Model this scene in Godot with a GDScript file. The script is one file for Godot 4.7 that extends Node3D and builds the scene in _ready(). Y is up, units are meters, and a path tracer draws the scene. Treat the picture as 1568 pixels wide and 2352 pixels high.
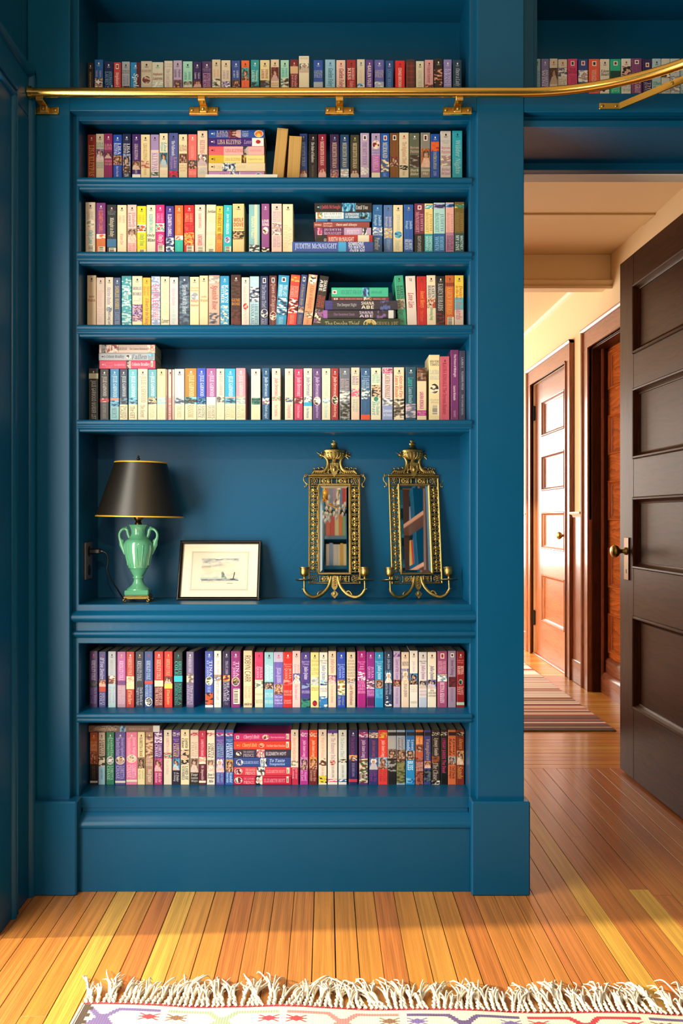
extends Node3D
# A painted built-in library: metres, y up; z = 0 is the pilaster face, the hall lies at -z, the room at +z.

const CAM := Vector3(0.0, 1.095, 2.42)
var MT := {}
var TX := {}
var count_of := {}
var R := RandomNumberGenerator.new()

class Mesher:
	var v := PackedVector3Array()
	var n := PackedVector3Array()
	var t := PackedVector2Array()

	func trin(a, b, c, na, nb, nc, ua = Vector2.ZERO, ub = Vector2.ZERO, uc = Vector2.ZERO):
		v.push_back(a); v.push_back(c); v.push_back(b)
		n.push_back(na); n.push_back(nc); n.push_back(nb)
		t.push_back(ua); t.push_back(uc); t.push_back(ub)

	func tri(a, b, c, ua = Vector2.ZERO, ub = Vector2.ZERO, uc = Vector2.ZERO):
		var m = (b - a).cross(c - a).normalized()
		trin(a, b, c, m, m, m, ua, ub, uc)

	func quad(a, b, c, d, ua = Vector2.ZERO, ub = Vector2.ZERO, uc = Vector2.ZERO, ud = Vector2.ZERO):
		tri(a, b, c, ua, ub, uc)
		tri(a, c, d, ua, uc, ud)

	func uvof(p, nn, g):
		var ax = 0
		var m = nn.abs()
		if m.y > m.x and m.y > m.z: ax = 1
		elif m.z > m.x: ax = 2
		var o = [0, 1, 2]
		o.erase(ax)
		if o[1] == g: o.reverse()
		return Vector2(p[o[0]], p[o[1]])

	func face(pts, center, g = 0):   # a flat convex face, turned away from center
		var nn = (pts[1] - pts[0]).cross(pts[2] - pts[0]).normalized()
		var mid = Vector3.ZERO
		for p in pts: mid += p
		mid /= pts.size()
		if nn.dot(mid - center) < 0:
			pts.reverse()
			nn = -nn
		for i in range(1, pts.size() - 1):
			trin(pts[0], pts[i], pts[i + 1], nn, nn, nn, uvof(pts[0], nn, g), uvof(pts[i], nn, g), uvof(pts[i + 1], nn, g))

	func box(c, s, b = 0.0, g = 0):
		var h = s * 0.5
		b = min(b, min(h.x, min(h.y, h.z)) * 0.95)
		for ax in 3:
			var p = (ax + 1) % 3
			var q = (ax + 2) % 3
			for sg in [-1.0, 1.0]:
				var pts = []
				for k in [[-1, -1], [1, -1], [1, 1], [-1, 1]]:
					var w = Vector3.ZERO
					w[ax] = sg * h[ax]
					w[p] = k[0] * (h[p] - b)
					w[q] = k[1] * (h[q] - b)
					pts.append(c + w)
				face(pts, c, g)
			if b > 0.0:
				for s1 in [-1.0, 1.0]:
					for s2 in [-1.0, 1.0]:
						var pts = []
						for e in [-1.0, 1.0]:
							var w = Vector3.ZERO
							w[ax] = e * (h[ax] - b); w[p] = s1 * h[p]; w[q] = s2 * (h[q] - b)
							var w2 = w
							w2[p] = s1 * (h[p] - b); w2[q] = s2 * h[q]
							if e < 0: pts.append(c + w); pts.append(c + w2)
							else: pts.append(c + w2); pts.append(c + w)
						face(pts, c, g)
		if b > 0.0:
			for sx in [-1.0, 1.0]:
				for sy in [-1.0, 1.0]:
					for sz in [-1.0, 1.0]:
						face([c + Vector3(sx * h.x, sy * (h.y - b), sz * (h.z - b)), c + Vector3(sx * (h.x - b), sy * h.y, sz * (h.z - b)), c + Vector3(sx * (h.x - b), sy * (h.y - b), sz * h.z)], c, g)

	func span(a, b, bev = 0.0, g = 0):   # a box from corner to corner
		box((a + b) * 0.5, (b - a).abs(), bev, g)

	func extrude(poly, o, ax, ay, az, crease = 0.6, caps = true):
		var p = PackedVector2Array(poly)
		var area = 0.0
		for i in p.size(): area += p[i].cross(p[(i + 1) % p.size()])
		if area < 0: p.reverse()
		if ax.cross(ay).dot(az) < 0: p.reverse()
		var flip = 1.0 if ax.cross(ay).dot(az) > 0 else -1.0
		var m = p.size()
		var nor = []
		for i in m:
			var e = p[(i + 1) % m] - p[i]
			nor.append(Vector2(e.y, -e.x).normalized() * flip)
		var run = 0.0
		var L = az.length()
		for i in m:
			var j = (i + 1) % m
			var n0 = nor[i]
			var n1 = nor[i]
			var pr = nor[(i + m - 1) % m]
			var nx = nor[j]
			if pr.dot(n0) > crease: n0 = (pr + n0).normalized()
			if nx.dot(n1) > crease: n1 = (nx + n1).normalized()
			var a = o + ax * p[i].x + ay * p[i].y
			var b = o + ax * p[j].x + ay * p[j].y
			var d = a + az
			var c = b + az
			var N0 = (ax * n0.x + ay * n0.y).normalized()
			var N1 = (ax * n1.x + ay * n1.y).normalized()
			var ln = (b - a).length()
			trin(a, b, c, N0, N1, N1, Vector2(0, run), Vector2(0, run + ln), Vector2(L, run + ln))
			trin(a, c, d, N0, N1, N0, Vector2(0, run), Vector2(L, run + ln), Vector2(L, run))
			run += ln
		if caps:
			var ix = Geometry2D.triangulate_polygon(p)
			var N = az.normalized()
			for k in range(0, ix.size(), 3):
				var A = p[ix[k]]
				var B = p[ix[k + 1]]
				var C = p[ix[k + 2]]
				if (B - A).cross(C - A) * flip < 0:
					var sw = B; B = C; C = sw
				var a = o + ax * A.x + ay * A.y
				var b = o + ax * B.x + ay * B.y
				var c = o + ax * C.x + ay * C.y
				trin(a + az, b + az, c + az, N, N, N, A, B, C)
				trin(a, c, b, -N, -N, -N, A, C, B)

	func lathe(prof, o = Vector3.ZERO, seg = 32, sx = 1.0, sz = 1.0, crease = 0.55, lobes = 0, lobe = 0.0):
		var m = prof.size()
		var sn = []
		for i in m - 1:
			var e = prof[i + 1] - prof[i]
			sn.append(Vector2(e.y, -e.x).normalized())
		var run = 0.0
		for i in m - 1:
			var n0 = sn[i]
			var n1 = sn[i]
			if i > 0 and sn[i - 1].dot(n0) > crease: n0 = (n0 + sn[i - 1]).normalized()
			if i < m - 2 and sn[i + 1].dot(n1) > crease: n1 = (n1 + sn[i + 1]).normalized()
			var ln = (prof[i + 1] - prof[i]).length()
			for k in seg:
				var P = []
				var N = []
				for q in [[k, i], [k + 1, i], [k + 1, i + 1], [k, i + 1]]:
					var th = TAU * q[0] / seg
					var f = 1.0 + (lobe * cos(lobes * th) if lobes > 0 else 0.0)
					var pp = prof[q[1]]
					var nn = n0 if q[1] == i else n1
					P.append(o + Vector3(cos(th) * pp.x * sx * f, pp.y, -sin(th) * pp.x * sz * f))
					N.append(Vector3(cos(th) * nn.x / sx, nn.y, -sin(th) * nn.x / sz).normalized())
				var u0 = float(k) / seg
				var u1 = float(k + 1) / seg
				if prof[i].x > 1e-6: trin(P[0], P[1], P[2], N[0], N[1], N[2], Vector2(u0, run), Vector2(u1, run), Vector2(u1, run + ln))
				if prof[i + 1].x > 1e-6: trin(P[0], P[2], P[3], N[0], N[2], N[3], Vector2(u0, run), Vector2(u1, run + ln), Vector2(u0, run + ln))
			run += ln

	func tube(path, rad, seg = 8, flat = 1.0, side = Vector3.ZERO):
		var m = path.size()
		var rings = []
		var ns = []
		var up = Vector3(0.13, 0.31, 0.94) if side == Vector3.ZERO else side
		for i in m:
			var d = (path[min(i + 1, m - 1)] - path[max(i - 1, 0)]).normalized()
			var bx = (up - d * up.dot(d))
			if bx.length() < 1e-4: bx = d.cross(Vector3(0.7, 0.1, 0.7))
			bx = bx.normalized()
			if side == Vector3.ZERO: up = bx
			var by = d.cross(bx).normalized()
			var r = rad if rad is float else rad[i]
			var ring = []
			var nr = []
			for k in seg:
				var th = TAU * k / seg
				ring.append(path[i] + (bx * cos(th) * flat + by * sin(th)) * r)
				nr.append((bx * cos(th) / flat + by * sin(th)).normalized())
			rings.append(ring)
			ns.append(nr)
		for i in m - 1:
			for k in seg:
				var j = (k + 1) % seg
				trin(rings[i][k], rings[i][j], rings[i + 1][j], ns[i][k], ns[i][j], ns[i + 1][j], Vector2(float(k) / seg, i), Vector2(float(k + 1) / seg, i), Vector2(float(k + 1) / seg, i + 1))
				trin(rings[i][k], rings[i + 1][j], rings[i + 1][k], ns[i][k], ns[i + 1][j], ns[i + 1][k], Vector2(float(k) / seg, i), Vector2(float(k + 1) / seg, i + 1), Vector2(float(k) / seg, i + 1))
		for k in range(1, seg - 1):
			tri(rings[0][0], rings[0][k + 1], rings[0][k])
			tri(rings[m - 1][0], rings[m - 1][k], rings[m - 1][k + 1])

	func ball(c, r, seg = 10, rings = 6):
		for i in rings:
			for k in seg:
				var P = []
				var N = []
				for q in [[k, i], [k + 1, i], [k + 1, i + 1], [k, i + 1]]:
					var th = TAU * q[0] / seg
					var ph = -PI / 2 + PI * q[1] / rings
					var d = Vector3(cos(th) * cos(ph), sin(ph), -sin(th) * cos(ph))
					P.append(c + d * r)
					N.append((d / r).normalized())
				if i > 0: trin(P[0], P[1], P[2], N[0], N[1], N[2])
				if i < rings - 1: trin(P[0], P[2], P[3], N[0], N[2], N[3])

	func add(o, xf):   # another mesher's triangles, moved
		for i in o.v.size():
			v.push_back(xf * o.v[i])
			n.push_back((xf.basis * o.n[i]).normalized())
			t.push_back(o.t[i])
		if xf.basis.determinant() < 0:
			for i in range(v.size() - o.v.size(), v.size(), 3):
				var a = v[i]; v[i] = v[i + 1]; v[i + 1] = a
				a = n[i]; n[i] = n[i + 1]; n[i + 1] = a
				var b = t[i]; t[i] = t[i + 1]; t[i + 1] = b

	func mesh():
		var a = []
		a.resize(Mesh.ARRAY_MAX)
		a[Mesh.ARRAY_VERTEX] = v
		a[Mesh.ARRAY_NORMAL] = n
		a[Mesh.ARRAY_TEX_UV] = t
		var m = ArrayMesh.new()
		m.add_surface_from_arrays(Mesh.PRIMITIVE_TRIANGLES, a)
		return m

func curve(pts, n = 12):   # a smooth path through points
	var out = []
	var m = pts.size()
	for i in m - 1:
		var a = pts[max(i - 1, 0)]
		var b = pts[i]
		var c = pts[i + 1]
		var d = pts[min(i + 2, m - 1)]
		for k in n:
			out.append(b.cubic_interpolate(c, a, d, float(k) / n))
	out.append(pts[m - 1])
	return out

func numbered(called):
	var k = count_of.get(called, 0)
	count_of[called] = k + 1
	return called if k == 0 else "%s_%03d" % [called, k]

func tag(o, label, category = "", group = "", kind = ""):
	if label: o.set_meta("label", label)
	if category: o.set_meta("category", category)
	if group: o.set_meta("group", group)
	if kind: o.set_meta("kind", kind)
	return o

func thing(called, label, category, at = Vector3.ZERO, group = "", kind = ""):
	var o = Node3D.new()
	o.name = numbered(called)
	add_child(o)
	o.position = at
	return tag(o, label, category, group, kind)

func part(parent, called, ms, m, at = Vector3.ZERO, label = ""):
	var o = MeshInstance3D.new()
	o.name = called if parent != self else numbered(called)
	o.mesh = ms.mesh() if ms is Mesher else ms
	o.material_override = m
	o.position = at
	parent.add_child(o, true)
	if label: o.set_meta("label", label)
	return o

func structure(called, ms, m, label):
	var o = part(self, called, ms, m)
	return tag(o, label, "", "", "structure")

func bx(a, b, bev = 0.0, g = 0):
	var m = Mesher.new()
	m.span(a, b, bev, g)
	return m

func V(x, y, z): return Vector3(x, y, z)

# ---------------------------------------------------------------- materials
func mat(called, col, rough = 0.5, metal = 0.0):
	var m = StandardMaterial3D.new()
	m.resource_name = called
	m.albedo_color = Color.html(col) if col is String else col
	m.roughness = rough
	m.metallic = metal
	MT[called] = m
	return m

func noise_tex(called, size, freq, octs, lo, hi, normal = false):
	var f = FastNoiseLite.new()
	f.seed = called.hash() % 1000
	f.frequency = freq
	f.fractal_octaves = octs
	var im = Image.create(size, size, false, Image.FORMAT_RGB8)
	for y in size:
		for x in size:
			# four taps blended so that the edges meet
			var a = float(x) / size
			var b = float(y) / size
			var q = lerp(lerp(f.get_noise_2d(x, y), f.get_noise_2d(x - size, y), a), lerp(f.get_noise_2d(x, y - size), f.get_noise_2d(x - size, y - size), a), b)
			var g = lerp(lo, hi, clamp(q * 0.9 + 0.5, 0, 1))
			im.set_pixel(x, y, Color(g, g, g))
	TX[called] = ImageTexture.create_from_image(im)
	return TX[called]

func grain_tex(called, seed_, lines, contrast, wander, w = 512, h = 256):
	# wood: u runs along the grain, v across it
	var f = FastNoiseLite.new()
	f.seed = seed_
	f.frequency = 1.0
	f.fractal_octaves = 3
	var im = Image.create(w, h, false, Image.FORMAT_RGB8)
	for y in h:
		for x in w:
			var u = float(x) / w
			var vv = float(y) / h
			var cu = Vector2(cos(u * TAU), sin(u * TAU)) * 0.32
			var bend = f.get_noise_3d(cu.x, cu.y, vv * 2.2) * wander
			var ring = fposmod((vv + bend) * lines, 1.0)
			var late = pow(ring, 3.0)
			var fine = f.get_noise_3d(cu.x * 3.0, cu.y * 3.0, vv * 140.0)
			var tone = f.get_noise_3d(cu.x * 0.8, cu.y * 0.8, vv * 5.0 + 9.0)
			var g = clamp(0.93 - late * contrast + fine * 0.1 + tone * 0.16, 0.0, 1.0)
			im.set_pixel(x, y, Color(g, g * (0.985 - late * contrast * 0.12), g * (0.96 - late * contrast * 0.2)))
	TX[called] = ImageTexture.create_from_image(im)
	return TX[called]

func wood(called, col, tex, rough, scale, coat = 0.0):
	var m = mat(called, col, rough)
	m.albedo_texture = TX[tex]
	m.uv1_scale = Vector3(scale.x, scale.y, 1)
	m.texture_filter = BaseMaterial3D.TEXTURE_FILTER_LINEAR_WITH_MIPMAPS_ANISOTROPIC
	if coat > 0.0:
		m.clearcoat_enabled = true
		m.clearcoat = coat
		m.clearcoat_roughness = 0.12
	return m

func make_materials():
	noise_tex("paint_grain", 256, 0.05, 4, 0.0, 1.0)
	var p = mat("blue_paint", "044b70", 0.34)
	p.metallic_specular = 0.33
	p.heightmap_enabled = true
	p.heightmap_texture = TX["paint_grain"]
	p.heightmap_scale = 0.02
	p.uv1_triplanar = true
	p.uv1_world_triplanar = true
	p.uv1_scale = Vector3(3, 3, 3)
	grain_tex("fir_grain", 11, 22.0, 0.17, 0.05)
	grain_tex("fir_wide", 12, 13.0, 0.13, 0.08)
	grain_tex("door_grain", 14, 9.0, 0.22, 0.2)
	var tones = ["c4863c", "d0a24a", "b46e38", "bd7c3c", "c88e42", "b9743a"]
	for i in tones.size():
		wood("plank_%d" % i, tones[i], "fir_grain" if i % 2 == 0 else "fir_wide", 0.34, Vector2(1.1, 13.0), 0.25)
	mat("floor_gap", "1c0f08", 0.9)
	wood("dark_door", "42200f", "door_grain", 0.32, Vector2(1.6, 4.0), 0.0)
	MT["dark_door"].metallic_specular = 0.22
	wood("hall_wood", "8c4c2a", "door_grain", 0.38, Vector2(1.6, 4.0), 0.2)
	wood("orange_wood", "cc6c2c", "door_grain", 0.3, Vector2(1.6, 4.0), 0.4)
	mat("cream_plaster", "e2caa2", 0.75)
	mat("white_trim", "efe4d2", 0.4)
	mat("brass", "e0a83e", 0.2, 1.0)
	mat("polished_brass", "e0b962", 0.24, 1.0)
	var ab = mat("antique_brass", "a18a50", 0.34, 1.0)
	ab.heightmap_enabled = true
	ab.heightmap_texture = TX["paint_grain"]
	ab.heightmap_scale = 0.05
	ab.uv1_triplanar = true
	ab.uv1_scale = Vector3(30, 30, 30)
	mat("old_bronze", "6a5230", 0.35, 1.0)
	var mi = mat("mirror_silver", "f4f6f6", 0.015, 1.0)
	mi.metallic_specular = 1.0
	mat("black_iron", "1a1512", 0.45, 0.6)
	mat("page_paper", "e3cfa4", 0.85)
	mat("old_paper", "d2a868", 0.85)
	mat("shade_black", "17140f", 0.38)
	mat("gold_trim", "d9a421", 0.45, 0.3)
	var c = mat("celadon", "5aa07c", 0.1)
	c.clearcoat_enabled = true
	c.clearcoat = 0.6
	c.clearcoat_roughness = 0.04
	mat("frame_black", "14100e", 0.25)
	mat("mat_board", "ece3c4", 0.8)
	mat("bronze_plate", "86706a", 0.4, 0.5)
	mat("bakelite", "120e0c", 0.4)
	mat("fringe_wool", "dccfb8", 0.9)
	mat("ladder_wood", "543a30", 0.5)
	mat("crystal_glow", "fff4e0", 0.1)
	MT["crystal_glow"].emission_enabled = true
	MT["crystal_glow"].emission = Color(1.0, 0.93, 0.8)
	MT["crystal_glow"].emission_energy_multiplier = 3.0
	var cc = mat("clear_crystal", "fbfbf8", 0.08, 0.0)
	cc.metallic_specular = 1.0
	var g = mat("clear_glass", Color(1, 1, 1, 0.05), 0.02)
	g.transparency = BaseMaterial3D.TRANSPARENCY_ALPHA

func _ready():
	R.seed = 41
	# ---- camera: level, a lens shifted a little to the right and up
	var cam = Camera3D.new()
	cam.name = "camera"
	cam.projection = Camera3D.PROJECTION_FRUSTUM
	cam.near = 0.1
	cam.far = 60.0
	cam.size = 2.0 * 1176.0 / 1900.0 * 0.1
	cam.frustum_offset = Vector2(36.0, 14.0) / 1900.0 * 0.1
	cam.position = CAM
	add_child(cam)
	cam.current = true
	# ---- sky and exposure
	var we = WorldEnvironment.new()
	we.name = "world"
	var env = Environment.new()
	env.background_mode = Environment.BG_SKY
	var sm = ProceduralSkyMaterial.new()
	sm.sky_top_color = Color(0.55, 0.70, 0.95)
	sm.sky_horizon_color = Color(0.92, 0.94, 0.97)
	sm.ground_bottom_color = Color(0.30, 0.32, 0.28)
	sm.ground_horizon_color = Color(0.62, 0.64, 0.62)
	sm.sky_energy_multiplier = 2.0
	var sk = Sky.new()
	sk.sky_material = sm
	env.sky = sk
	env.tonemap_mode = Environment.TONE_MAPPER_LINEAR
	env.tonemap_exposure = EXPOSURE
	env.sdfgi_enabled = true
	env.ssao_enabled = true
	env.ssil_enabled = true
	we.environment = env
	add_child(we)
	# ---- daylight standing in the window and door openings
	daylight("daylight_from_garden_door", V(-1.02, 1.22, 0.79), V(1, 0, 0), 0.98, 1.9, Color(1.0, 0.96, 0.88), L_DOOR)
	daylight("daylight_from_rear_window", V(-0.49, 1.62, 3.5), V(0.05, -0.1, -1), 0.68, 1.35, Color(1.0, 0.96, 0.9), L_REAR)
	daylight("daylight_from_hall_window", V(0.4, 1.5, -7.1), V(0.05, -0.05, 1), 1.7, 1.9, Color(1.0, 0.95, 0.9), L_HALL)
	daylight("daylight_from_side_window", V(-1.12, 1.5, -3.9), V(1, -0.1, 0), 1.3, 1.5, Color(1.0, 0.95, 0.88), L_SIDE)
	var sun = DirectionalLight3D.new()
	sun.name = "sun"
	sun.light_color = Color(1.0, 0.92, 0.74)
	sun.light_energy = SUN
	sun.light_angular_distance = 2.0
	sun.shadow_enabled = true
	add_child(sun)
	sun.look_at_from_position(V(-5, 4, 0.5), V(-5, 4, 0.5) + V(1.0, -0.37, -0.05), Vector3.UP)
	make_materials()
	build_room()
	build_hall()
	build_bookcase()
	build_rail()
	build_books()
	build_niche()
	build_rug()
	build_behind()

const EXPOSURE := 0.12
const SUN := 30.0
const L_DOOR := 66.0
const L_REAR := 10.0
const L_HALL := 125.0
const L_SIDE := 62.0
const L_CHAND := 12.0

func daylight(called, at, towards, w, h, col, e):
	var l = AreaLight3D.new()
	l.name = called
	l.area_size = Vector2(w, h)
	l.light_color = col
	l.light_energy = e
	l.shadow_enabled = true
	l.area_range = 20.0
	l.area_attenuation = 2.0
	add_child(l)
	l.position = at
	l.look_at_from_position(at, at + towards, Vector3.UP)

# ---------------------------------------------------------------- the room shell
func planks(parent, along_z, a0, a1, b0, b1, wide, first, tone_of, y = 0.0):
	# boards run between a0 and a1, laid side by side from b0 to b1; first = where one joint lies
	var k0 = int(floor((b0 - first) / wide))
	var k1 = int(ceil((b1 - first) / wide))
	for k in range(k0, k1):
		var lo = max(b0, first + k * wide)
		var hi = min(b1, first + (k + 1) * wide)
		if hi - lo < 0.008: continue
		var cuts = [a0]
		var c = a0 + R.randf_range(0.5, 1.9)
		while c < a1 - 0.3:
			cuts.append(c)
			c += R.randf_range(1.3, 2.4)
		if along_z and k == 15: cuts = [a0, -0.02]
		cuts.append(a1)
		for i in cuts.size() - 1:
			var m = Mesher.new()
			var g = R.randf_range(0.0006, 0.0016)
			var mid = (cuts[i] + cuts[i + 1]) * 0.5
			var ln = cuts[i + 1] - cuts[i] - 0.0008
			var w2 = hi - lo - g * 2.0
			var dy = R.randf_range(-0.0003, 0.0003)
			var ctr = V((lo + hi) * 0.5, y - 0.009 + dy, mid) if along_z else V(mid, y - 0.009 + dy, (lo + hi) * 0.5)
			m.box(Vector3.ZERO, V(w2, 0.018, ln) if along_z else V(ln, 0.018, w2), 0.0004, 2 if along_z else 0)
			var off = Vector2(R.randf(), R.randf())
			for q in m.t.size(): m.t[q] += off
			part(parent, "plank", m, MT["plank_%d" % tone_of[posmod(k * 7 + i * 3, tone_of.size())] if not (along_z and (k == -11 or k == -8 or k == 12 or (k == 15 and i == 1))) else "plank_1"], ctr)

func casing_part(parent, a, b, bev = 0.003):
	part(parent, "casing_board", bx(a, b, bev), MT.blue_paint)

func build_room():
	var blue = MT.blue_paint
	# floor: a dark bed with fir boards on it, running towards the hall
	var bed = Mesher.new()
	bed.span(V(-0.87, -0.06, 0.0), V(1.36, -0.0182, 3.5))
	bed.span(V(0.5, -0.06, -1.2), V(1.7, -0.0182, 0.0))
	var fl = structure("floor", bed, MT.floor_gap, "narrow fir floor boards in front of the blue bookcase")
	var tones = [0, 3, 0, 5, 0, 3, 4, 0, 3, 5, 0]
	planks(fl, true, -0.02, 3.5, -0.874, 0.58, 0.0579, 0.024, tones)
	planks(fl, true, -1.2, 3.5, 0.58, 1.66, 0.0579, 0.024, [2, 5, 3, 2, 5, 3])
	# left wall with the garden door opening
	var wl = Mesher.new()
	wl.span(V(-1.0, -0.06, -0.3), V(-0.874, 2.95, 0.268))
	wl.span(V(-1.0, 2.25, 0.268), V(-0.874, 2.95, 1.28))
	wl.span(V(-1.0, -0.06, 1.28), V(-0.874, 2.95, 3.62))
	structure("wall_left", wl, blue, "blue painted side wall beside the bookcase")
	var dc = thing("trim_1", "blue moulded casing round the opening in the side wall", "", Vector3.ZERO, "", "structure")
	for z in [[0.012, 0.260], [1.285, 1.43]]:
		casing_part(dc, V(-0.876, 0.0, z[0] + 0.004), V(-0.856, 2.25, z[1]))
	casing_part(dc, V(-0.876, 2.25, 0.016), V(-0.856, 2.385, 1.43))
	# backband and inner bead, mitred round the opening
	for s in [[0.010, 2.393, 0.026, 0.034], [0.128, 2.283, 0.012, 0.026], [0.150, 2.262, 0.016, 0.030]]:
		var prof = [Vector2(0, 0), Vector2(s[2], 0), Vector2(s[2], s[3] - 0.008), Vector2(s[2] * 0.6, s[3]), Vector2(s[2] * 0.25, s[3]), Vector2(0, s[3] - 0.006)]
		var m1 = Mesher.new()
		m1.extrude(prof, V(-0.876, 0.0, s[0]), V(0, 0, 1), V(1, 0, 0), V(0, s[1], 0))
		part(dc, "bead", m1, blue)
		var m2 = Mesher.new()
		m2.extrude(prof, V(-0.876, s[1], s[0]), V(0, -1, 0), V(1, 0, 0), V(0, 0, 1.43 - s[0] * 2))
		part(dc, "bead", m2, blue)
	# the other walls and the ceiling
	var wr = Mesher.new()
	wr.span(V(1.30, -0.06, -0.30), V(1.66, 2.95, 0.05))
	wr.span(V(1.52, -0.06, 0.05), V(1.66, 2.95, 3.62))
	structure("wall_right", wr, blue, "blue wall behind the side bookcase")
	var wb = Mesher.new()
	wb.span(V(-1.0, -0.06, 3.5), V(-0.84, 2.95, 3.62))
	wb.span(V(-0.84, -0.06, 3.5), V(-0.14, 0.9, 3.62))
	wb.span(V(-0.84, 2.35, 3.5), V(-0.14, 2.95, 3.62))
	wb.span(V(-0.14, -0.06, 3.5), V(1.66, 2.95, 3.62))
	structure("wall_rear", wb, blue, "blue wall behind the viewer with a window")
	structure("ceiling", bx(V(-1.0, 2.95, -0.3), V(1.66, 3.05, 3.62)), MT.cream_plaster, "cream plaster ceiling of the library")

# ---------------------------------------------------------------- doors
func moulded_panel(door, x0, x1, y0, y1, zf, m):
	# a recessed flat panel with a bolection moulding round it
	part(door, "panel", bx(V(x0 - 0.005, y0 - 0.005, zf - 0.026), V(x1 + 0.005, y1 + 0.005, zf - 0.016), 0.0, 0), m)
	var prof = [Vector2(0, -0.017), Vector2(0, 0.004), Vector2(0.004, 0.008), Vector2(0.010, 0.007), Vector2(0.013, 0.001), Vector2(0.018, -0.004), Vector2(0.022, -0.011), Vector2(0.027, -0.012), Vector2(0.028, -0.017)]
	var mm = Mesher.new()
	mm.extrude(prof, V(x0, y0, zf), V(0, 1, 0), V(0, 0, 1), V(x1 - x0, 0, 0))
	mm.extrude(prof, V(x0, y1, zf), V(0, -1, 0), V(0, 0, 1), V(x1 - x0, 0, 0))
	mm.extrude(prof, V(x0, y0, zf), V(1, 0, 0), V(0, 0, 1), V(0, y1 - y0, 0))
	mm.extrude(prof, V(x1, y0, zf), V(-1, 0, 0), V(0, 0, 1), V(0, y1 - y0, 0))
	part(door, "panel_moulding", mm, m)

func panel_door(door, W, H, T, st0, st1, rows, m):
	# face on +z; rows = [[y0, y1] ...] of the panels
	var z0 = -T
	part(door, "stile", bx(V(0, 0, z0), V(st0, H, 0), 0.002, 1), m)
	part(door, "stile", bx(V(W - st1, 0, z0), V(W, H, 0), 0.002, 1), m)
	var ys = [0.0]
	for r in rows: ys.append_array(r)
	ys.append(H)
	for i in range(0, ys.size(), 2):
		part(door, "rail", bx(V(st0, ys[i], z0), V(W - st1, ys[i + 1], -0.0004), 0.001, 0), m)
	for r in rows: moulded_panel(door, st0, W - st1, r[0], r[1], 0.0, m)

func door_knob(parent, at, ms):
	var pl = Mesher.new()
	pl.box(V(0, -0.032, 0.0025), V(0.052, 0.18, 0.005), 0.002)
	part(parent, "lock_plate", pl, MT.old_bronze, at)
	var k = Mesher.new()
	var pr = [Vector2(0.0001, 0.0), Vector2(0.016, 0.0), Vector2(0.016, 0.006), Vector2(0.009, 0.011), Vector2(0.0085, 0.022), Vector2(0.012, 0.028), Vector2(0.022, 0.036), Vector2(0.027, 0.045), Vector2(0.026, 0.055), Vector2(0.018, 0.063), Vector2(0.0001, 0.066)]
	k.lathe(pr, Vector3.ZERO, 20)
	var kk = Mesher.new()
	kk.add(k, Transform3D(Basis(Vector3.RIGHT, PI / 2), V(0, 0, 0.005)))
	part(parent, "knob", kk, ms, at)
	var kh = Mesher.new()
	kh.box(V(0, -0.085, 0.0053), V(0.006, 0.018, 0.001), 0.0)
	part(parent, "keyhole", kh, MT.black_iron, at)

func wall_door_frame(owner, z_far, z_near, xw, m):
	# casing on the hall's right wall round an opening from z_far to z_near (both negative), 2.17 high
	var cw = 0.125
	for s in [[z_far - cw, z_far, 1.0], [z_near, z_near + cw, -1.0]]:
		part(owner, "casing", bx(V(xw - 0.022, 0, s[0]), V(xw + 0.001, 2.17 + 0.001, s[1]), 0.003, 1), m)
		var b = Mesher.new()
		var out = s[0] if s[2] > 0 else s[1]
		b.extrude([Vector2(0, 0), Vector2(0.03, 0), Vector2(0.03, 0.01), Vector2(0.02, 0.022), Vector2(0, 0.022)], V(xw - 0.005, 0, out - 0.004 * s[2]), V(-1, 0, 0), V(0, 0, s[2]), V(0, 2.30, 0))
		b.extrude([Vector2(0, 0), Vector2(0.026, 0), Vector2(0.026, 0.012), Vector2(0, 0.016)], V(xw - 0.005, 0, (s[1] if s[2] > 0 else s[0])), V(-1, 0, 0), V(0, 0, -s[2]), V(0, 2.17, 0))
		part(owner, "backband", b, m)
	part(owner, "casing", bx(V(xw - 0.022, 2.17, z_far - cw), V(xw + 0.001, 2.30, z_near + cw), 0.003, 2), m)
	var t = Mesher.new()
	t.extrude([Vector2(0, 0), Vector2(0.034, 0), Vector2(0.034, 0.012), Vector2(0.02, 0.024), Vector2(0, 0.024)], V(xw - 0.005, 2.305, z_far - cw - 0.004), V(-1, 0, 0), V(0, -1, 0), V(0, 0, z_near - z_far + 2 * cw + 0.008))
	t.extrude([Vector2(0, 0), Vector2(0.026, 0), Vector2(0.026, 0.012), Vector2(0, 0.016)], V(xw - 0.005, 2.17, z_far), V(-1, 0, 0), V(0, 1, 0), V(0, 0, z_near - z_far))
	part(owner, "backband", t, m)

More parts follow.
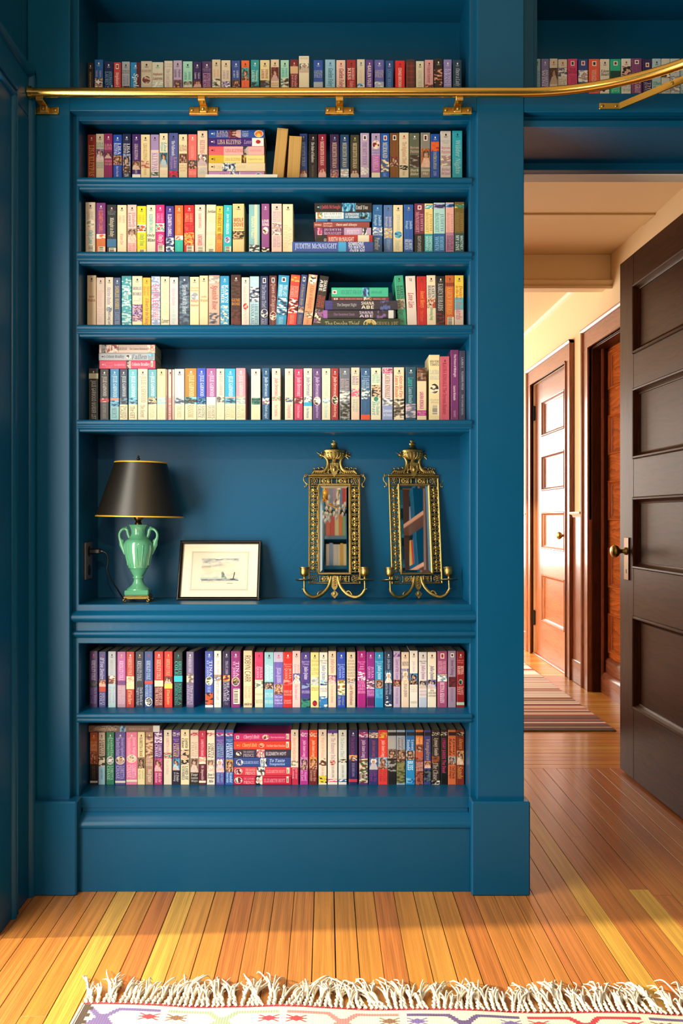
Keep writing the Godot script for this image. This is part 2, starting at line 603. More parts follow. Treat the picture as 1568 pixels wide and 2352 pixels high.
# ---------------------------------------------------------------- the hall beyond the doorway
func build_hall():
	var cream = MT.cream_plaster
	var hw = MT.hall_wood
	var XW = 1.68
	var bed = bx(V(-1.3, -0.06, -7.6), V(XW + 0.3, -0.0182, -1.2))
	var hf = structure("floor", bed, MT.floor_gap, "fir boards laid crosswise in the hall")
	hf.name = "floor_hall"
	planks(hf, false, -1.2, XW + 0.12, -7.4, -1.2, 0.0579, -1.2, [4, 1, 0, 4, 0, 4, 3, 4])
	# right wall: solid pieces round two openings, door one z -4.27..-3.30, door two z -2.80..-1.75
	var w = Mesher.new()
	w.span(V(XW, -0.06, -7.6), V(XW + 0.12, 2.65, -4.27))
	w.span(V(XW, 2.17, -4.27), V(XW + 0.12, 2.65, -3.30))
	w.span(V(XW, -0.06, -3.30), V(XW + 0.12, 2.65, -2.80))
	w.span(V(XW, 2.17, -2.80), V(XW + 0.12, 2.65, -1.75))
	w.span(V(XW, -0.06, -1.75), V(XW + 0.12, 2.65, -0.30))
	structure("wall_hall", w, cream, "cream plaster wall of the hall above the wooden doors")
	var o = Mesher.new()
	o.span(V(-1.3, -0.06, -7.6), V(-1.2, 2.65, -4.6))
	o.span(V(-1.3, -0.06, -4.6), V(-1.2, 0.7, -3.2))
	o.span(V(-1.3, 2.3, -4.6), V(-1.2, 2.65, -3.2))
	o.span(V(-1.3, -0.06, -3.2), V(-1.2, 2.65, -0.30))
	o.span(V(-1.3, -0.06, -7.7), V(-0.5, 2.65, -7.2))
	o.span(V(-0.5, -0.06, -7.7), V(1.3, 0.5, -7.2))
	o.span(V(-0.5, 2.45, -7.7), V(1.3, 2.65, -7.2))
	o.span(V(1.3, -0.06, -7.7), V(XW + 0.12, 2.65, -7.2))
	o.span(V(XW + 0.55, -0.06, -3.2), V(XW + 0.6, 2.65, -1.5))
	structure("wall_hall_end", o, cream, "cream plaster walls at the end of the hall")
	structure("ceiling_hall", bx(V(-1.3, 2.65, -7.7), V(XW + 0.6, 2.75, -2.62)), cream, "cream plaster ceiling of the hall")
	structure("ceiling_vestibule", bx(V(-1.3, 2.65, -2.62), V(XW + 0.6, 2.75, -0.30)), cream, "cream plaster ceiling just inside the doorway")
	# wall between library and hall behind the case, and the hall side of the doorway
	var bw = Mesher.new()
	bw.span(V(-1.3, -0.06, -0.36), V(0.575, 2.95, -0.262))
	bw.span(V(0.575, 2.226, -0.36), V(1.31, 2.95, -0.30))
	bw.span(V(1.31, -0.06, -0.36), V(1.80, 2.95, -0.30))
	structure("wall_back", bw, cream, "cream hall side of the library wall")
	# near wall of the passage, opposite the open door
	var pw = thing("wall_passage", "cream plaster and dark wood wall facing the open door", "", Vector3.ZERO, "", "structure")
	part(pw, "plaster", bx(V(0.30, 1.1, -1.50), V(0.40, 2.65, -0.36)), cream)
	part(pw, "dado", bx(V(0.29, 0.0, -1.51), V(0.41, 1.1, -0.36), 0.002, 2), MT.dark_door)
	# dropped header across the hall with its crown moulding
	var hd = thing("trim_2", "cream dropped header with crown moulding across the hall", "", Vector3.ZERO, "", "structure")
	part(hd, "header_face", bx(V(-1.2, 2.47, -2.62), V(XW, 2.65, -2.45), 0.004), cream)
	var cm = Mesher.new()
	cm.extrude([Vector2(0, 0), Vector2(0.018, 0), Vector2(0.022, 0.012), Vector2(0.012, 0.02), Vector2(0.028, 0.03), Vector2(0.034, 0.044), Vector2(0.022, 0.052), Vector2(0, 0.054)], V(-1.2, 2.443, -2.45), V(0, 0, 1), V(0, 1, 0), V(XW + 1.2, 0, 0), 0.4)
	part(hd, "crown_moulding", cm, cream)
	part(hd, "ceiling_batten", bx(V(-1.2, 2.641, -1.95), V(XW, 2.651, -1.80), 0.002), cream)
	# cornice on the far part of the right wall
	var cr = Mesher.new()
	cr.extrude([Vector2(0, 0), Vector2(0.012, 0.003), Vector2(0.012, 0.010), Vector2(0.004, 0.014), Vector2(0.004, 0.022), Vector2(0.018, 0.028), Vector2(0.018, 0.034), Vector2(0.0, 0.034)], V(XW + 0.001, 2.617, -7.2), V(-1, 0, 0), V(0, 1, 0), V(0, 0, 4.58), 0.4)
	structure("trim_3", cr, MT.white_trim, "white cornice along the hall wall")
	# first hall door, closed
	var d1 = thing("door_1", "closed reddish brown panelled door with a brass knob in the hall", "", V(XW + 0.012, 0.012, -4.265), "", "structure")
	d1.rotation.y = -PI / 2
	panel_door(d1, 0.96, 2.155, 0.04, 0.205, 0.135, [[0.275, 0.645], [0.845, 1.13], [1.295, 1.57], [1.72, 1.995]], hw)
	door_knob(d1, V(0.87, 0.96, 0.0), MT.antique_brass)
	for y in [0.28, 1.93]:
		var hg = Mesher.new()
		hg.box(V(0.0, y, 0.004), V(0.03, 0.11, 0.008), 0.002)
		hg.tube([V(-0.004, y - 0.06, 0.012), V(-0.004, y + 0.06, 0.012)], 0.008, 8)
		part(d1, "hinge", hg, MT.black_iron)
	var f1 = thing("trim_4", "reddish wood casing round the closed hall door", "", Vector3.ZERO, "", "structure")
	wall_door_frame(f1, -4.27, -3.30, XW, hw)
	part(f1, "threshold", bx(V(XW - 0.01, 0.0, -4.27), V(XW + 0.1, 0.012, -3.30), 0.003, 2), hw)
	# wainscot with cap between the two doors and beyond
	var wn = thing("trim_5", "low wood wainscot with a moulded cap between the hall doors", "", Vector3.ZERO, "", "structure")
	for z in [[-3.165, -2.935], [-7.2, -4.405]]:
		part(wn, "wainscot_panel", bx(V(XW - 0.012, 0.14, z[0]), V(XW + 0.001, 1.11, z[1]), 0.002, 1), hw)
		part(wn, "skirting", bx(V(XW - 0.022, 0.0, z[0]), V(XW + 0.001, 0.15, z[1]), 0.004, 2), hw)
		var cp = Mesher.new()
		cp.extrude([Vector2(0, 0), Vector2(0.014, 0.0), Vector2(0.02, 0.016), Vector2(0.04, 0.022), Vector2(0.042, 0.036), Vector2(0, 0.038)], V(XW, 1.10, z[0]), V(-1, 0, 0), V(0, 1, 0), V(0, 0, z[1] - z[0]), 0.4)
		part(wn, "cap", cp, MT.white_trim)
	# second opening: jambs and a panelled cupboard front set back in it
	var f2 = thing("trim_6", "wood casing and deep jambs of the second hall opening", "", Vector3.ZERO, "", "structure")
	wall_door_frame(f2, -2.80, -1.75, XW, hw)
	part(f2, "jamb", bx(V(XW - 0.002, 0, -2.83), V(XW + 0.10, 2.175, -2.788), 0.002, 1), MT.dark_door)
	part(f2, "stop", bx(V(XW + 0.05, 0, -2.79), V(XW + 0.066, 2.17, -2.772), 0.002, 1), hw)
	part(f2, "jamb", bx(V(XW - 0.002, 2.158, -2.83), V(XW + 0.10, 2.20, -1.72), 0.002, 2), MT.dark_door)
	part(f2, "strike_plate", bx(V(XW + 0.012, 0.93, -2.788), V(XW + 0.037, 1.02, -2.7865)), MT.black_iron)
	var d2 = thing("door_2", "orange stained panelled cupboard front inside the second hall opening", "", V(XW + 0.098, 0.0, -3.05), "", "structure")
	d2.rotation.y = -PI / 2
	panel_door(d2, 1.1, 2.6, 0.03, 0.27, 0.5, [[0.25, 0.50], [0.66, 0.91], [1.08, 1.33], [1.49, 1.74], [1.90, 2.14]], MT.orange_wood)
	for i in 9:
		part(d2, "slot", bx(V(0.245, 0.32 + i * 0.205, -0.002), V(0.253, 0.42 + i * 0.205, 0.0006)), MT.black_iron)
	var bb = Mesher.new()
	bb.extrude([Vector2(0, 0), Vector2(0.05, 0), Vector2(0.05, 0.10), Vector2(0.036, 0.125), Vector2(0.022, 0.13), Vector2(0.022, 0.20), Vector2(0.012, 0.215), Vector2(0, 0.22)], V(0.0, 0, 0), V(0, 0, 1), V(0, 1, 0), V(1.1, 0, 0), 0.4)
	part(d2, "plinth", bb, hw)
	# the dark open door, swung back into the hall
	var dd = thing("door_3", "dark brown varnished panelled door standing open, with a brass knob", "", V(1.274, 0.010, -1.165), "", "structure")
	dd.rotation.y = -PI / 2 + 0.0195
	panel_door(dd, 0.845, 2.185, 0.045, 0.150, 0.13, [[0.295, 0.680], [0.876, 1.172], [1.330, 1.623], [1.766, 2.054]], MT.dark_door)
	door_knob(dd, V(0.083, 0.945, 0.0), MT.antique_brass)
	# striped runner
	var run = Mesher.new()
	run.box(V(0, 0.004, 0), V(1.9, 0.008, 4.6), 0.003)
	for i in run.t.size(): run.t[i] = Vector2(run.v[i].x / 1.9 + 0.5, run.v[i].z / 4.6 + 0.5)
	var rp = part(self, "hall_runner", run, runner_mat(), V(0.54, 0.0, -4.12))
	tag(rp, "flat woven hall runner with red, brown and cream cross stripes", "rug")

func runner_mat():
	var im = Image.create(128, 1024, false, Image.FORMAT_RGB8)
	var r = RandomNumberGenerator.new()
	r.seed = 77
	var cols = ["e6d8c6", "d8bfa4", "c48a72", "a24a48", "7a4a34", "ead9c6", "b98a62", "8a3440", "4a3428", "d9c4a4", "cf9a78", "e2c8b0"]
	var y = 0
	while y < 1024:
		var h = r.randi_range(3, 9)
		var near = y > 843
		var c = Color.html(cols[r.randi_range(0, cols.size() - 1)] if near or r.randf() < 0.35 else ["e9dfd2", "ded2c4", "d9c8c4", "ecdccb"][r.randi_range(0, 3)])
		for q in range(y, min(1024, y + h)):
			for x in 128:
				var k = 0.94 + 0.06 * sin(x * 1.57 + q * 3.1)
				im.set_pixel(x, q, c * k)
		y += h
		if r.randf() < 0.6:
			im.fill_rect(Rect2i(0, min(y, 1022), 128, 2), Color.html("5a3a30" if near else "b08a80"))
			y += 2
	im.fill_rect(Rect2i(0, 1014, 128, 10), Color.html("3a2620"))
	var m = mat("runner_weave", "ffffff", 0.9)
	m.albedo_texture = ImageTexture.create_from_image(im)
	return m

# ---------------------------------------------------------------- the built-in bookcase
func nosed_shelf(x0, x1, y, z_front, z_back, th = 0.036):
	# a shelf with a rounded, stepped front edge
	var m = Mesher.new()
	var p = [Vector2(z_back, y - th + 0.008), Vector2(z_back, y), Vector2(z_front - 0.008, y), Vector2(z_front - 0.002, y - 0.003), Vector2(z_front, y - 0.009), Vector2(z_front - 0.002, y - 0.014), Vector2(z_front - 0.006, y - 0.016), Vector2(z_front - 0.006, y - 0.019), Vector2(z_front - 0.003, y - 0.022), Vector2(z_front - 0.005, y - 0.027), Vector2(z_front - 0.011, y - 0.029), Vector2(z_front - 0.012, y - th + 0.002), Vector2(z_front - 0.018, y - th), Vector2(z_front - 0.03, y - th), Vector2(z_front - 0.032, y - th + 0.008)]
	m.extrude(p, V(x0, 0, 0), V(0, 0, 1), V(0, 1, 0), V(x1 - x0, 0, 0), 0.5)
	return m

func strip(x0, x1, prof, y, z):
	var m = Mesher.new()
	m.extrude(prof, V(x0, y, z), V(0, 0, 1), V(0, 1, 0), V(x1 - x0, 0, 0), 0.5)
	return m

func build_bookcase():
	var blue = MT.blue_paint
	var c = thing("built_in_bookcase", "tall blue painted built-in bookcase with moulded shelves and a mirror niche", "bookcase")
	# pilasters and their base blocks
	part(c, "pilaster", bx(V(-0.873, 0.0, -0.06), V(-0.749, 2.94, 0.0), 0.002), blue)
	part(c, "pilaster", bx(V(0.442, 0.0, -0.299), V(0.5796, 2.94, 0.0), 0.002), blue)
	part(c, "base_block", bx(V(-0.873, 0.0, -0.03), V(-0.7223, 0.273, 0.025), 0.004), blue)
	part(c, "base_block", bx(V(0.4223, 0.0, -0.03), V(0.592, 0.273, 0.025), 0.004), blue)
	# face frame
	part(c, "frame_stile", bx(V(-0.7505, 0.0, -0.06), V(-0.7326, 2.94, -0.035), 0.0015), blue)
	part(c, "frame_stile", bx(V(0.427, 0.0, -0.06), V(0.4435, 2.94, -0.035), 0.0015), blue)
	# carcass
	part(c, "side_panel", bx(V(-0.76, 0.0, -0.262), V(-0.737, 2.94, -0.055)), blue)
	part(c, "side_panel", bx(V(0.433, 0.0, -0.262), V(0.4415, 2.94, -0.055)), blue)
	part(c, "back_panel", bx(V(-0.76, 0.0, -0.265), V(0.4415, 2.94, -0.255)), blue)
	part(c, "top_panel", bx(V(-0.737, 2.697, -0.256), V(0.433, 2.94, -0.036)), blue)
	# frieze that carries the rail, and the shelf it fronts
	part(c, "frieze", bx(V(-0.7495, 2.287, -0.06), V(0.4425, 2.331, -0.0006), 0.0015), blue)
	part(c, "head_rail", bx(V(-0.7335, 2.275, -0.06), V(0.4275, 2.29, -0.0355), 0.001), blue)
	part(c, "shelf", bx(V(-0.737, 2.300, -0.256), V(0.433, 2.3299, -0.004), 0.001), blue)
	for y in [2.1065, 1.886, 1.669, 1.387]:
		part(c, "shelf", nosed_shelf(-0.7365, 0.4325, y, -0.028, -0.256), blue)
	# niche ledge with its two mouldings
	part(c, "ledge", bx(V(-0.737, 0.723, -0.256), V(0.433, 0.839, -0.0345), 0.0015), blue)
	part(c, "ledge_moulding", strip(-0.7495, 0.4425, [Vector2(0, 0), Vector2(0.012, 0.001), Vector2(0.014, 0.004), Vector2(0.020, 0.006), Vector2(0.026, 0.012), Vector2(0.027, 0.019), Vector2(0.022, 0.026), Vector2(0.010, 0.029), Vector2(0.008, 0.033), Vector2(0, 0.034)], 0.786, -0.0352), blue)
	part(c, "ledge_moulding", strip(-0.7495, 0.4425, [Vector2(0, 0), Vector2(0.004, 0.001), Vector2(0.006, 0.006), Vector2(0.011, 0.008), Vector2(0.014, 0.014), Vector2(0.011, 0.020), Vector2(0.0, 0.022)], 0.739, -0.0352), blue)
	part(c, "shelf", nosed_shelf(-0.7365, 0.4325, 0.516, -0.028, -0.256, 0.030), blue)
	part(c, "bottom_shelf", bx(V(-0.737, 0.235, -0.256), V(0.433, 0.268, -0.0345), 0.001), blue)
	# apron and baseboard
	part(c, "apron", bx(V(-0.7223, 0.0, -0.08), V(0.4223, 0.267, -0.036), 0.001), blue)
	part(c, "baseboard", bx(V(-0.7225, 0.0, -0.036), V(0.4225, 0.186, -0.004), 0.001), blue)
	part(c, "baseboard_cap", strip(-0.7225, 0.4225, [Vector2(0, 0), Vector2(0.034, 0), Vector2(0.037, 0.003), Vector2(0.037, 0.010), Vector2(0.032, 0.020), Vector2(0.018, 0.026), Vector2(0.016, 0.031), Vector2(0.008, 0.033), Vector2(0.006, 0.037), Vector2(0, 0.038)], 0.186, -0.0365), blue)
	# the case over the doorway
	var d = thing("overdoor_bookcase", "blue painted bookcase bridging the top of the doorway", "bookcase")
	part(d, "frame_stile", bx(V(0.580, 2.25, -0.06), V(0.618, 2.94, -0.035), 0.0015), blue)
	part(d, "side_panel", bx(V(0.580, 2.25, -0.262), V(0.632, 2.94, -0.055)), blue)
	part(d, "side_panel", bx(V(1.215, 2.25, -0.262), V(1.30, 2.94, -0.0)), blue)
	part(d, "back_panel", bx(V(0.60, 2.25, -0.268), V(1.30, 2.94, -0.255)), blue)
	part(d, "top_panel", bx(V(0.632, 2.705, -0.256), V(1.215, 2.94, -0.036)), blue)
	part(d, "shelf", bx(V(0.6325, 2.29, -0.256), V(1.215, 2.338, -0.004), 0.001), blue)
	part(d, "frieze", bx(V(0.5800, 2.2834, -0.05), V(1.215, 2.3382, -0.0008), 0.0015), blue)
	part(d, "architrave", strip(0.5800, 1.30, [Vector2(0, 0), Vector2(0.022, 0), Vector2(0.022, 0.018), Vector2(0.016, 0.021), Vector2(0.014, 0.028), Vector2(0.004, 0.031), Vector2(0.002, 0.036), Vector2(0, 0.036)], 2.2482, -0.04), blue)
	part(d, "soffit", bx(V(0.5800, 2.248, -0.267), V(1.31, 2.29, -0.03), 0.001), blue)
	part(d, "door_stop", bx(V(0.5800, 2.226, -0.30), V(1.31, 2.30, -0.267), 0.002), blue)
	part(d, "jamb", bx(V(1.302, 0.0, -0.30), V(1.34, 2.25, 0.0), 0.002), blue)
	part(d, "hall_trim", bx(V(0.576, 2.224, -0.362), V(1.31, 2.34, -0.30), 0.003), MT.white_trim)

# ---------------------------------------------------------------- brass ladder rail
func screw(m, at, r = 0.005):
	m.ball(at, V(r, r, r * 0.55), 10, 4)

func build_rail():
	var br = MT.polished_brass
	var y = 2.316
	var z = 0.047
	var rr = 0.0132
	var t = thing("ladder_rail", "polished brass ladder rail curving away over the doorway", "rail", V(-0.85, y, z))
	var o = V(0.85, -y, -z)
	var path = [V(-0.846, y, z), V(-0.4, y, z), V(0.1, y, z), V(0.52, y, z)]
	var Rr = 0.592
	for i in range(0, 25):
		var a = PI / 2 * i / 24.0
		path.append(V(0.565 + sin(a) * Rr, y, z + (1 - cos(a)) * Rr))
	path.append(V(0.565 + Rr, y, 1.3))
	path.append(V(0.565 + Rr, y, 3.15))
	var m = Mesher.new()
	m.tube(path, rr, 24)
	part(t, "rail_tube", m, br, o)
	var e = Mesher.new()
	e.tube([V(-0.854, y, z), V(-0.852, y, z), V(-0.842, y, z), V(-0.840, y, z)], [rr * 0.9, rr * 1.28, rr * 1.28, rr * 1.05], 24)
	part(t, "end_cap", e, br, o)
	# wall brackets: a screwed plate with a raised saddle and a clip up to the tube
	for x in [-0.822, -0.357, 0.040, 0.384]:
		var b = Mesher.new()
		b.box(V(0, 0, 0.003), V(0.084, 0.020, 0.006), 0.0015)
		b.box(V(0, -0.011, 0.006), V(0.084, 0.004, 0.012), 0.0015)
		b.box(V(0, 0.0, 0.009), V(0.024, 0.020, 0.014), 0.003)
		b.box(V(0, 0.011, 0.026), V(0.022, 0.004, 0.040), 0.0015)
		b.box(V(0, 0.016, 0.046), V(0.022, 0.012, 0.005), 0.0015)
		var bp = part(t, "bracket", b, br, o + V(x, 2.2855, 0.0))
		var s = Mesher.new()
		for q in [-0.033, 0.033]: screw(s, V(q, 0.001, 0.006))
		screw(s, V(0, 0.0, 0.016))
		part(bp, "screw", s, MT.antique_brass)
	# stay bar out to the curved part
	var st = Mesher.new()
	st.span(V(0.7985, 2.290, -0.001), V(0.859, 2.308, 0.0045), 0.001)
	var a0 = V(0.8585, 2.299, 0.003)
	var a1 = V(1.075, 2.299, 0.262)
	var dir = (a1 - a0).normalized()
	var nn = V(dir.z, 0, -dir.x)
	for k in 1:
		var p0 = a0 - dir * 0.002
		st.face([p0 + V(0, -0.009, 0) - nn * 0.0025, a1 + V(0, -0.009, 0) - nn * 0.0025, a1 + V(0, 0.009, 0) - nn * 0.0025, p0 + V(0, 0.009, 0) - nn * 0.0025], (p0 + a1) * 0.5)
		st.face([p0 + V(0, -0.009, 0) + nn * 0.0025, a1 + V(0, -0.009, 0) + nn * 0.0025, a1 + V(0, 0.009, 0) + nn * 0.0025, p0 + V(0, 0.009, 0) + nn * 0.0025], (p0 + a1) * 0.5)
		for q in [-0.009, 0.009]:
			st.face([p0 + V(0, q, 0) - nn * 0.0025, a1 + V(0, q, 0) - nn * 0.0025, a1 + V(0, q, 0) + nn * 0.0025, p0 + V(0, q, 0) + nn * 0.0025], (p0 + a1) * 0.5)
	st.tube([a1 + V(0, -0.012, 0), a1 + V(0, 0.02, 0)], 0.008, 12)
	var sp = part(t, "stay_bar", st, br, o)
	var ss = Mesher.new()
	for q in [0.808, 0.848]: screw(ss, V(q, 2.299, 0.0045))
	screw(ss, a0.lerp(a1, 0.48) - nn * 0.003, 0.006)
	part(sp, "screw", ss, MT.antique_brass)

# ---------------------------------------------------------------- books
const CW := 48
const CH := 256
var CODE := {"w": "f2eee6", "c": "ece0c4", "k": "17151a", "g": "d9b25a", "r": "b5202a", "n": "1d2a55", "b": "1f57b0", "t": "1f97a3", "p": "e9b0b0", "u": "4a2a78", "m": "a02a7a", "l": "b9a6cf", "y": "e6c83a", "o": "e8662a", "d": "4a2a24", "a": "9a9a98", "s": "7fc0dc", "e": "2f8a6a", "f": "d9a88c", "v": "c8ccd0", "h": "dd3b70", "x": "6e1c2e", "z": "2b3440"}
var FONT := {}
var text_cache := {}
var pic_noise := FastNoiseLite.new()

func hue(s):
	return Color.html(CODE.get(s, s))

func lettering(txt, f):
	# the words as an alpha picture, cropped to the ink
	var key = f + txt
	if text_cache.has(key): return text_cache[key]
	var ts = TextServerManager.get_primary_interface()
	var s = ts.create_shaped_text()
	ts.shaped_text_add_string(s, txt, FONT[f].get_rids(), 40)
	ts.shaped_text_shape(s)
	var sz = ts.shaped_text_get_size(s)
	var im = Image.create(int(sz.x) + 24, 72, false, Image.FORMAT_LA8)
	im.fill(Color(1, 1, 1, 0))
	var pen = 8.0
	for g in ts.shaped_text_get_glyphs(s):
		var fs = Vector2i(int(g.font_size), 0)
		ts.font_render_glyph(g.font_rid, fs, g.index)
		var ti = ts.font_get_glyph_texture_idx(g.font_rid, fs, g.index)
		if ti >= 0:
			var uv = ts.font_get_glyph_uv_rect(g.font_rid, fs, g.index)
			var of = ts.font_get_glyph_offset(g.font_rid, fs, g.index)
			var src = ts.font_get_texture_image(g.font_rid, fs, ti)
			if src.get_format() != Image.FORMAT_LA8: src.convert(Image.FORMAT_LA8)
			im.blend_rect(src, Rect2i(uv), Vector2i(int(pen + of.x + g.offset.x), int(50 + of.y)))
		pen += g.advance
	ts.free_rid(s)
	var used = im.get_used_rect()
	if used.size.x > 0: im = im.get_region(used)
	text_cache[key] = im
	return im

func ink(im, src, at, col):
	var W = im.get_width()
	var H = im.get_height()
	for y in src.get_height():
		var py = at.y + y
		if py < 0 or py >= H: continue
		for x in src.get_width():
			var px = at.x + x
			if px < 0 or px >= W: continue
			var a = src.get_pixel(x, y).a
			if a > 0.06: im.set_pixel(px, py, im.get_pixel(px, py).lerp(col, a))

func words_down(im, f0, f1, col, f, lines):
	var L = int((f1 - f0) * im.get_height())
	var lane = im.get_width() * 0.8 / lines.size()
	for i in lines.size():
		if lines[i] == "": continue
		var s = lettering(lines[i], f)
		var asp = float(s.get_width()) / s.get_height()
		var hh = lane * (0.86 if lines.size() == 1 else 0.92)
		var ww = min(L * 0.98, hh * asp * 1.25)
		if ww < hh * asp * 0.42: hh = ww / asp / 0.42
		var d = s.duplicate()
		d.resize(max(2, int(ww)), max(2, int(hh)), Image.INTERPOLATE_BILINEAR if ww > s.get_width() else Image.INTERPOLATE_LANCZOS)
		d.rotate_90(CLOCKWISE)
		var cx = im.get_width() * 0.9 - lane * (i + 0.5)
		ink(im, d, Vector2i(int(cx - d.get_width() * 0.5), int(f0 * im.get_height() + (L - d.get_height()) * 0.5)), col)

func words_across(im, f0, f1, col, f, lines):
	var H = im.get_height()
	var lh = (f1 - f0) * H / lines.size()
	for i in lines.size():
		var s = lettering(lines[i], f)
		var asp = float(s.get_width()) / s.get_height()
		var hh = lh * 0.82
		var ww = min(im.get_width() * 0.88, hh * asp * 1.1)
		if ww < hh * asp * 0.5: hh = ww / asp / 0.5
		var d = s.duplicate()
		d.resize(max(2, int(ww)), max(2, int(hh)), Image.INTERPOLATE_LANCZOS)
		ink(im, d, Vector2i(int((im.get_width() - d.get_width()) * 0.5), int(f0 * H + lh * i + (lh - d.get_height()) * 0.5)), col)

func cover_art(im, r, pal, seed_, round_ = false):
	# a little printed picture: figures if the second colour is skin, else shapes
	var a = hue(pal[0])
	var b = hue(pal[1])
	var c = hue(pal[2])
	var rg = RandomNumberGenerator.new()
	rg.seed = seed_
	var x1 = rg.randf_range(0.26, 0.42)
	var x2 = rg.randf_range(0.58, 0.76)
	var y1 = rg.randf_range(0.24, 0.4)
	var y2 = y1 + rg.randf_range(-0.08, 0.16)
	var cloth = a.lerp(Color.WHITE, 0.6) if rg.randf() < 0.5 else c
	var skin = pal[1] == "f"
	for y in r.size.y:
		for x in r.size.x:
			var u = (x + 0.5) / r.size.x
			var w = (y + 0.5) / r.size.y
			if round_ and Vector2(u - 0.5, w - 0.5).length() > 0.5: continue
			var q = pic_noise.get_noise_3d(x * 3.0, y * 3.0, seed_ * 7.0)
			var col = a.lerp(a.lightened(0.3), clamp(q * 1.4, 0, 1)).lerp(a.darkened(0.4), clamp(-q * 1.4, 0, 1))
			if skin:
				for k in [[x1, y1, 1.0], [x2, y2, -1.0]]:
					var dx = u - k[0]
					var dy = (w - k[1])
					if w > k[1] + 0.16 and abs(dx) < 0.12 + (w - k[1] - 0.16) * 0.7: col = cloth.lerp(b, clamp(0.35 + q * 1.6, 0, 1))
					if Vector2(dx + 0.03 * k[2], dy + 0.04).length() < 0.19: col = c.lerp(c.lightened(0.2), clamp(q, 0, 1))
					if Vector2((dx - 0.05 * k[2]) * 1.25, dy - 0.02).length() < 0.14: col = b.lerp(b.darkened(0.35), clamp(0.3 - q, 0, 1))
			else:
				var q2 = pic_noise.get_noise_3d(x * 1.1 + 50.0, y * 2.6, seed_ * 5.0)
				col = a.lerp(b, smoothstep(-0.02, 0.22, q2)).lerp(c, smoothstep(0.1, 0.34, -q2))
			if round_ and Vector2(u - 0.5, w - 0.5).length() > 0.44: col = hue("c")
			im.set_pixel(r.position.x + x, r.position.y + y, col)

const SHOWN := {"A": 0.49, "R": 0.60, "B": 0.80, "C": 0.91, "D": 0.90, "E": 0.935}   # how much of a spine stands clear of the shelf edge

func paint_spine(base, els, seed_, vis = 1.0):
	var W = CW - 2
	var H = CH - 6
	var im = Image.create(W, H, false, Image.FORMAT_RGB8)
	var bc = hue(base)
	im.fill(bc)
	var rg = RandomNumberGenerator.new()
	rg.seed = seed_ * 13 + 5
	for raw in els.split(";"):
		var e = raw.split(":")
		if e.size() < 2: continue
		if e[0] == "k":
			var c = hue(e[1])
			for y in range(-5, 6):
				for x in range(-4, 5):
					if x * x / 14.0 + y * y / 24.0 < 1.0: im.set_pixel(W / 2 + x, 16 + y, c)
			im.fill_rect(Rect2i(W / 2 - 8, 24, 16, 2), bc.lerp(c, 0.7))
			im.fill_rect(Rect2i(W / 2 - 6, 28, 12, 1), bc.lerp(c, 0.6))
			continue
		var f0 = float(e[1])
		if e[0] != "e": f0 *= vis
		if e[0] == "c":
			var rr = int(float(e[2]) * H * 0.5)
			rr = min(rr, 20)
			cover_art(im, Rect2i(W / 2 - rr, clampi(int(f0 * H) - rr, 0, H - 2 * rr), rr * 2, rr * 2), e[3].split(","), seed_, true)
			continue
		var f1 = float(e[2])
		if e[0] != "e" and not (e[0] == "r" and f1 > 0.98): f1 *= vis
		var r = Rect2i(0, int(f0 * H), W, int(ceil((f1 - f0) * H)))
		r.size.y = min(r.size.y, H - r.position.y)
		if e[0] == "r": im.fill_rect(r, hue(e[3]))
		elif e[0] == "e": im.fill_rect(Rect2i(int(f0 * W), 0, int((f1 - f0) * W), H), hue(e[3]))
		elif e[0] == "x":
			var c = hue(e[3])
			for y in r.size.y:
				for x in W:
					var k = (0.5 if (x / 8) % 3 == 0 else 0.0) + (0.5 if ((y + r.position.y) / 8) % 3 == 0 else 0.0)
					if (x % 16 == 2) or (y % 16 == 2): k = 0.8
					im.set_pixel(x, y + r.position.y, bc.lerp(c, clamp(k + 0.15, 0, 1)))
		elif e[0] == "q":
			if f0 < 0.25:
				var k = Rect2i(W / 2 - 9, r.position.y, 18, r.size.y)
				im.fill_rect(k, hue("w"))
				im.fill_rect(k.grow(-4), hue("r").lerp(hue("k"), rg.randf()))
			else:
				var k = Rect2i(int(W * 0.25), r.position.y, int(W * 0.72), r.size.y)
				im.fill_rect(k, hue("c"))
				var y = k.position.y + 2
				while y < k.end.y - 3:
					var bh = rg.randi_range(1, 2)
					im.fill_rect(Rect2i(k.position.x + 3, y, k.size.x - 12, bh), hue("k"))
					y += bh + rg.randi_range(1, 3)
		elif e[0] == "p":
			var pr = r
			if f0 > 0.0 and f1 < 1.0 and rg.randf() < 0.5:
				pr.position.x = 2
				pr.size.x = W - 4
			cover_art(im, pr, e[3].split(","), seed_ + int(f0 * 50))
		elif e[0] == "v": words_down(im, f0, f1, hue(e[3]), e[4], e[5].split("/"))
		elif e[0] == "h": words_across(im, f0, f1, hue(e[3]), e[4], e[5].split("/"))
	# reading creases: pale cracks down the spine, and rubbed edges
	for k in rg.randi_range(0, 3):
		var x = rg.randi_range(6, W - 7)
		for y in H:
			if rg.randf() < 0.7: im.set_pixel(x, y, im.get_pixel(x, y).lerp(Color(0.93, 0.9, 0.85), 0.22))
	for y in H:
		for x in [0, W - 1]:
			if rg.randf() < 0.45: im.set_pixel(x, y, im.get_pixel(x, y).lerp(Color(0.9, 0.87, 0.8), 0.3))
	return im

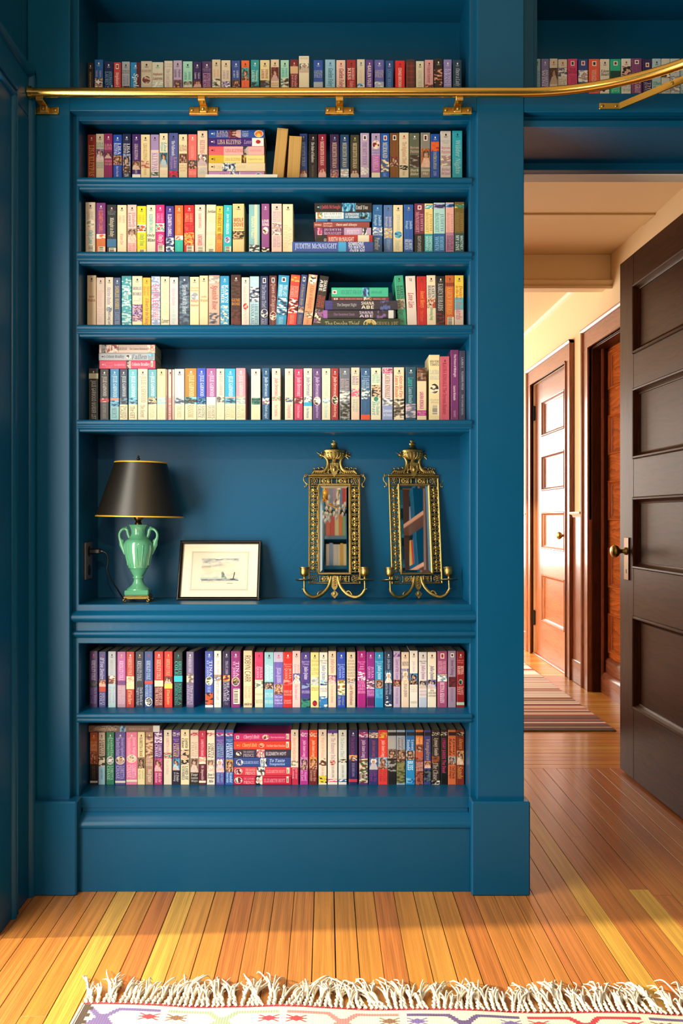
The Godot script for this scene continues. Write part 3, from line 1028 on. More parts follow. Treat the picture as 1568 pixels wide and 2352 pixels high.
func cover_mesh(w, h, d, uv, side):
	# the wrap-round cover: back board, slightly rounded spine, front board
	var m = Mesher.new()
	var r = min(0.0016, w * 0.12)
	var q = [Vector2(-w / 2, -d), Vector2(-w / 2, -r), Vector2(-w / 2 + r * 0.3, -r * 0.3), Vector2(-w / 2 + r, 0), Vector2(w / 2 - r, 0), Vector2(w / 2 - r * 0.3, -r * 0.3), Vector2(w / 2, -r), Vector2(w / 2, -d)]
	for i in 7:
		var a = q[i]
		var b = q[i + 1]
		var us = [side, side, side, side]
		if i > 0 and i < 6:
			var ua = uv.position.x + uv.size.x * (a.x / w + 0.5)
			var ub = uv.position.x + uv.size.x * (b.x / w + 0.5)
			us = [Vector2(ua, uv.end.y), Vector2(ub, uv.end.y), Vector2(ub, uv.position.y), Vector2(ua, uv.position.y)]
		m.quad(V(a.x, 0, a.y), V(b.x, 0, b.y), V(b.x, h, b.y), V(a.x, h, a.y), us[0], us[1], us[2], us[3])
	var t = 0.0006
	for y in [[h, 1.0], [0.0, -1.0]]:
		for k in [[-w / 2, -w / 2 + t, -d, 0.0], [w / 2 - t, w / 2, -d, 0.0], [-w / 2 + t, w / 2 - t, -0.0022, 0.0]]:
			var P = [V(k[0], y[0], k[3]), V(k[1], y[0], k[3]), V(k[1], y[0], k[2]), V(k[0], y[0], k[2])]
			if y[1] < 0: P.reverse()
			m.quad(P[0], P[1], P[2], P[3], side, side, side, side)
	for k in [[-1.0], [1.0]]:
		m.quad(V(k[0] * (w / 2 - t), 0, -d), V(k[0] * w / 2, 0, -d), V(k[0] * w / 2, h, -d), V(k[0] * (w / 2 - t), h, -d), side, side, side, side)
	return m

func pages_mesh(w, h, d):
	var m = Mesher.new()
	m.span(V(-w / 2 + 0.0007, 0.0008, -d + 0.0012), V(w / 2 - 0.0007, h - 0.0008, -0.0016))
	for i in m.t.size(): m.t[i] = Vector2(m.v[i].x * 40.0, (m.v[i].y + m.v[i].z) * 2.0)
	return m

func page_material(called, col):
	var im = Image.create(128, 32, false, Image.FORMAT_RGB8)
	var r = RandomNumberGenerator.new()
	r.seed = 9
	for x in 128:
		var g = r.randf_range(0.72, 1.0)
		for y in 32: im.set_pixel(x, y, Color(g, g, g * 0.98))
	var m = mat(called, col, 0.88)
	m.albedo_texture = ImageTexture.create_from_image(im)
	return m

const PLACE := {"A": "shelf above rail", "R": "shelf above doorway", "B": "first shelf under rail", "C": "second shelf under rail", "D": "third shelf under rail", "E": "fourth shelf under rail", "F": "shelf below mirrors", "G": "bottom shelf"}
const SHELF := {"A": [2.33, 2.55, "paperbacks on the shelf above the rail"], "R": [2.338, 2.56, "paperbacks on the shelf above the doorway"], "B": [2.1065, 2.535, "paperbacks on the first shelf under the rail"], "C": [1.886, 2.51, "paperbacks on the second shelf under the rail"], "D": [1.669, 2.53, "paperbacks on the third shelf under the rail"], "E": [1.387, 2.555, "paperbacks on the fourth shelf under the rail"], "F": [0.516, 2.53, "paperbacks on the shelf below the mirrors"], "G": [0.268, 2.567, "paperbacks on the bottom shelf"]}
var atlas_mat

func new_book(label, w, h, d, uv, side, group, m, called = "paperback_book"):
	var b = thing(called, label, "book", Vector3.ZERO, group)
	part(b, "cover", cover_mesh(w, h, d, uv, side), m)
	part(b, "page_block", pages_mesh(w, h, d), MT.page_edges)
	return b

func build_books():
	for f in [["s", "Droid Serif", 400, 0.0], ["b", "Droid Serif", 700, 0.0], ["i", "Droid Serif", 700, 0.25], ["n", "Droid Sans", 400, 0.0], ["m", "Droid Sans", 700, 0.0]]:
		var sf = SystemFont.new()
		sf.font_names = PackedStringArray([f[1]])
		sf.font_weight = f[2]
		sf.antialiasing = TextServer.FONT_ANTIALIASING_GRAY
		sf.multichannel_signed_distance_field = false
		var fv = FontVariation.new()
		fv.base_font = sf
		fv.variation_transform = Transform2D(Vector2(1, f[3]), Vector2(0, 1), Vector2.ZERO)
		FONT[f[0]] = fv
	pic_noise.seed = 3
	pic_noise.frequency = 0.03
	pic_noise.fractal_octaves = 2
	page_material("page_edges", "e6d3aa")
	page_material("yellow_edges", "dcae66")
	var atlas = Image.create(2048, 2048, false, Image.FORMAT_RGB8)
	atlas_mat = mat("printed_covers", "ffffff", 0.42)
	var todo = []
	var at = 0
	for line in BOOKS.split("\n", false):
		var f = line.split("|")
		var ps = Vector2i((at % 42) * CW, (at / 42) * CH)
		var sp = paint_spine(f[1], f[2], at + 1, SHOWN.get(f[0].get_slice(" ", 0), 1.0))
		atlas.fill_rect(Rect2i(ps, Vector2i(CW, CH)), hue(f[1]))
		atlas.blit_rect(sp, Rect2i(0, 0, CW - 2, CH - 6), ps + Vector2i(1, 1))
		atlas.blit_rect(sp, Rect2i(0, 0, 1, CH - 6), ps + Vector2i(0, 1))
		atlas.blit_rect(sp, Rect2i(CW - 3, 0, 1, CH - 6), ps + Vector2i(CW - 1, 1))
		todo.append([f, ps])
		at += 1
	atlas_mat.albedo_texture = ImageTexture.create_from_image(atlas)
	var seen_on = {}
	for q in todo:
		var f = q[0]
		var n = f[0].split(" ")
		var s = SHELF[n[0].left(1)]
		var uv = Rect2((Vector2(q[1]) + Vector2(1, 1)) / 2048.0, Vector2(CW - 2, CH - 6) / 2048.0)
		var side = (Vector2(q[1]) + Vector2(CW * 0.5, CH - 1.5)) / 2048.0
		var w = float(n[2]) / 1000.0
		var h = float(n[3]) / 1000.0
		var zf = CAM.z - s[1]
		if n[0].length() == 1:
			var a = float(n[4])
			var nth = seen_on.get(n[0], 0) + 1
			seen_on[n[0]] = nth
			var label = "%s, %d%s from left on %s" % [f[3], nth, "th" if nth / 10 == 1 else ["th", "st", "nd", "rd", "th", "th", "th", "th", "th", "th"][nth % 10], PLACE[n[0]]]
			var b = new_book(label, w, h, 0.104 if h < 0.2 else 0.112, uv, side, s[2], atlas_mat)
			b.position = V(float(n[1]) / 1000.0, s[0] + 0.0002 + abs(sin(a)) * w * 0.5, zf)
			b.rotation.z = -a
			if f[3].contains("turned to show its cover"):
				b.rotation.y = -0.2
		else:
			# lying: the head of the book points left, the spine towards the room
			var hard = f[3].contains("hardback")
			var b = new_book(f[3] + ", " + PLACE[n[0].left(1)], w, h, 0.104 if h < 0.19 or n[0] == "G*" else 0.13, uv, side, s[2], atlas_mat)
			b.position = V(float(n[1]) / 1000.0, float(n[4]) / 1000.0, zf + (0.012 if hard else R.randf_range(-0.003, 0.004)))
			b.rotation.z = PI / 2
	odd_books()

func odd_books():
	# two books shelved back to front, their yellowed fore-edges showing
	for k in [["yellowed book turned fore-edge out, leaning and taller, first shelf under rail", -0.1485, 0.0330, 0.176, 0.100, 0.0], ["yellowed book turned fore-edge out, shorter, first shelf under rail", -0.1010, 0.0380, 0.152, 0.06, 0.0]]:
		var b = thing("paperback_book", k[0], "book", V(k[1] , 2.1067 + sin(k[4]) * k[2] * 0.5, -0.205), "paperbacks on the first shelf under the rail")
		var uv = Rect2(0.01, 0.01, 0.001, 0.001)
		var m = cover_mesh(k[2], k[3], 0.104, uv, uv.position)
		part(b, "cover", m, mat("buff_card", "c89a5a", 0.6))
		part(b, "page_block", pages_mesh(k[2], k[3], 0.1055), MT.yellow_edges)
		b.rotation.y = PI
		b.rotation.z = k[4]
	# the white slab under the first stack and the blue hardback under the second
	var wb = thing("hardback_book", "thin white hardback lying under the stack, first shelf under rail", "book", V(-0.145, 2.11650, -0.060), "paperbacks on the first shelf under the rail")
	var u0 = Rect2(0.01, 0.01, 0.001, 0.001)
	part(wb, "cover", cover_mesh(0.0196, 0.216, 0.15, u0, u0.position), mat("white_cloth", "e9e6dc", 0.6))
	part(wb, "page_block", pages_mesh(0.0196, 0.216, 0.15), MT.page_edges)
	wb.rotation.z = PI / 2
	var im = Image.create(420, 60, false, Image.FORMAT_RGB8)
	im.fill(Color.html("2a4fa0"))
	im.fill_rect(Rect2i(240, 0, 40, 60), Color.html("2f9ad0"))
	im.fill_rect(Rect2i(280, 0, 140, 60), Color.html("22408c"))
	for k in [["JUDITH McNAUGHT", "s", 14, 10, 218, 34, "e8ecf4"], ["SOMEONE", "m", 292, 2, 80, 17, "f0f0f4"], ["TO WATCH", "m", 292, 21, 84, 17, "f0f0f4"], ["OVER ME", "m", 300, 40, 78, 17, "f0f0f4"]]:
		var d = lettering(k[0], k[1]).duplicate()
		d.resize(k[4], k[5], Image.INTERPOLATE_LANCZOS)
		ink(im, d, Vector2i(k[2], k[3]), Color.html(k[6]))
	im.rotate_90(CLOCKWISE)
	var m = mat("blue_jacket", "ffffff", 0.35)
	m.albedo_texture = ImageTexture.create_from_image(im)
	var hb = thing("hardback_book", "blue hardback with large white capitals under the stack, second shelf under rail", "book", V(0.1407, 1.9033, -0.050), "paperbacks on the second shelf under the rail")
	part(hb, "cover", cover_mesh(0.0342, 0.241, 0.16, Rect2(0, 0, 1, 1), Vector2(0.5, 0.05)), m)
	part(hb, "page_block", pages_mesh(0.0342, 0.241, 0.16), MT.page_edges)
	hb.rotation.z = PI / 2

# ---------------------------------------------------------------- things in the niche
func P2(a):
	var o = []
	for q in a: o.append(Vector2(q[0], q[1]))
	return o

func build_niche():
	build_lamp()
	build_outlet()
	build_picture()
	var first = build_sconce("ornate gilt brass mirror sconce facing forward, nearer the framed watercolour")
	first.position = V(0.0275, 0.8400, -0.190)
	first.rotation = V(deg_to_rad(-SC_LEAN), deg_to_rad(SC_YAW1), 0)
	var second = first.duplicate()
	second.name = numbered("mirror_sconce")
	add_child(second)
	second.set_meta("label", "ornate gilt brass mirror sconce turned sideways, in the niche corner")
	second.position = V(0.290, 0.8400, -0.190)
	second.rotation = V(deg_to_rad(-SC_LEAN), deg_to_rad(SC_YAW2), 0)

const SC_LEAN := 8.0
const SC_YAW1 := 0.1
const SC_YAW2 := 8.5

func build_lamp():
	var t = thing("table_lamp", "green ceramic urn table lamp with a black gold-edged shade", "lamp", V(-0.578, 0.839, -0.132))
	t.rotation.y = 0.06
	# brass stand on scrolled feet
	var b = Mesher.new()
	b.box(V(0, 0.0150, 0), V(0.078, 0.004, 0.078), 0.001)
	b.box(V(0, 0.0115, 0), V(0.071, 0.005, 0.071), 0.001)
	b.box(V(0, 0.0185, 0), V(0.074, 0.003, 0.074), 0.001)
	part(t, "stand", b, MT.antique_brass)
	for sx in [-1, 1]:
		for sz in [-1, 1]:
			var f = Mesher.new()
			f.tube(curve([V(0.030 * sx, 0.012, 0.033 * sz), V(0.035 * sx, 0.010, 0.036 * sz), V(0.039 * sx, 0.006, 0.0385 * sz), V(0.036 * sx, 0.0026, 0.037 * sz), V(0.032 * sx, 0.004, 0.036 * sz), V(0.0335 * sx, 0.0068, 0.0365 * sz)], 5), 0.0026, 8)
			part(t, "foot", f, MT.antique_brass)
	# ceramic body
	var g = Mesher.new()
	g.box(V(0, 0.0280, 0), V(0.073, 0.0165, 0.073), 0.003)
	g.lathe(P2([[0.0352, 0.0355], [0.0352, 0.0385], [0.033, 0.0405], [0.026, 0.0455], [0.0185, 0.0535], [0.0142, 0.063], [0.0138, 0.069], [0.0165, 0.0715], [0.0182, 0.0735], [0.0178, 0.0755], [0.0152, 0.0765], [0.0152, 0.0775], [0.0195, 0.0845], [0.0245, 0.0935], [0.0295, 0.1025], [0.0312, 0.1035], [0.0312, 0.1050], [0.0318, 0.1065], [0.0362, 0.1200], [0.0405, 0.1380], [0.0436, 0.1560], [0.0442, 0.1680], [0.0432, 0.1780], [0.0395, 0.1870], [0.0330, 0.1925], [0.0300, 0.1935], [0.0292, 0.1955], [0.0255, 0.1985], [0.0225, 0.2050], [0.0214, 0.2110], [0.0222, 0.2190], [0.0258, 0.2285], [0.0305, 0.2345], [0.0318, 0.2352], [0.0312, 0.2362], [0.024, 0.2360], [0.0001, 0.2350]]), Vector3.ZERO, 48)
	part(t, "urn_body", g, MT.celadon)
	# raised panels on the belly
	for k in 6:
		var a = k * TAU / 6 + 0.26
		var d = V(cos(a), 0, sin(a))
		var pm = Mesher.new()
		for e in [-0.2, 0.2]:
			var q = []
			for i in 9:
				var y = 0.111 + i * 0.0078
				var rr = lerp(0.0330, 0.0437, clamp((y - 0.107) / 0.05, 0, 1)) + 0.0006
				var ea = a + e * (0.75 + 0.35 * i / 8.0)
				q.append(V(cos(ea) * rr, y, sin(ea) * rr))
			pm.tube(q, 0.0013, 6)
		part(t, "rib", pm, MT.celadon)
	# swan neck handles
	for s in [-1.0, 1.0]:
		var h = Mesher.new()
		h.tube(curve([V(0.0250 * s, 0.1900, 0), V(0.0310 * s, 0.2060, 0), V(0.0340 * s, 0.2190, 0), V(0.0405 * s, 0.2235, 0), V(0.0500 * s, 0.2200, 0), V(0.0570 * s, 0.2090, 0), V(0.0570 * s, 0.1960, 0), V(0.0525 * s, 0.1850, 0), V(0.0500 * s, 0.1740, 0), V(0.0455 * s, 0.1600, 0), V(0.0415 * s, 0.1440, 0)], 6), curve_radii([0.0040, 0.0050, 0.0056, 0.0052, 0.0046, 0.0040, 0.0042, 0.0068, 0.0085, 0.0066, 0.0026], 6), 10, 1.0)
		h.tube(curve([V(0.034 * s, 0.219, 0), V(0.0355 * s, 0.2275, 0), V(0.0405 * s, 0.229, 0)], 4), [0.0040, 0.0036, 0.003, 0.0026, 0.0022, 0.0018, 0.0014, 0.001, 0.0006], 6)
		h.ball(V(0.050 * s, 0.1830, 0.0), V(0.0075, 0.0085, 0.006), 10, 6)
		part(t, "handle", h, MT.celadon)
	# socket, harp and shade
	var s2 = Mesher.new()
	s2.lathe(P2([[0.0001, 0.235], [0.010, 0.235], [0.0105, 0.240], [0.0075, 0.246], [0.0130, 0.254], [0.0140, 0.262], [0.0138, 0.290], [0.0100, 0.296], [0.0001, 0.297]]), Vector3.ZERO, 20)
	s2.box(V(0.017, 0.262, 0.006), V(0.012, 0.005, 0.005), 0.001)
	part(t, "socket", s2, MT.old_bronze)
	var hp = Mesher.new()
	hp.tube(curve([V(-0.010, 0.252, 0), V(-0.045, 0.29, 0), V(-0.052, 0.34, 0), V(-0.03, 0.405, 0), V(0.0, 0.424, 0), V(0.03, 0.405, 0), V(0.052, 0.34, 0), V(0.045, 0.29, 0), V(0.010, 0.252, 0)], 5), 0.0016, 6)
	part(t, "harp", hp, MT.old_bronze)
	var bl = Mesher.new()
	bl.lathe(P2([[0.0001, 0.296], [0.013, 0.297], [0.014, 0.312], [0.026, 0.335], [0.030, 0.352], [0.024, 0.372], [0.0001, 0.384]]), Vector3.ZERO, 18)
	part(t, "bulb", bl, MT.white_trim)
	var y0 = 0.2610
	var y1 = 0.4270
	var sh = Node3D.new()
	sh.name = "shade"
	t.add_child(sh)
	sh.rotation.z = -0.018
	var s3 = Mesher.new()
	s3.lathe(P2([[0.1330, y0], [0.0790, y1], [0.0778, y1], [0.1318, y0], [0.1330, y0]]), Vector3.ZERO, 64, 1.0, 0.90)
	part(sh, "shade_skin", s3, MT.shade_black)
	for q in [[y0, 0.1333, 0.1316], [y1, 0.0802, 0.0783]]:
		var tr = Mesher.new()
		var dy = 0.0038
		tr.lathe(P2([[q[1] + 0.0008, q[0] - dy * 0.55], [q[1] + 0.0012, q[0]], [q[2] + 0.0008, q[0] + dy * 0.6], [q[2] - 0.0030, q[0] + dy * 0.4], [q[1] - 0.0030, q[0] - dy * 0.6], [q[1] + 0.0008, q[0] - dy * 0.55]]), Vector3.ZERO, 64, 1.0, 0.90, -1.0)
		part(sh, "gold_edge", tr, MT.gold_trim)
	var sp = Mesher.new()
	for k in 3:
		var a = k * TAU / 3 + 0.4
		sp.tube([V(0, 0.424, 0), V(cos(a) * 0.078, y1 - 0.002, sin(a) * 0.070)], 0.0012, 5)
	part(sh, "spider", sp, MT.old_bronze)
	var fi = Mesher.new()
	fi.lathe(P2([[0.0001, 0.424], [0.0040, 0.425], [0.0036, 0.430], [0.0020, 0.432], [0.0022, 0.434], [0.0048, 0.437], [0.0050, 0.4405], [0.0028, 0.4425], [0.0022, 0.4435], [0.0034, 0.4455], [0.0030, 0.448], [0.0001, 0.4495]]), Vector3.ZERO, 16)
	part(t, "finial", fi, MT.bakelite)
	# plug and cord to the socket on the side wall
	var back = t.transform.affine_inverse()
	var pl = Mesher.new()
	pl.box(V(-0.7135, 0.9925, -0.140), V(0.036, 0.018, 0.024), 0.004)
	pl.tube([V(-0.698, 0.9925, -0.14), V(-0.689, 0.9920, -0.14)], [0.0065, 0.004], 8)
	var pm2 = Mesher.new()
	pm2.add(pl, back)
	part(t, "plug", pm2, MT.bakelite)
	var cd = Mesher.new()
	cd.tube(curve([V(-0.690, 0.9920, -0.14), V(-0.678, 0.984, -0.142), V(-0.676, 0.962, -0.150), V(-0.681, 0.935, -0.156), V(-0.672, 0.905, -0.165), V(-0.655, 0.872, -0.180), V(-0.640, 0.8425, -0.195), V(-0.62, 0.8415, -0.19), V(-0.598, 0.8415, -0.165), V(-0.585, 0.848, -0.15)], 6), 0.0024, 8)
	var cm = Mesher.new()
	cm.add(cd, back)
	part(t, "cord", cm, MT.bakelite)

func curve_radii(a, n):
	var o = []
	for i in a.size() - 1:
		for k in n: o.append(lerp(a[i], a[i + 1], float(k) / n))
	o.append(a[a.size() - 1])
	return o

func build_outlet():
	var t = thing("wall_outlet", "bronze outlet plate on the niche side beside the lamp", "outlet", V(-0.737, 0.9635, -0.1385))
	part(t, "plate", bx(V(0, -0.0575, -0.036), V(0.0055, 0.0575, 0.036), 0.002), MT.bronze_plate)
	for y in [0.0285, -0.0285]:
		var m = Mesher.new()
		m.lathe(P2([[0.0001, 0.0], [0.0165, 0.0], [0.0165, 0.002], [0.0150, 0.003], [0.0001, 0.003]]), Vector3.ZERO, 20)
		var q = Mesher.new()
		q.add(m, Transform3D(Basis(Vector3.BACK, -PI / 2), V(0.004, y, 0)))
		part(t, "receptacle", q, MT.bakelite)
	var s = Mesher.new()
	s.ball(V(0.0055, 0, 0), V(0.0012, 0.003, 0.003), 8, 4)
	part(t, "screw", s, MT.old_bronze)

func build_picture():
	var t = thing("framed_watercolour", "small framed watercolour of a boat at sea leaning in the niche", "picture", V(-0.3357, 0.8392, -0.158))
	t.rotation.x = deg_to_rad(-22.5)
	var w = 0.260
	var h = 0.198
	var e = 0.0105
	var pr = P2([[0, -0.012], [0, 0.003], [0.002, 0.005], [0.006, 0.0045], [0.0085, 0.0015], [0.0105, 0.001], [0.0105, -0.012]])
	for k in [[V(-w / 2, 0, 0), V(0, 1, 0), V(w, 0, 0)], [V(-w / 2, h, 0), V(0, -1, 0), V(w, 0, 0)], [V(-w / 2, 0, 0), V(1, 0, 0), V(0, h, 0)], [V(w / 2, 0, 0), V(-1, 0, 0), V(0, h, 0)]]:
		var m = Mesher.new()
		m.extrude(pr, k[0], k[1], V(0, 0, 1), k[2], 0.3)
		part(t, "frame_side", m, MT.frame_black)
	part(t, "backing", bx(V(-w / 2 + 0.004, 0.004, -0.0118), V(w / 2 - 0.004, h - 0.004, -0.009)), MT.frame_black)
	var mb = Mesher.new()
	var x0 = -w / 2 + e - 0.002
	var y0 = e - 0.002
	mb.quad(V(x0, y0, -0.004), V(-x0, y0, -0.004), V(-x0, h - y0, -0.004), V(x0, h - y0, -0.004), Vector2(0, 1), Vector2(1, 1), Vector2(1, 0), Vector2(0, 0))
	mb.face([V(x0, y0, -0.009), V(-x0, y0, -0.009), V(-x0, h - y0, -0.009), V(x0, h - y0, -0.009)], V(0, h / 2, 0))
	part(t, "mounted_watercolour", mb, watercolour())

func watercolour():
	var W = 480
	var H = 352
	var im = Image.create(W, H, false, Image.FORMAT_RGB8)
	var f = FastNoiseLite.new()
	f.seed = 21
	f.frequency = 0.012
	f.fractal_octaves = 4
	var board = Color.html("efe7cc")
	var paper = Color.html("e3d5bf")
	for y in H:
		for x in W:
			var u = float(x) / W
			var v = float(y) / H
			var c = board
			if u > 0.125 and u < 0.875 and v > 0.145 and v < 0.862:
				c = paper
				var q = f.get_noise_2d(x, y * 2.2)
				var q2 = f.get_noise_2d(x * 2.0 + 400, y * 5.0)
				# washes of sky, inside ragged edges
				var inside = u > 0.262 + q2 * 0.02 and u < 0.735 + q2 * 0.05 and v > 0.275 + q * 0.02 and v < 0.72 + q2 * 0.02
				if inside:
					var cl = exp(-pow((v - 0.33 - (0.5 - u) * 0.1) / 0.045, 2.0)) * (0.75 - u * 0.5) + exp(-pow((v - 0.43 + (u - 0.3) * 0.14) / 0.022, 2.0)) * clamp(0.9 - abs(u - 0.38) * 4.0, 0.0, 0.9) + exp(-pow((v - 0.285) / 0.02, 2.0)) * 0.5
					c = c.lerp(Color.html("5d7380"), clamp(cl * (0.8 + q * 1.3), 0, 0.9))
					c = c.lerp(Color.html("dcc09a"), clamp(exp(-pow((v - 0.48) / 0.08, 2.0)) * (0.35 + q), 0, 0.5))
					c = c.lerp(Color.html("a9b4b0"), clamp(exp(-pow((v - 0.6) / 0.05, 2.0)) * (0.3 + q * 1.2), 0, 0.6))
					var sea = exp(-pow((v - 0.672) / 0.012, 2.0)) + exp(-pow((v - 0.705) / 0.008, 2.0)) * 0.5 * clamp(1.0 - u * 1.2, 0, 1)
					c = c.lerp(Color.html("2f4a5c"), clamp(sea * (0.85 + q2 * 0.7), 0, 0.95))
					c = c.lerp(Color.html("88a0a6"), clamp(exp(-pow((v - 0.645) / 0.016, 2.0)) * 0.6, 0, 0.6))
					# sail and hull, then the beacon
					if v > 0.52 and v < 0.655 and u > 0.52 + (v - 0.52) * 0.05 and u < 0.545 + (v - 0.52) * 0.38: c = c.lerp(Color.html("6b8078"), 0.75 + q2)
					if abs(u - 0.685 + (v - 0.6) * 0.12) < 0.006 and v > 0.53 and v < 0.66: c = Color.html("2a2a2a")
					if abs(u - 0.672) < 0.035 and abs(v - 0.658) < 0.012 - abs(u - 0.672) * 0.2: c = Color.html("34424a")
				if v > 0.728 and v < 0.742 and u > 0.54 and u < 0.68 and q2 > 0.0: c = c.lerp(Color.html("6a6a6a"), 0.6)
			for k in [[0.125, 0.145, 0.875, 0.862], [0.137, 0.163, 0.863, 0.845]]:
				var dx = min(abs(u - k[0]), abs(u - k[2])) * W
				var dy = min(abs(v - k[1]), abs(v - k[3])) * H
				if (dx < 0.8 and v > k[1] - 0.004 and v < k[3] + 0.004) or (dy < 0.8 and u > k[0] - 0.003 and u < k[2] + 0.003): c = Color.html("8e8a72")
			im.set_pixel(x, y, c)
	var m = mat("watercolour", "ffffff", 0.35)
	m.albedo_texture = ImageTexture.create_from_image(im)
	m.clearcoat_enabled = true
	m.clearcoat = 0.3
	m.clearcoat_roughness = 0.05
	return m

# ---------------------------------------------------------------- mirror sconces
func spiral(c, r0, r1, a0, a1, z, n = 12):
	var o = []
	for i in n + 1:
		var f = float(i) / n
		var a = lerpf(a0, a1, f)
		var r = lerpf(r0, r1, f)
		o.append(c + V(cos(a) * r, sin(a) * r, z))
	return o

func rosette(m, c, r, petals = 8):
	m.ball(c + V(0, 0, 0.0015), V(r * 0.26, r * 0.26, 0.0028), 8, 4)
	for k in petals:
		var a = k * TAU / petals + PI / petals
		var d = V(cos(a), sin(a), 0)
		var b = Mesher.new()
		b.ball(Vector3.ZERO, V(r * 0.36, r * 0.15, 0.002), 8, 4)
		m.add(b, Transform3D(Basis(Vector3.BACK, a), c + d * r * 0.58))
	m.tube(spiral(c, r, r, 0, TAU, -0.001, 20), 0.0009, 6)

func border_unit():
	# one repeat of the pierced border, 0.0465 long, centred on x, running along y
	var m = Mesher.new()
	m.ball(V(0, 0.0, 0.001), V(0.0046, 0.0046, 0.0036), 10, 5)
	for s in [-1.0, 1.0]:
		for q in [-1.0, 1.0]:
			m.tube(curve([V(0.001 * s, 0.002 * q, 0), V(0.0055 * s, 0.0055 * q, 0.0008), V(0.0100 * s, 0.0065 * q, 0), V(0.0105 * s, 0.0025 * q, 0.0004), V(0.0075 * s, 0.0022 * q, 0.001)], 4), 0.0019, 6)
			m.tube(curve([V(0.0025 * s, 0.0065 * q, 0), V(0.0060 * s, 0.0105 * q, 0.0004), V(0.0118 * s, 0.0095 * q, -0.0004)], 4), 0.0017, 6)
		# leaf and fleuron
		m.ball(V(0, 0.0095 * s, 0.0006), V(0.0046, 0.0062, 0.0028), 8, 5)
		m.ball(V(0, 0.0160 * s, 0.0), V(0.0020, 0.0044, 0.0018), 6, 4)
		for q in [-1.0, 1.0]:
			var b = Mesher.new()
			b.ball(Vector3.ZERO, V(0.0048, 0.0022, 0.0018), 6, 4)
			m.add(b, Transform3D(Basis(Vector3.BACK, 0.8 * q * s), V(0.0036 * q, 0.0120 * s, 0.0004)))
		m.tube([V(-0.0125, 0.0225 * s, -0.0006), V(-0.006, 0.0205 * s, 0.0004), V(0, 0.0215 * s, 0.001), V(0.006, 0.0205 * s, 0.0004), V(0.0125, 0.0225 * s, -0.0006)], 0.0019, 6)
		m.ball(V(0, 0.0222 * s, 0.0008), V(0.0026, 0.0022, 0.002), 6, 4)
		# corner fillets that narrow the openings
		for q in [-1.0, 1.0]:
			m.tube([V(0.0135 * q, 0.023 * s, -0.0008), V(0.0115 * q, 0.018 * s, -0.0006), V(0.0112 * q, 0.012 * s, -0.0008), V(0.0135 * q, 0.009 * s, -0.001)], 0.0019, 6)
	return m

func crest_scaled(m):
	# the crest stands a little taller and wider than drawn, from the frame's top edge up
	var o = Mesher.new()
	o.add(m, Transform3D(Basis.from_scale(V(1.13, 1.03, 1.25)), V(0, -0.390 * 0.03, 0)))
	return o

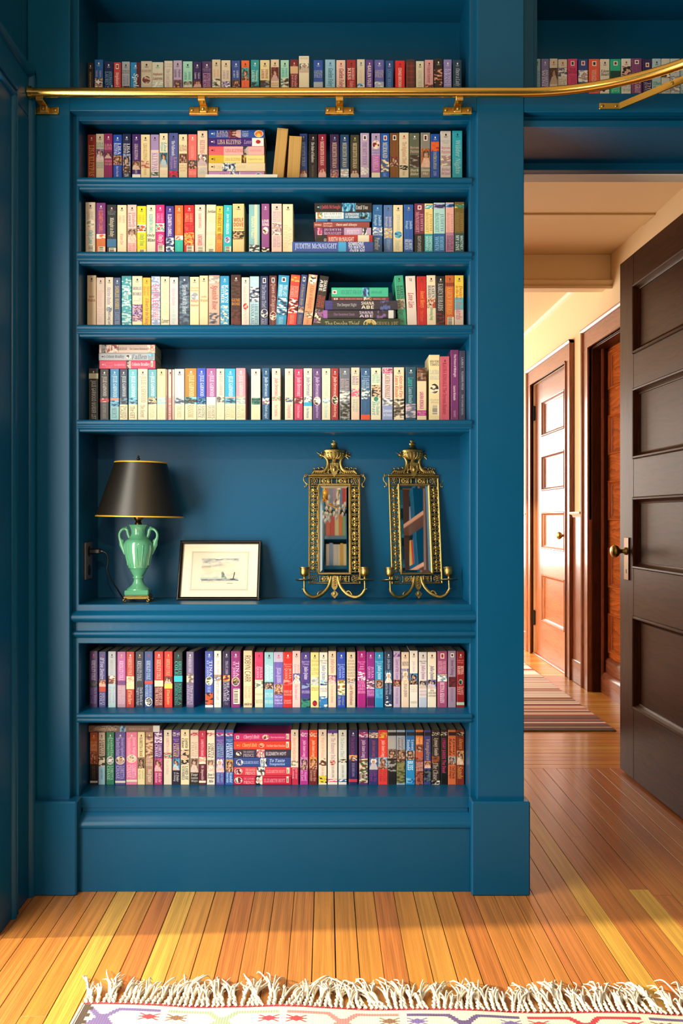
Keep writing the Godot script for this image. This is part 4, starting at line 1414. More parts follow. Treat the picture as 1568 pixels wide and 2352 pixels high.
func build_sconce(label):
	var t = thing("mirror_sconce", label, "mirror", Vector3.ZERO, "pair of gilt mirror sconces")
	var br = MT.antique_brass
	var hw = 0.0827
	var gx = 0.0470
	var g0 = 0.0830
	var g1 = 0.3626
	var f0 = 0.0470
	var f1 = 0.3900
	# plain bars: outer rim and the stepped rim round the glass
	var fr = Mesher.new()
	for s in [-1.0, 1.0]:
		fr.box(V(s * (hw - 0.0022), (f0 + f1) / 2, 0), V(0.0052, f1 - f0, 0.011), 0.0014)
		fr.box(V(s * (gx + 0.0030), (g0 + g1) / 2, 0), V(0.0066, g1 - g0 + 0.012, 0.011), 0.002)
	fr.box(V(0, f0 + 0.0022, 0), V(hw * 2, 0.0044, 0.010), 0.0014)
	fr.box(V(0, f1 - 0.002, 0.001), V(hw * 2 + 0.002, 0.0044, 0.012), 0.0014)
	fr.box(V(0, g0 - 0.0035, 0), V(gx * 2 + 0.012, 0.0074, 0.011), 0.002)
	fr.box(V(0, g1 + 0.0035, 0), V(gx * 2 + 0.012, 0.0074, 0.011), 0.002)
	part(t, "frame", fr, br)
	# pierced border between them
	var un = border_unit()
	var bo = Mesher.new()
	for s in [-1.0, 1.0]:
		for i in 6:
			bo.add(un, Transform3D(Basis(), V(s * 0.0660, g0 + 0.0235 + i * 0.0465, 0)))
		for y in [(f0 + g0 - 0.006) / 2 + 0.001, (f1 + g1 + 0.006) / 2 - 0.001]:
			rosette(bo, V(s * 0.0655, y, 0.001), 0.0115)
			for q in [-1.0, 1.0]:
				bo.tube([V(s * 0.0655 - 0.014, y + q * 0.013, 0), V(s * 0.0655, y + q * 0.0112, 0.001), V(s * 0.0655 + 0.014, y + q * 0.013, 0)], 0.0013, 5)
	for y in [(f0 + g0 - 0.006) / 2 + 0.001, (f1 + g1 + 0.006) / 2 - 0.001]:
		for x in [-0.0270, 0.0270]:
			bo.add(un, Transform3D(Basis(Vector3.BACK, PI / 2).scaled(V(0.9, 0.72, 1)), V(x, y, 0)))
	part(t, "pierced_border", bo, br)
	# bevelled glass
	var gl = Mesher.new()
	var bw = 0.0085
	var a = [V(-gx, g0, 0.0006), V(gx, g0, 0.0006), V(gx, g1, 0.0006), V(-gx, g1, 0.0006)]
	var b = [V(-gx + bw, g0 + bw, 0.0018), V(gx - bw, g0 + bw, 0.0018), V(gx - bw, g1 - bw, 0.0018), V(-gx + bw, g1 - bw, 0.0018)]
	gl.quad(b[0], b[1], b[2], b[3])
	for i in 4:
		var j = (i + 1) % 4
		gl.quad(a[i], a[j], b[j], b[i])
	part(t, "mirror_glass", gl, MT.mirror_silver)
	part(t, "backing", bx(V(-gx - 0.004, g0 - 0.004, -0.004), V(gx + 0.004, g1 + 0.004, -0.0005)), MT.frame_black)
	# ears at the upper corners
	for s in [-1.0, 1.0]:
		var e = Mesher.new()
		var pth = curve([V(s * 0.083, 0.3985, 0), V(s * 0.0915, 0.3965, 0), V(s * 0.0985, 0.3880, 0), V(s * 0.0965, 0.3770, 0), V(s * 0.0880, 0.3690, 0), V(s * 0.0840, 0.3670, 0)], 5)
		e.tube(pth, 0.0020, 7)
		e.tube(curve([V(s * 0.0965, 0.3770, 0), V(s * 0.0900, 0.3680, 0), V(s * 0.0905, 0.3600, 0), V(s * 0.0945, 0.3580, 0), V(s * 0.0950, 0.3610, 0)], 5), 0.0018, 7)
		e.tube(spiral(V(s * 0.0915, 0.3945, 0), 0.0055, 0.0012, PI * 0.5, PI * 0.5 + s * -5.0, 0.001, 16), 0.0016, 6)
		e.ball(V(s * 0.0945, 0.3995, 0), V(0.002, 0.0036, 0.002), 6, 4)
		e.ball(V(s * 0.0945, 0.3585, 0), V(0.0026, 0.0026, 0.0024), 6, 4)
		part(t, "ear_scroll", e, br)
	# crest: ledge, mask plaque, two serpents, urn and finial
	var cr = Mesher.new()
	cr.box(V(0, 0.3945, 0.001), V(0.150, 0.005, 0.013), 0.0016)
	cr.box(V(0, 0.3990, 0.001), V(0.132, 0.004, 0.010), 0.0014)
	cr.extrude(P2([[-0.0125, 0.0], [-0.0125, -0.022], [-0.0085, -0.030], [-0.005, -0.0385], [0.0, -0.0440], [0.005, -0.0385], [0.0085, -0.030], [0.0125, -0.022], [0.0125, 0.0]]), V(0, 0.4335, 0.002), V(1, 0, 0), V(0, 1, 0), V(0, 0, 0.007), 0.4)
	cr.ball(V(0, 0.4140, 0.010), V(0.0058, 0.0085, 0.004), 10, 6)
	cr.ball(V(0, 0.4125, 0.0138), V(0.0016, 0.003, 0.002), 6, 4)
	for s in [-1.0, 1.0]:
		cr.ball(V(s * 0.0024, 0.4160, 0.0132), V(0.0014, 0.001, 0.001), 6, 4)
		cr.tube(curve([V(s * 0.002, 0.4225, 0.010), V(s * 0.007, 0.4255, 0.0105), V(s * 0.0095, 0.4200, 0.010), V(s * 0.008, 0.4120, 0.010)], 4), 0.0015, 6)
		cr.tube([V(s * 0.0165, 0.4320, 0.003), V(s * 0.0170, 0.4080, 0.003)], 0.0022, 6)
		cr.ball(V(s * 0.0170, 0.4045, 0.003), V(0.0030, 0.0038, 0.003), 6, 4)
		cr.tube(curve([V(s * 0.0125, 0.4160, 0.003), V(s * 0.0200, 0.4060, 0.003), V(s * 0.0300, 0.4010, 0.002)], 4), 0.0018, 6)
	part(t, "crest", crest_scaled(cr), br)
	for s in [-1.0, 1.0]:
		var d = Mesher.new()
		d.tube(curve([V(s * 0.0640, 0.4010, 0.002), V(s * 0.0560, 0.4085, 0.002), V(s * 0.0450, 0.4085, 0.002), V(s * 0.0330, 0.4090, 0.002), V(s * 0.0235, 0.4160, 0.002), V(s * 0.0185, 0.4290, 0.002), V(s * 0.0190, 0.4420, 0.002), V(s * 0.0250, 0.4530, 0.002), V(s * 0.0340, 0.4590, 0.002)], 5), curve_radii([0.0022, 0.0058, 0.0064, 0.0068, 0.0066, 0.0058, 0.0048, 0.0040, 0.0034], 5), 8)
		# head with jaws, ear and fin
		d.ball(V(s * 0.0365, 0.4605, 0.002), V(0.0062, 0.0046, 0.0042), 8, 5)
		d.tube([V(s * 0.038, 0.462, 0.002), V(s * 0.046, 0.4665, 0.002), V(s * 0.050, 0.4690, 0.002)], [0.0030, 0.0018, 0.0006], 6)
		d.tube([V(s * 0.038, 0.459, 0.002), V(s * 0.044, 0.4570, 0.002), V(s * 0.047, 0.4545, 0.002)], [0.0026, 0.0015, 0.0006], 6)
		d.tube([V(s * 0.035, 0.463, 0.002), V(s * 0.0365, 0.4715, 0.002)], [0.0024, 0.0005], 6)
		d.tube([V(s * 0.032, 0.457, 0.003), V(s * 0.0385, 0.4510, 0.003), V(s * 0.0395, 0.4460, 0.003)], [0.0022, 0.0018, 0.0006], 6)
		for k in [[0.058, 0.4145], [0.046, 0.4165], [0.0335, 0.4175]]:
			d.tube(curve([V(s * k[0], k[1] - 0.006, 0.004), V(s * (k[0] - 0.003), k[1], 0.004), V(s * (k[0] + 0.001), k[1] + 0.004, 0.004), V(s * (k[0] + 0.005), k[1] + 0.001, 0.004)], 3), 0.0017, 6)
		for k in 6:
			var f = k / 5.0
			d.tube([V(s * lerp(0.060, 0.030, f), 0.4015, 0.0065), V(s * (lerp(0.060, 0.030, f) - 0.004), 0.410, 0.0075)], 0.0010, 5)
		part(t, "serpent", crest_scaled(d), br)
	var ur = Mesher.new()
	ur.lathe(P2([[0.0001, 0.4330], [0.0105, 0.4330], [0.0100, 0.4365], [0.0070, 0.4400], [0.0062, 0.4430], [0.0095, 0.4455], [0.0200, 0.4480], [0.0270, 0.4540], [0.0305, 0.4640], [0.0300, 0.4690], [0.0325, 0.4715], [0.0325, 0.4740], [0.0290, 0.4750], [0.0120, 0.4785], [0.0088, 0.4860], [0.0074, 0.4920], [0.0100, 0.4940], [0.0100, 0.4975], [0.0056, 0.4990], [0.0050, 0.5035], [0.0078, 0.5060], [0.0046, 0.5090], [0.0066, 0.5170], [0.0058, 0.5260], [0.0034, 0.5350], [0.0001, 0.5430]]), V(0, 0, 0.002), 24, 1.0, 0.5)
	for k in 9:
		var an = PI * (k + 0.5) / 9.0
		ur.ball(V(cos(an) * 0.0290, 0.4640, 0.002 + sin(an) * 0.0150), V(0.0024, 0.0030, 0.0022), 6, 4)
		ur.tube(curve([V(cos(an) * 0.0130, 0.4470, 0.002 + sin(an) * 0.0075), V(cos(an) * 0.0245, 0.4520, 0.002 + sin(an) * 0.0130), V(cos(an) * 0.0290, 0.4595, 0.002 + sin(an) * 0.0150)], 3), 0.0016, 5)
	part(t, "urn_finial", crest_scaled(ur), br)
	# two candle arms from a central cartouche
	var ce = Mesher.new()
	ce.extrude(P2([[-0.009, 0.036], [-0.011, 0.052], [-0.0085, 0.066], [-0.004, 0.0725], [0.004, 0.0725], [0.0085, 0.066], [0.011, 0.052], [0.009, 0.036], [0.003, 0.028], [-0.003, 0.028]]), V(0, 0, 0.006), V(1, 0, 0), V(0, 1, 0), V(0, 0, 0.006), 0.4)
	ce.extrude(P2([[0.0, 0.001], [-0.0105, 0.0125], [-0.0115, 0.0165], [-0.006, 0.0215], [0.0, 0.0265], [0.006, 0.0215], [0.0115, 0.0165], [0.0105, 0.0125]]), V(0, 0, 0.007), V(1, 0, 0), V(0, 1, 0), V(0, 0, 0.006), 0.3)
	ce.ball(V(0, 0.016, 0.0135), V(0.004, 0.007, 0.002), 8, 5)
	for k in 4: ce.ball(V(0, 0.042 + k * 0.0075, 0.0125), V(0.003 + 0.0006 * (k % 2), 0.0028, 0.0018), 6, 4)
	part(t, "cartouche", ce, br)
	for s in [-1.0, 1.0]:
		var am = Mesher.new()
		var pa = curve([V(s * 0.0110, 0.0680, 0.010), V(s * 0.0145, 0.0500, 0.013), V(s * 0.0230, 0.0320, 0.017), V(s * 0.0400, 0.0140, 0.023), V(s * 0.0620, 0.0042, 0.028), V(s * 0.0800, 0.0085, 0.031), V(s * 0.0915, 0.0210, 0.032), V(s * 0.0945, 0.0290, 0.032)], 6)
		am.tube(pa, curve_radii([0.0036, 0.0048, 0.0054, 0.0062, 0.0060, 0.0056, 0.0060, 0.0040], 6), 8, 0.7, V(0, 0, 1))
		am.tube(curve([V(s * 0.0190, 0.0690, 0.010), V(s * 0.0170, 0.0560, 0.012), V(s * 0.0185, 0.0430, 0.015), V(s * 0.0260, 0.0280, 0.018)], 4), 0.0020, 6)
		am.ball(V(s * 0.0200, 0.0705, 0.010), V(0.0042, 0.0028, 0.003), 8, 4)
		am.ball(V(s * 0.0110, 0.0700, 0.010), V(0.0036, 0.0028, 0.003), 8, 4)
		am.tube(curve([V(s * 0.0360, 0.0185, 0.022), V(s * 0.0420, 0.0235, 0.024), V(s * 0.0490, 0.0205, 0.026), V(s * 0.0540, 0.0120, 0.027)], 4), 0.0024, 6)
		am.tube([V(s * 0.0880, 0.0220, 0.032), V(s * 0.0990, 0.0300, 0.032), V(s * 0.1020, 0.0285, 0.032)], [0.002, 0.0026, 0.0008], 6)
		for k in [14, 20, 26, 32, 38]:
			am.ball(pa[k] + V(0, 0.0002, 0.0034), V(0.0014, 0.0014, 0.0010), 6, 4)
		part(t, "candle_arm", am, br)
		var cu = Mesher.new()
		cu.lathe(P2([[0.0001, 0.0270], [0.0034, 0.0270], [0.0034, 0.0520], [0.0040, 0.0550], [0.0080, 0.0560], [0.0240, 0.0550], [0.0285, 0.0575], [0.0280, 0.0590], [0.0080, 0.0585], [0.0048, 0.0600], [0.0036, 0.0660], [0.0058, 0.0690], [0.0105, 0.0715], [0.0132, 0.0760], [0.0138, 0.0860], [0.0135, 0.0915], [0.0165, 0.0955], [0.0168, 0.0970], [0.0138, 0.0970], [0.0115, 0.0930], [0.0110, 0.0760], [0.0001, 0.0740]]), V(s * 0.0945, 0, 0.032), 20, 1.0, 1.0, 0.55)
		part(t, "candle_cup", cu, br)
	return t

# ---------------------------------------------------------------- kilim in the foreground
func hook_motif(im, cx, y0, s, c1, c2):
	# a stepped arrow with two hooked bars, as woven
	var a = Color.html(c1)
	var b = Color.html(c2)
	for sx in [-1, 1]:
		block(im, cx + sx * 20 * s - (70 * s if sx < 0 else 0), y0 + 6 * s, 70 * s, 7 * s, b)
		for i in 5: block(im, cx + sx * (22 - i * 4) * s - 6 * s, y0 + (8 + i * 4) * s, 12 * s, 5 * s, b)
	for i in 12:
		block(im, cx - (6 + i * 4) * s, y0 + (22 + i * 5) * s, (12 + i * 8) * s, 5 * s, b)
		block(im, cx - (1 + i * 3) * s, y0 + (30 + i * 5) * s, (2 + i * 6) * s, 5 * s, a)
	for i in 6:
		block(im, cx - (1 + i * 2) * s, y0 + (58 + i * 5) * s, (2 + i * 4) * s, 5 * s, Color.html("e8dfcf"))

func block(im, x, y, w, h, c): im.fill_rect(Rect2i(int(x), int(y), int(w), int(h)), c)

func star(im, cx, cy, r, c):
	for y in range(-r, r + 1):
		for x in range(-r * 2, r * 2 + 1):
			if abs(x) * 0.5 + abs(y) < r * 0.8 or (abs(y) < 2 and abs(x) < r * 2) or (abs(abs(x) * 0.5 - abs(y)) < 2 and abs(y) < r): im.set_pixel(clampi(cx + x, 0, im.get_width() - 1), clampi(cy + y, 0, im.get_height() - 1), c)

func build_rug():
	var W = 1.75
	var D = 0.62
	var IW = 1800
	var IH = 600
	var im = Image.create(IW, IH, false, Image.FORMAT_RGB8)
	var ground = Color.html("d9cebd")
	im.fill(ground)
	var sets = [["8a2a3c", "6a5a8a"], ["a8283a", "8fa088"], ["9a3a44", "b07a78"], ["a02a34", "5a4a78"], ["8c2438", "a8303c"], ["b03040", "5a4c80"]]
	for row in 3:
		for k in 7:
			var cx = 60 + k * 270 + (135 if row % 2 else 0)
			hook_motif(im, cx, 8 + row * 190, 1.4, sets[(k + row) % 6][0], sets[(k + row) % 6][1])
			star(im, cx + 104, 42 + row * 190, 12, Color.html(["b03a44", "6a5a96", "7a5a44", "a83a4a"][(k * 3 + row) % 4]))
			star(im, cx + 166, 42 + row * 190, 12, Color.html(["7a5a44", "b03a44", "6a5a96", "b03a44"][(k * 3 + row) % 4]))
			star(im, cx + 100, 104 + row * 190, 11, Color.html(["7a5a44", "b03a44", "6a5a96"][(k + row) % 3]))
			star(im, cx + 170, 104 + row * 190, 11, Color.html(["6a5a96", "7a5a44", "b03a44"][(k + row) % 3]))
			im.fill_rect(Rect2i(cx + 60, 156 + row * 190, 130, 10), Color.html(["a83a4a", "8fa088", "5a4a78"][(k + row) % 3]))
	# dark corner, selvage and the red finishing cord
	for y in IH:
		im.fill_rect(Rect2i(0, y, 30 if (y / 12) % 2 else 22, 1), Color.html("4a3a30"))
	im.fill_rect(Rect2i(0, 0, 6, IH), Color.html("e4dccd"))
	im.fill_rect(Rect2i(0, 0, IW, 4), Color.html("a83a44"))
	# yarn: thin ribs across every colour
	var r = RandomNumberGenerator.new()
	r.seed = 5
	for y in IH:
		for x in IW:
			var k = (0.80 if x % 6 == 0 else 1.0) * r.randf_range(0.93, 1.0)
			im.set_pixel(x, y, im.get_pixel(x, y) * k)
	var m = mat("kilim_weave", "ffffff", 0.95)
	m.albedo_texture = ImageTexture.create_from_image(im)
	var t = thing("kilim_rug", "flat woven kilim with hooked red and violet motifs and white fringe", "rug", V(-0.545, 0.0, 0.563))
	t.rotation.y = -0.03
	var c = Mesher.new()
	var nx = 120
	var nz = 16
	var f = FastNoiseLite.new()
	f.seed = 8
	f.frequency = 3.0
	var hgt = func(x, z):
		return 0.0055 + 0.0022 * f.get_noise_2d(x, z * 0.6) + 0.0025 * exp(-z * 9.0) * sin(x * 17.0)
	for i in nx:
		for k in nz:
			var q = []
			var uv = []
			for e in [[i, k + 1], [i + 1, k + 1], [i + 1, k], [i, k]]:
				var x = W * e[0] / nx
				var z = D * pow(float(e[1]) / nz, 1.6)
				q.append(V(x, hgt.call(x, z), z))
				uv.append(Vector2(x / W, z / D))
			var ns = []
			for p in q:
				ns.append(V(hgt.call(p.x - 0.01, p.z) - hgt.call(p.x + 0.01, p.z), 0.02, hgt.call(p.x, p.z - 0.01) - hgt.call(p.x, p.z + 0.01)).normalized())
			c.trin(q[0], q[1], q[2], ns[0], ns[1], ns[2], uv[0], uv[1], uv[2])
			c.trin(q[0], q[2], q[3], ns[0], ns[2], ns[3], uv[0], uv[2], uv[3])
	# edges down to the floor
	for i in nx:
		var xa = W * i / nx
		var xb = W * (i + 1) / nx
		c.quad(V(xb, 0.0003, 0), V(xa, 0.0003, 0), V(xa, hgt.call(xa, 0.0), 0), V(xb, hgt.call(xb, 0.0), 0), Vector2(xb / W, 0), Vector2(xa / W, 0), Vector2(xa / W, 0.004), Vector2(xb / W, 0.004))
	for k in nz:
		var za = D * pow(float(k) / nz, 1.6)
		var zb = D * pow(float(k + 1) / nz, 1.6)
		c.quad(V(0, 0.0003, za), V(0, 0.0003, zb), V(0, hgt.call(0.0, zb), zb), V(0, hgt.call(0.0, za), za), Vector2(0, za / D), Vector2(0, zb / D), Vector2(0.002, zb / D), Vector2(0.002, za / D))
	part(t, "woven_field", c, m)
	var sv = Mesher.new()
	var sp = []
	for k in 40: sp.append(V(0.0, hgt.call(0.0, D * k / 39.0) - 0.0012, D * k / 39.0))
	sv.tube(sp, 0.004, 8)
	part(t, "selvage", sv, MT.fringe_wool)
	# fringe: knotted plies that splay into loose strands
	var x = 0.006
	var bias = 0.0
	var n = 0
	while x < 1.74:
		var g = Mesher.new()
		bias = lerp(bias, r.randf_range(-1.1, 1.0), 0.3)
		var ln = r.randf_range(0.050, 0.100) * (1.2 if r.randf() < 0.2 else 1.0)
		var lean = bias + r.randf_range(-0.22, 0.22)
		var y0 = hgt.call(x, 0.0)
		var kx = x + lean * 0.012
		# twisted neck
		for s in 2:
			var q = []
			for i in 13:
				var fz = i / 12.0
				var tw = fz * 9.0 + s * PI
				q.append(V(lerp(x, kx + lean * 0.012, fz) + cos(tw) * 0.0026, max(0.0052, lerp(y0, 0.0068, fz)) + sin(tw) * 0.0024, -fz * ln * 0.42))
			g.tube(q, 0.0029, 6)
		g.ball(V(kx, 0.0080, -0.010), V(0.0046, 0.0046, 0.0058), 8, 5)
		# strands
		var root = V(kx + lean * 0.012, 0.0068, -ln * 0.40)
		for s in r.randi_range(6, 9):
			var sl = ln * r.randf_range(0.30, 0.85)
			var da = lean + r.randf_range(-0.5, 0.5)
			var lift = r.randf_range(0.0, 0.014)
			var p1 = root + V(da * sl * 0.35, lift * 0.7 + 0.001, -sl * 0.4)
			var p2 = root + V(da * sl * 0.8 + r.randf_range(-0.005, 0.005), lift, -sl * 0.75)
			var p3 = root + V(da * sl * 1.0 + r.randf_range(-0.008, 0.008), 0.0, -sl)
			p3.y = r.randf_range(0.0018, 0.007)
			g.tube(curve([root + V(r.randf_range(-0.002, 0.002), r.randf_range(-0.002, 0.002), 0.004), p1, p2, p3], 4), curve_radii([0.0024, 0.0021, 0.0017, 0.0007], 4), 5)
		part(t, "tassel", g, MT.fringe_wool)
		x += r.randf_range(0.0095, 0.0150)
		n += 1
	var cord = Mesher.new()
	var cp = []
	for k in 120: cp.append(V(1.74 * k / 119.0, hgt.call(1.74 * k / 119.0, 0.0) + 0.0006, -0.0008))
	cord.tube(cp, 0.0016, 6)
	part(t, "finishing_cord", cord, mat("red_yarn", "a03a44", 0.9))

# ---------------------------------------------------------------- what the mirrors show, behind the viewer
const NTH := ["first", "second", "third", "fourth", "fifth", "sixth", "seventh", "eighth", "ninth", "tenth", "eleventh", "twelfth", "last", "last"]

func build_behind():
	var blue = MT.blue_paint
	# rear bookcase
	var c = thing("built_in_bookcase", "blue bookcase mirrored in the forward facing glass", "bookcase")
	part(c, "side_panel", bx(V(-0.04, 0.0, 3.22), V(0.0, 2.94, 3.5), 0.002), blue)
	part(c, "side_panel", bx(V(1.16, 0.0, 3.22), V(1.20, 2.94, 3.5), 0.002), blue)
	part(c, "back_panel", bx(V(0.0, 0.0, 3.485), V(1.16, 2.94, 3.5)), blue)
	var ys = [0.1, 0.42, 0.74, 1.02, 1.26, 1.49, 1.72, 1.95, 2.18, 2.41, 2.66]
	for y in ys: part(c, "shelf", bx(V(0.0, y - 0.03, 3.23), V(1.16, y, 3.486), 0.003), blue)
	var cols = ["b03038", "e2c8b8", "d9a83a", "e8dcb0", "d0c8c0", "3a3434", "d87a3a", "7a98c0", "b8a0c8", "5a8a6a", "e0e0d8", "c05a4a", "4a6a9a", "efe4c8"]
	var cm = []
	for k in cols.size(): cm.append(mat("cloth_%d" % k, cols[k], 0.5))
	var r = RandomNumberGenerator.new()
	r.seed = 12
	var u = Rect2(0, 0, 1, 1)
	var n = 0
	for yi in [5, 6, 7, 8]:
		var x = 0.012
		var place = 0
		while x < 0.24:
			var w = r.randf_range(0.02, 0.034)
			var h = r.randf_range(0.165, 0.185)
			var b = new_book("%s book seen in the forward mirror, %s on the %s rear shelf" % [["red", "blush", "mustard", "straw", "pale grey", "charcoal", "orange", "blue", "lilac", "green", "white", "coral", "slate blue", "cream"][n % 14], NTH[place], ["lowest", "second", "third", "topmost"][yi - 5]], w - 0.0006, h, 0.12, u, Vector2.ZERO, "books on the rear shelves", cm[n % 14])
			b.rotation.y = PI
			b.position = V(x + w / 2, ys[yi] + 0.0002, 3.27)
			x += w
			place += 1
			n += r.randi_range(1, 3)
	# side bookcase on the right wall
	var d = thing("built_in_bookcase", "blue bookcase on the side wall mirrored in the turned glass", "bookcase")
	part(d, "back_panel", bx(V(1.50, 0.0, 0.05), V(1.52, 2.94, 3.2)), blue)
	for z in [0.06, 1.02, 1.98, 3.15]: part(d, "upright", bx(V(1.25, 0.0, z), V(1.50, 2.94, z + 0.05), 0.002), blue)
	for y in ys: part(d, "shelf", bx(V(1.255, y - 0.03, 2.03), V(1.50, y, 3.15), 0.003), blue)
	for y in [0.1, 0.74, 2.66]: part(d, "shelf", bx(V(1.255, y - 0.03, 0.11), V(1.50, y, 1.02), 0.003), blue)
	for y in [0.1, 0.74, 2.66]: part(d, "shelf", bx(V(1.255, y - 0.03, 1.07), V(1.50, y, 1.98), 0.003), blue)
	n = 0
	for yi in [4, 5, 6]:
		var z = 2.045
		var place = 0
		while z < 2.35:
			var w = r.randf_range(0.022, 0.036)
			var h = r.randf_range(0.16, 0.185)
			var b = new_book("%s book seen in the turned mirror, %s on the %s side shelf" % [["red", "blush", "mustard", "straw", "pale grey", "charcoal", "orange", "blue", "lilac", "green", "white", "coral", "slate blue", "cream"][n % 14], NTH[place], ["lowest", "middle", "upper"][yi - 4]], w - 0.0006, h, 0.12, u, Vector2.ZERO, "books on the side shelves", cm[n % 14])
			b.rotation.y = -PI / 2
			b.position = V(1.30, ys[yi] + 0.0002, z + w / 2)
			z += w
			place += 1
			n += r.randi_range(1, 3)
	# library ladder hooked on the rail
	var l = thing("library_ladder", "dark brown wooden library ladder mirrored in the turned glass", "ladder")
	var a0 = V(0.92, 0.0, 0)
	var a1 = V(1.085, 2.40, 0)
	var dir = (a1 - a0).normalized()
	var ax = V(dir.y, -dir.x, 0)
	for z in [1.24, 1.68]:
		var m = Mesher.new()
		m.extrude(P2([[-0.045, -0.014], [0.045, -0.014], [0.045, 0.014], [-0.045, 0.014]]), a0 + V(0, 0, z), ax, V(0, 0, 1), a1 - a0)
		part(l, "stile", m, MT.ladder_wood)
	for k in 8:
		var p = a0.lerp(a1, 0.08 + k * 0.115)
		part(l, "tread", bx(V(p.x - 0.05, p.y - 0.012, 1.25), V(p.x + 0.05, p.y + 0.012, 1.67), 0.003), mat("tread_wood", "9a6a50", 0.3))
	# crystal chandelier
	var ch = thing("chandelier", "crystal chandelier mirrored at the top of the forward facing glass", "chandelier", V(0.0, 2.06, 2.72))
	var cs = Mesher.new()
	cs.tube([V(0, 0.05, 0), V(0, 0.89, 0)], 0.006, 8)
	cs.lathe(P2([[0.0001, 0.0], [0.02, 0.01], [0.03, 0.04], [0.012, 0.08], [0.0001, 0.09]]), Vector3.ZERO, 16)
	part(ch, "stem", cs, MT.brass)
	for k in 6:
		var an = k * TAU / 6
		var dd = V(cos(an), 0, sin(an))
		var am = Mesher.new()
		am.tube(curve([V(0, 0.03, 0), dd * 0.08 + V(0, -0.05, 0), dd * 0.17 + V(0, -0.03, 0), dd * 0.2 + V(0, 0.03, 0)], 6), 0.005, 8)
		part(ch, "arm", am, MT.brass)
		var bu = Mesher.new()
		bu.lathe(P2([[0.0001, 0.03], [0.010, 0.03], [0.010, 0.085], [0.012, 0.095], [0.009, 0.115], [0.0001, 0.135]]), dd * 0.2, 10)
		part(ch, "candle_bulb", bu, MT.crystal_glow)
		for q in 12:
			var pm = Mesher.new()
			var e = V(cos(an + (q / 4) * 0.35), 0, sin(an + (q / 4) * 0.35))
			pm.lathe(P2([[0.0001, -0.034], [0.010, -0.014], [0.007, 0.0], [0.0001, 0.008]]), e * (0.04 + (q % 4) * 0.048) + V(0, -0.09 + 0.025 * (q % 4) - 0.03 * ((q / 4) % 2), 0), 6, 1, 1, 0.99)
			part(ch, "crystal_drop", pm, MT.clear_crystal)
	var li = OmniLight3D.new()
	li.name = "chandelier_light"
	li.light_color = Color(1.0, 0.86, 0.66)
	li.light_energy = L_CHAND
	li.light_size = 0.03
	li.omni_range = 12.0
	li.omni_attenuation = 2.0
	li.shadow_enabled = true
	add_child(li)
	li.position = V(0.0, 2.19, 2.63)
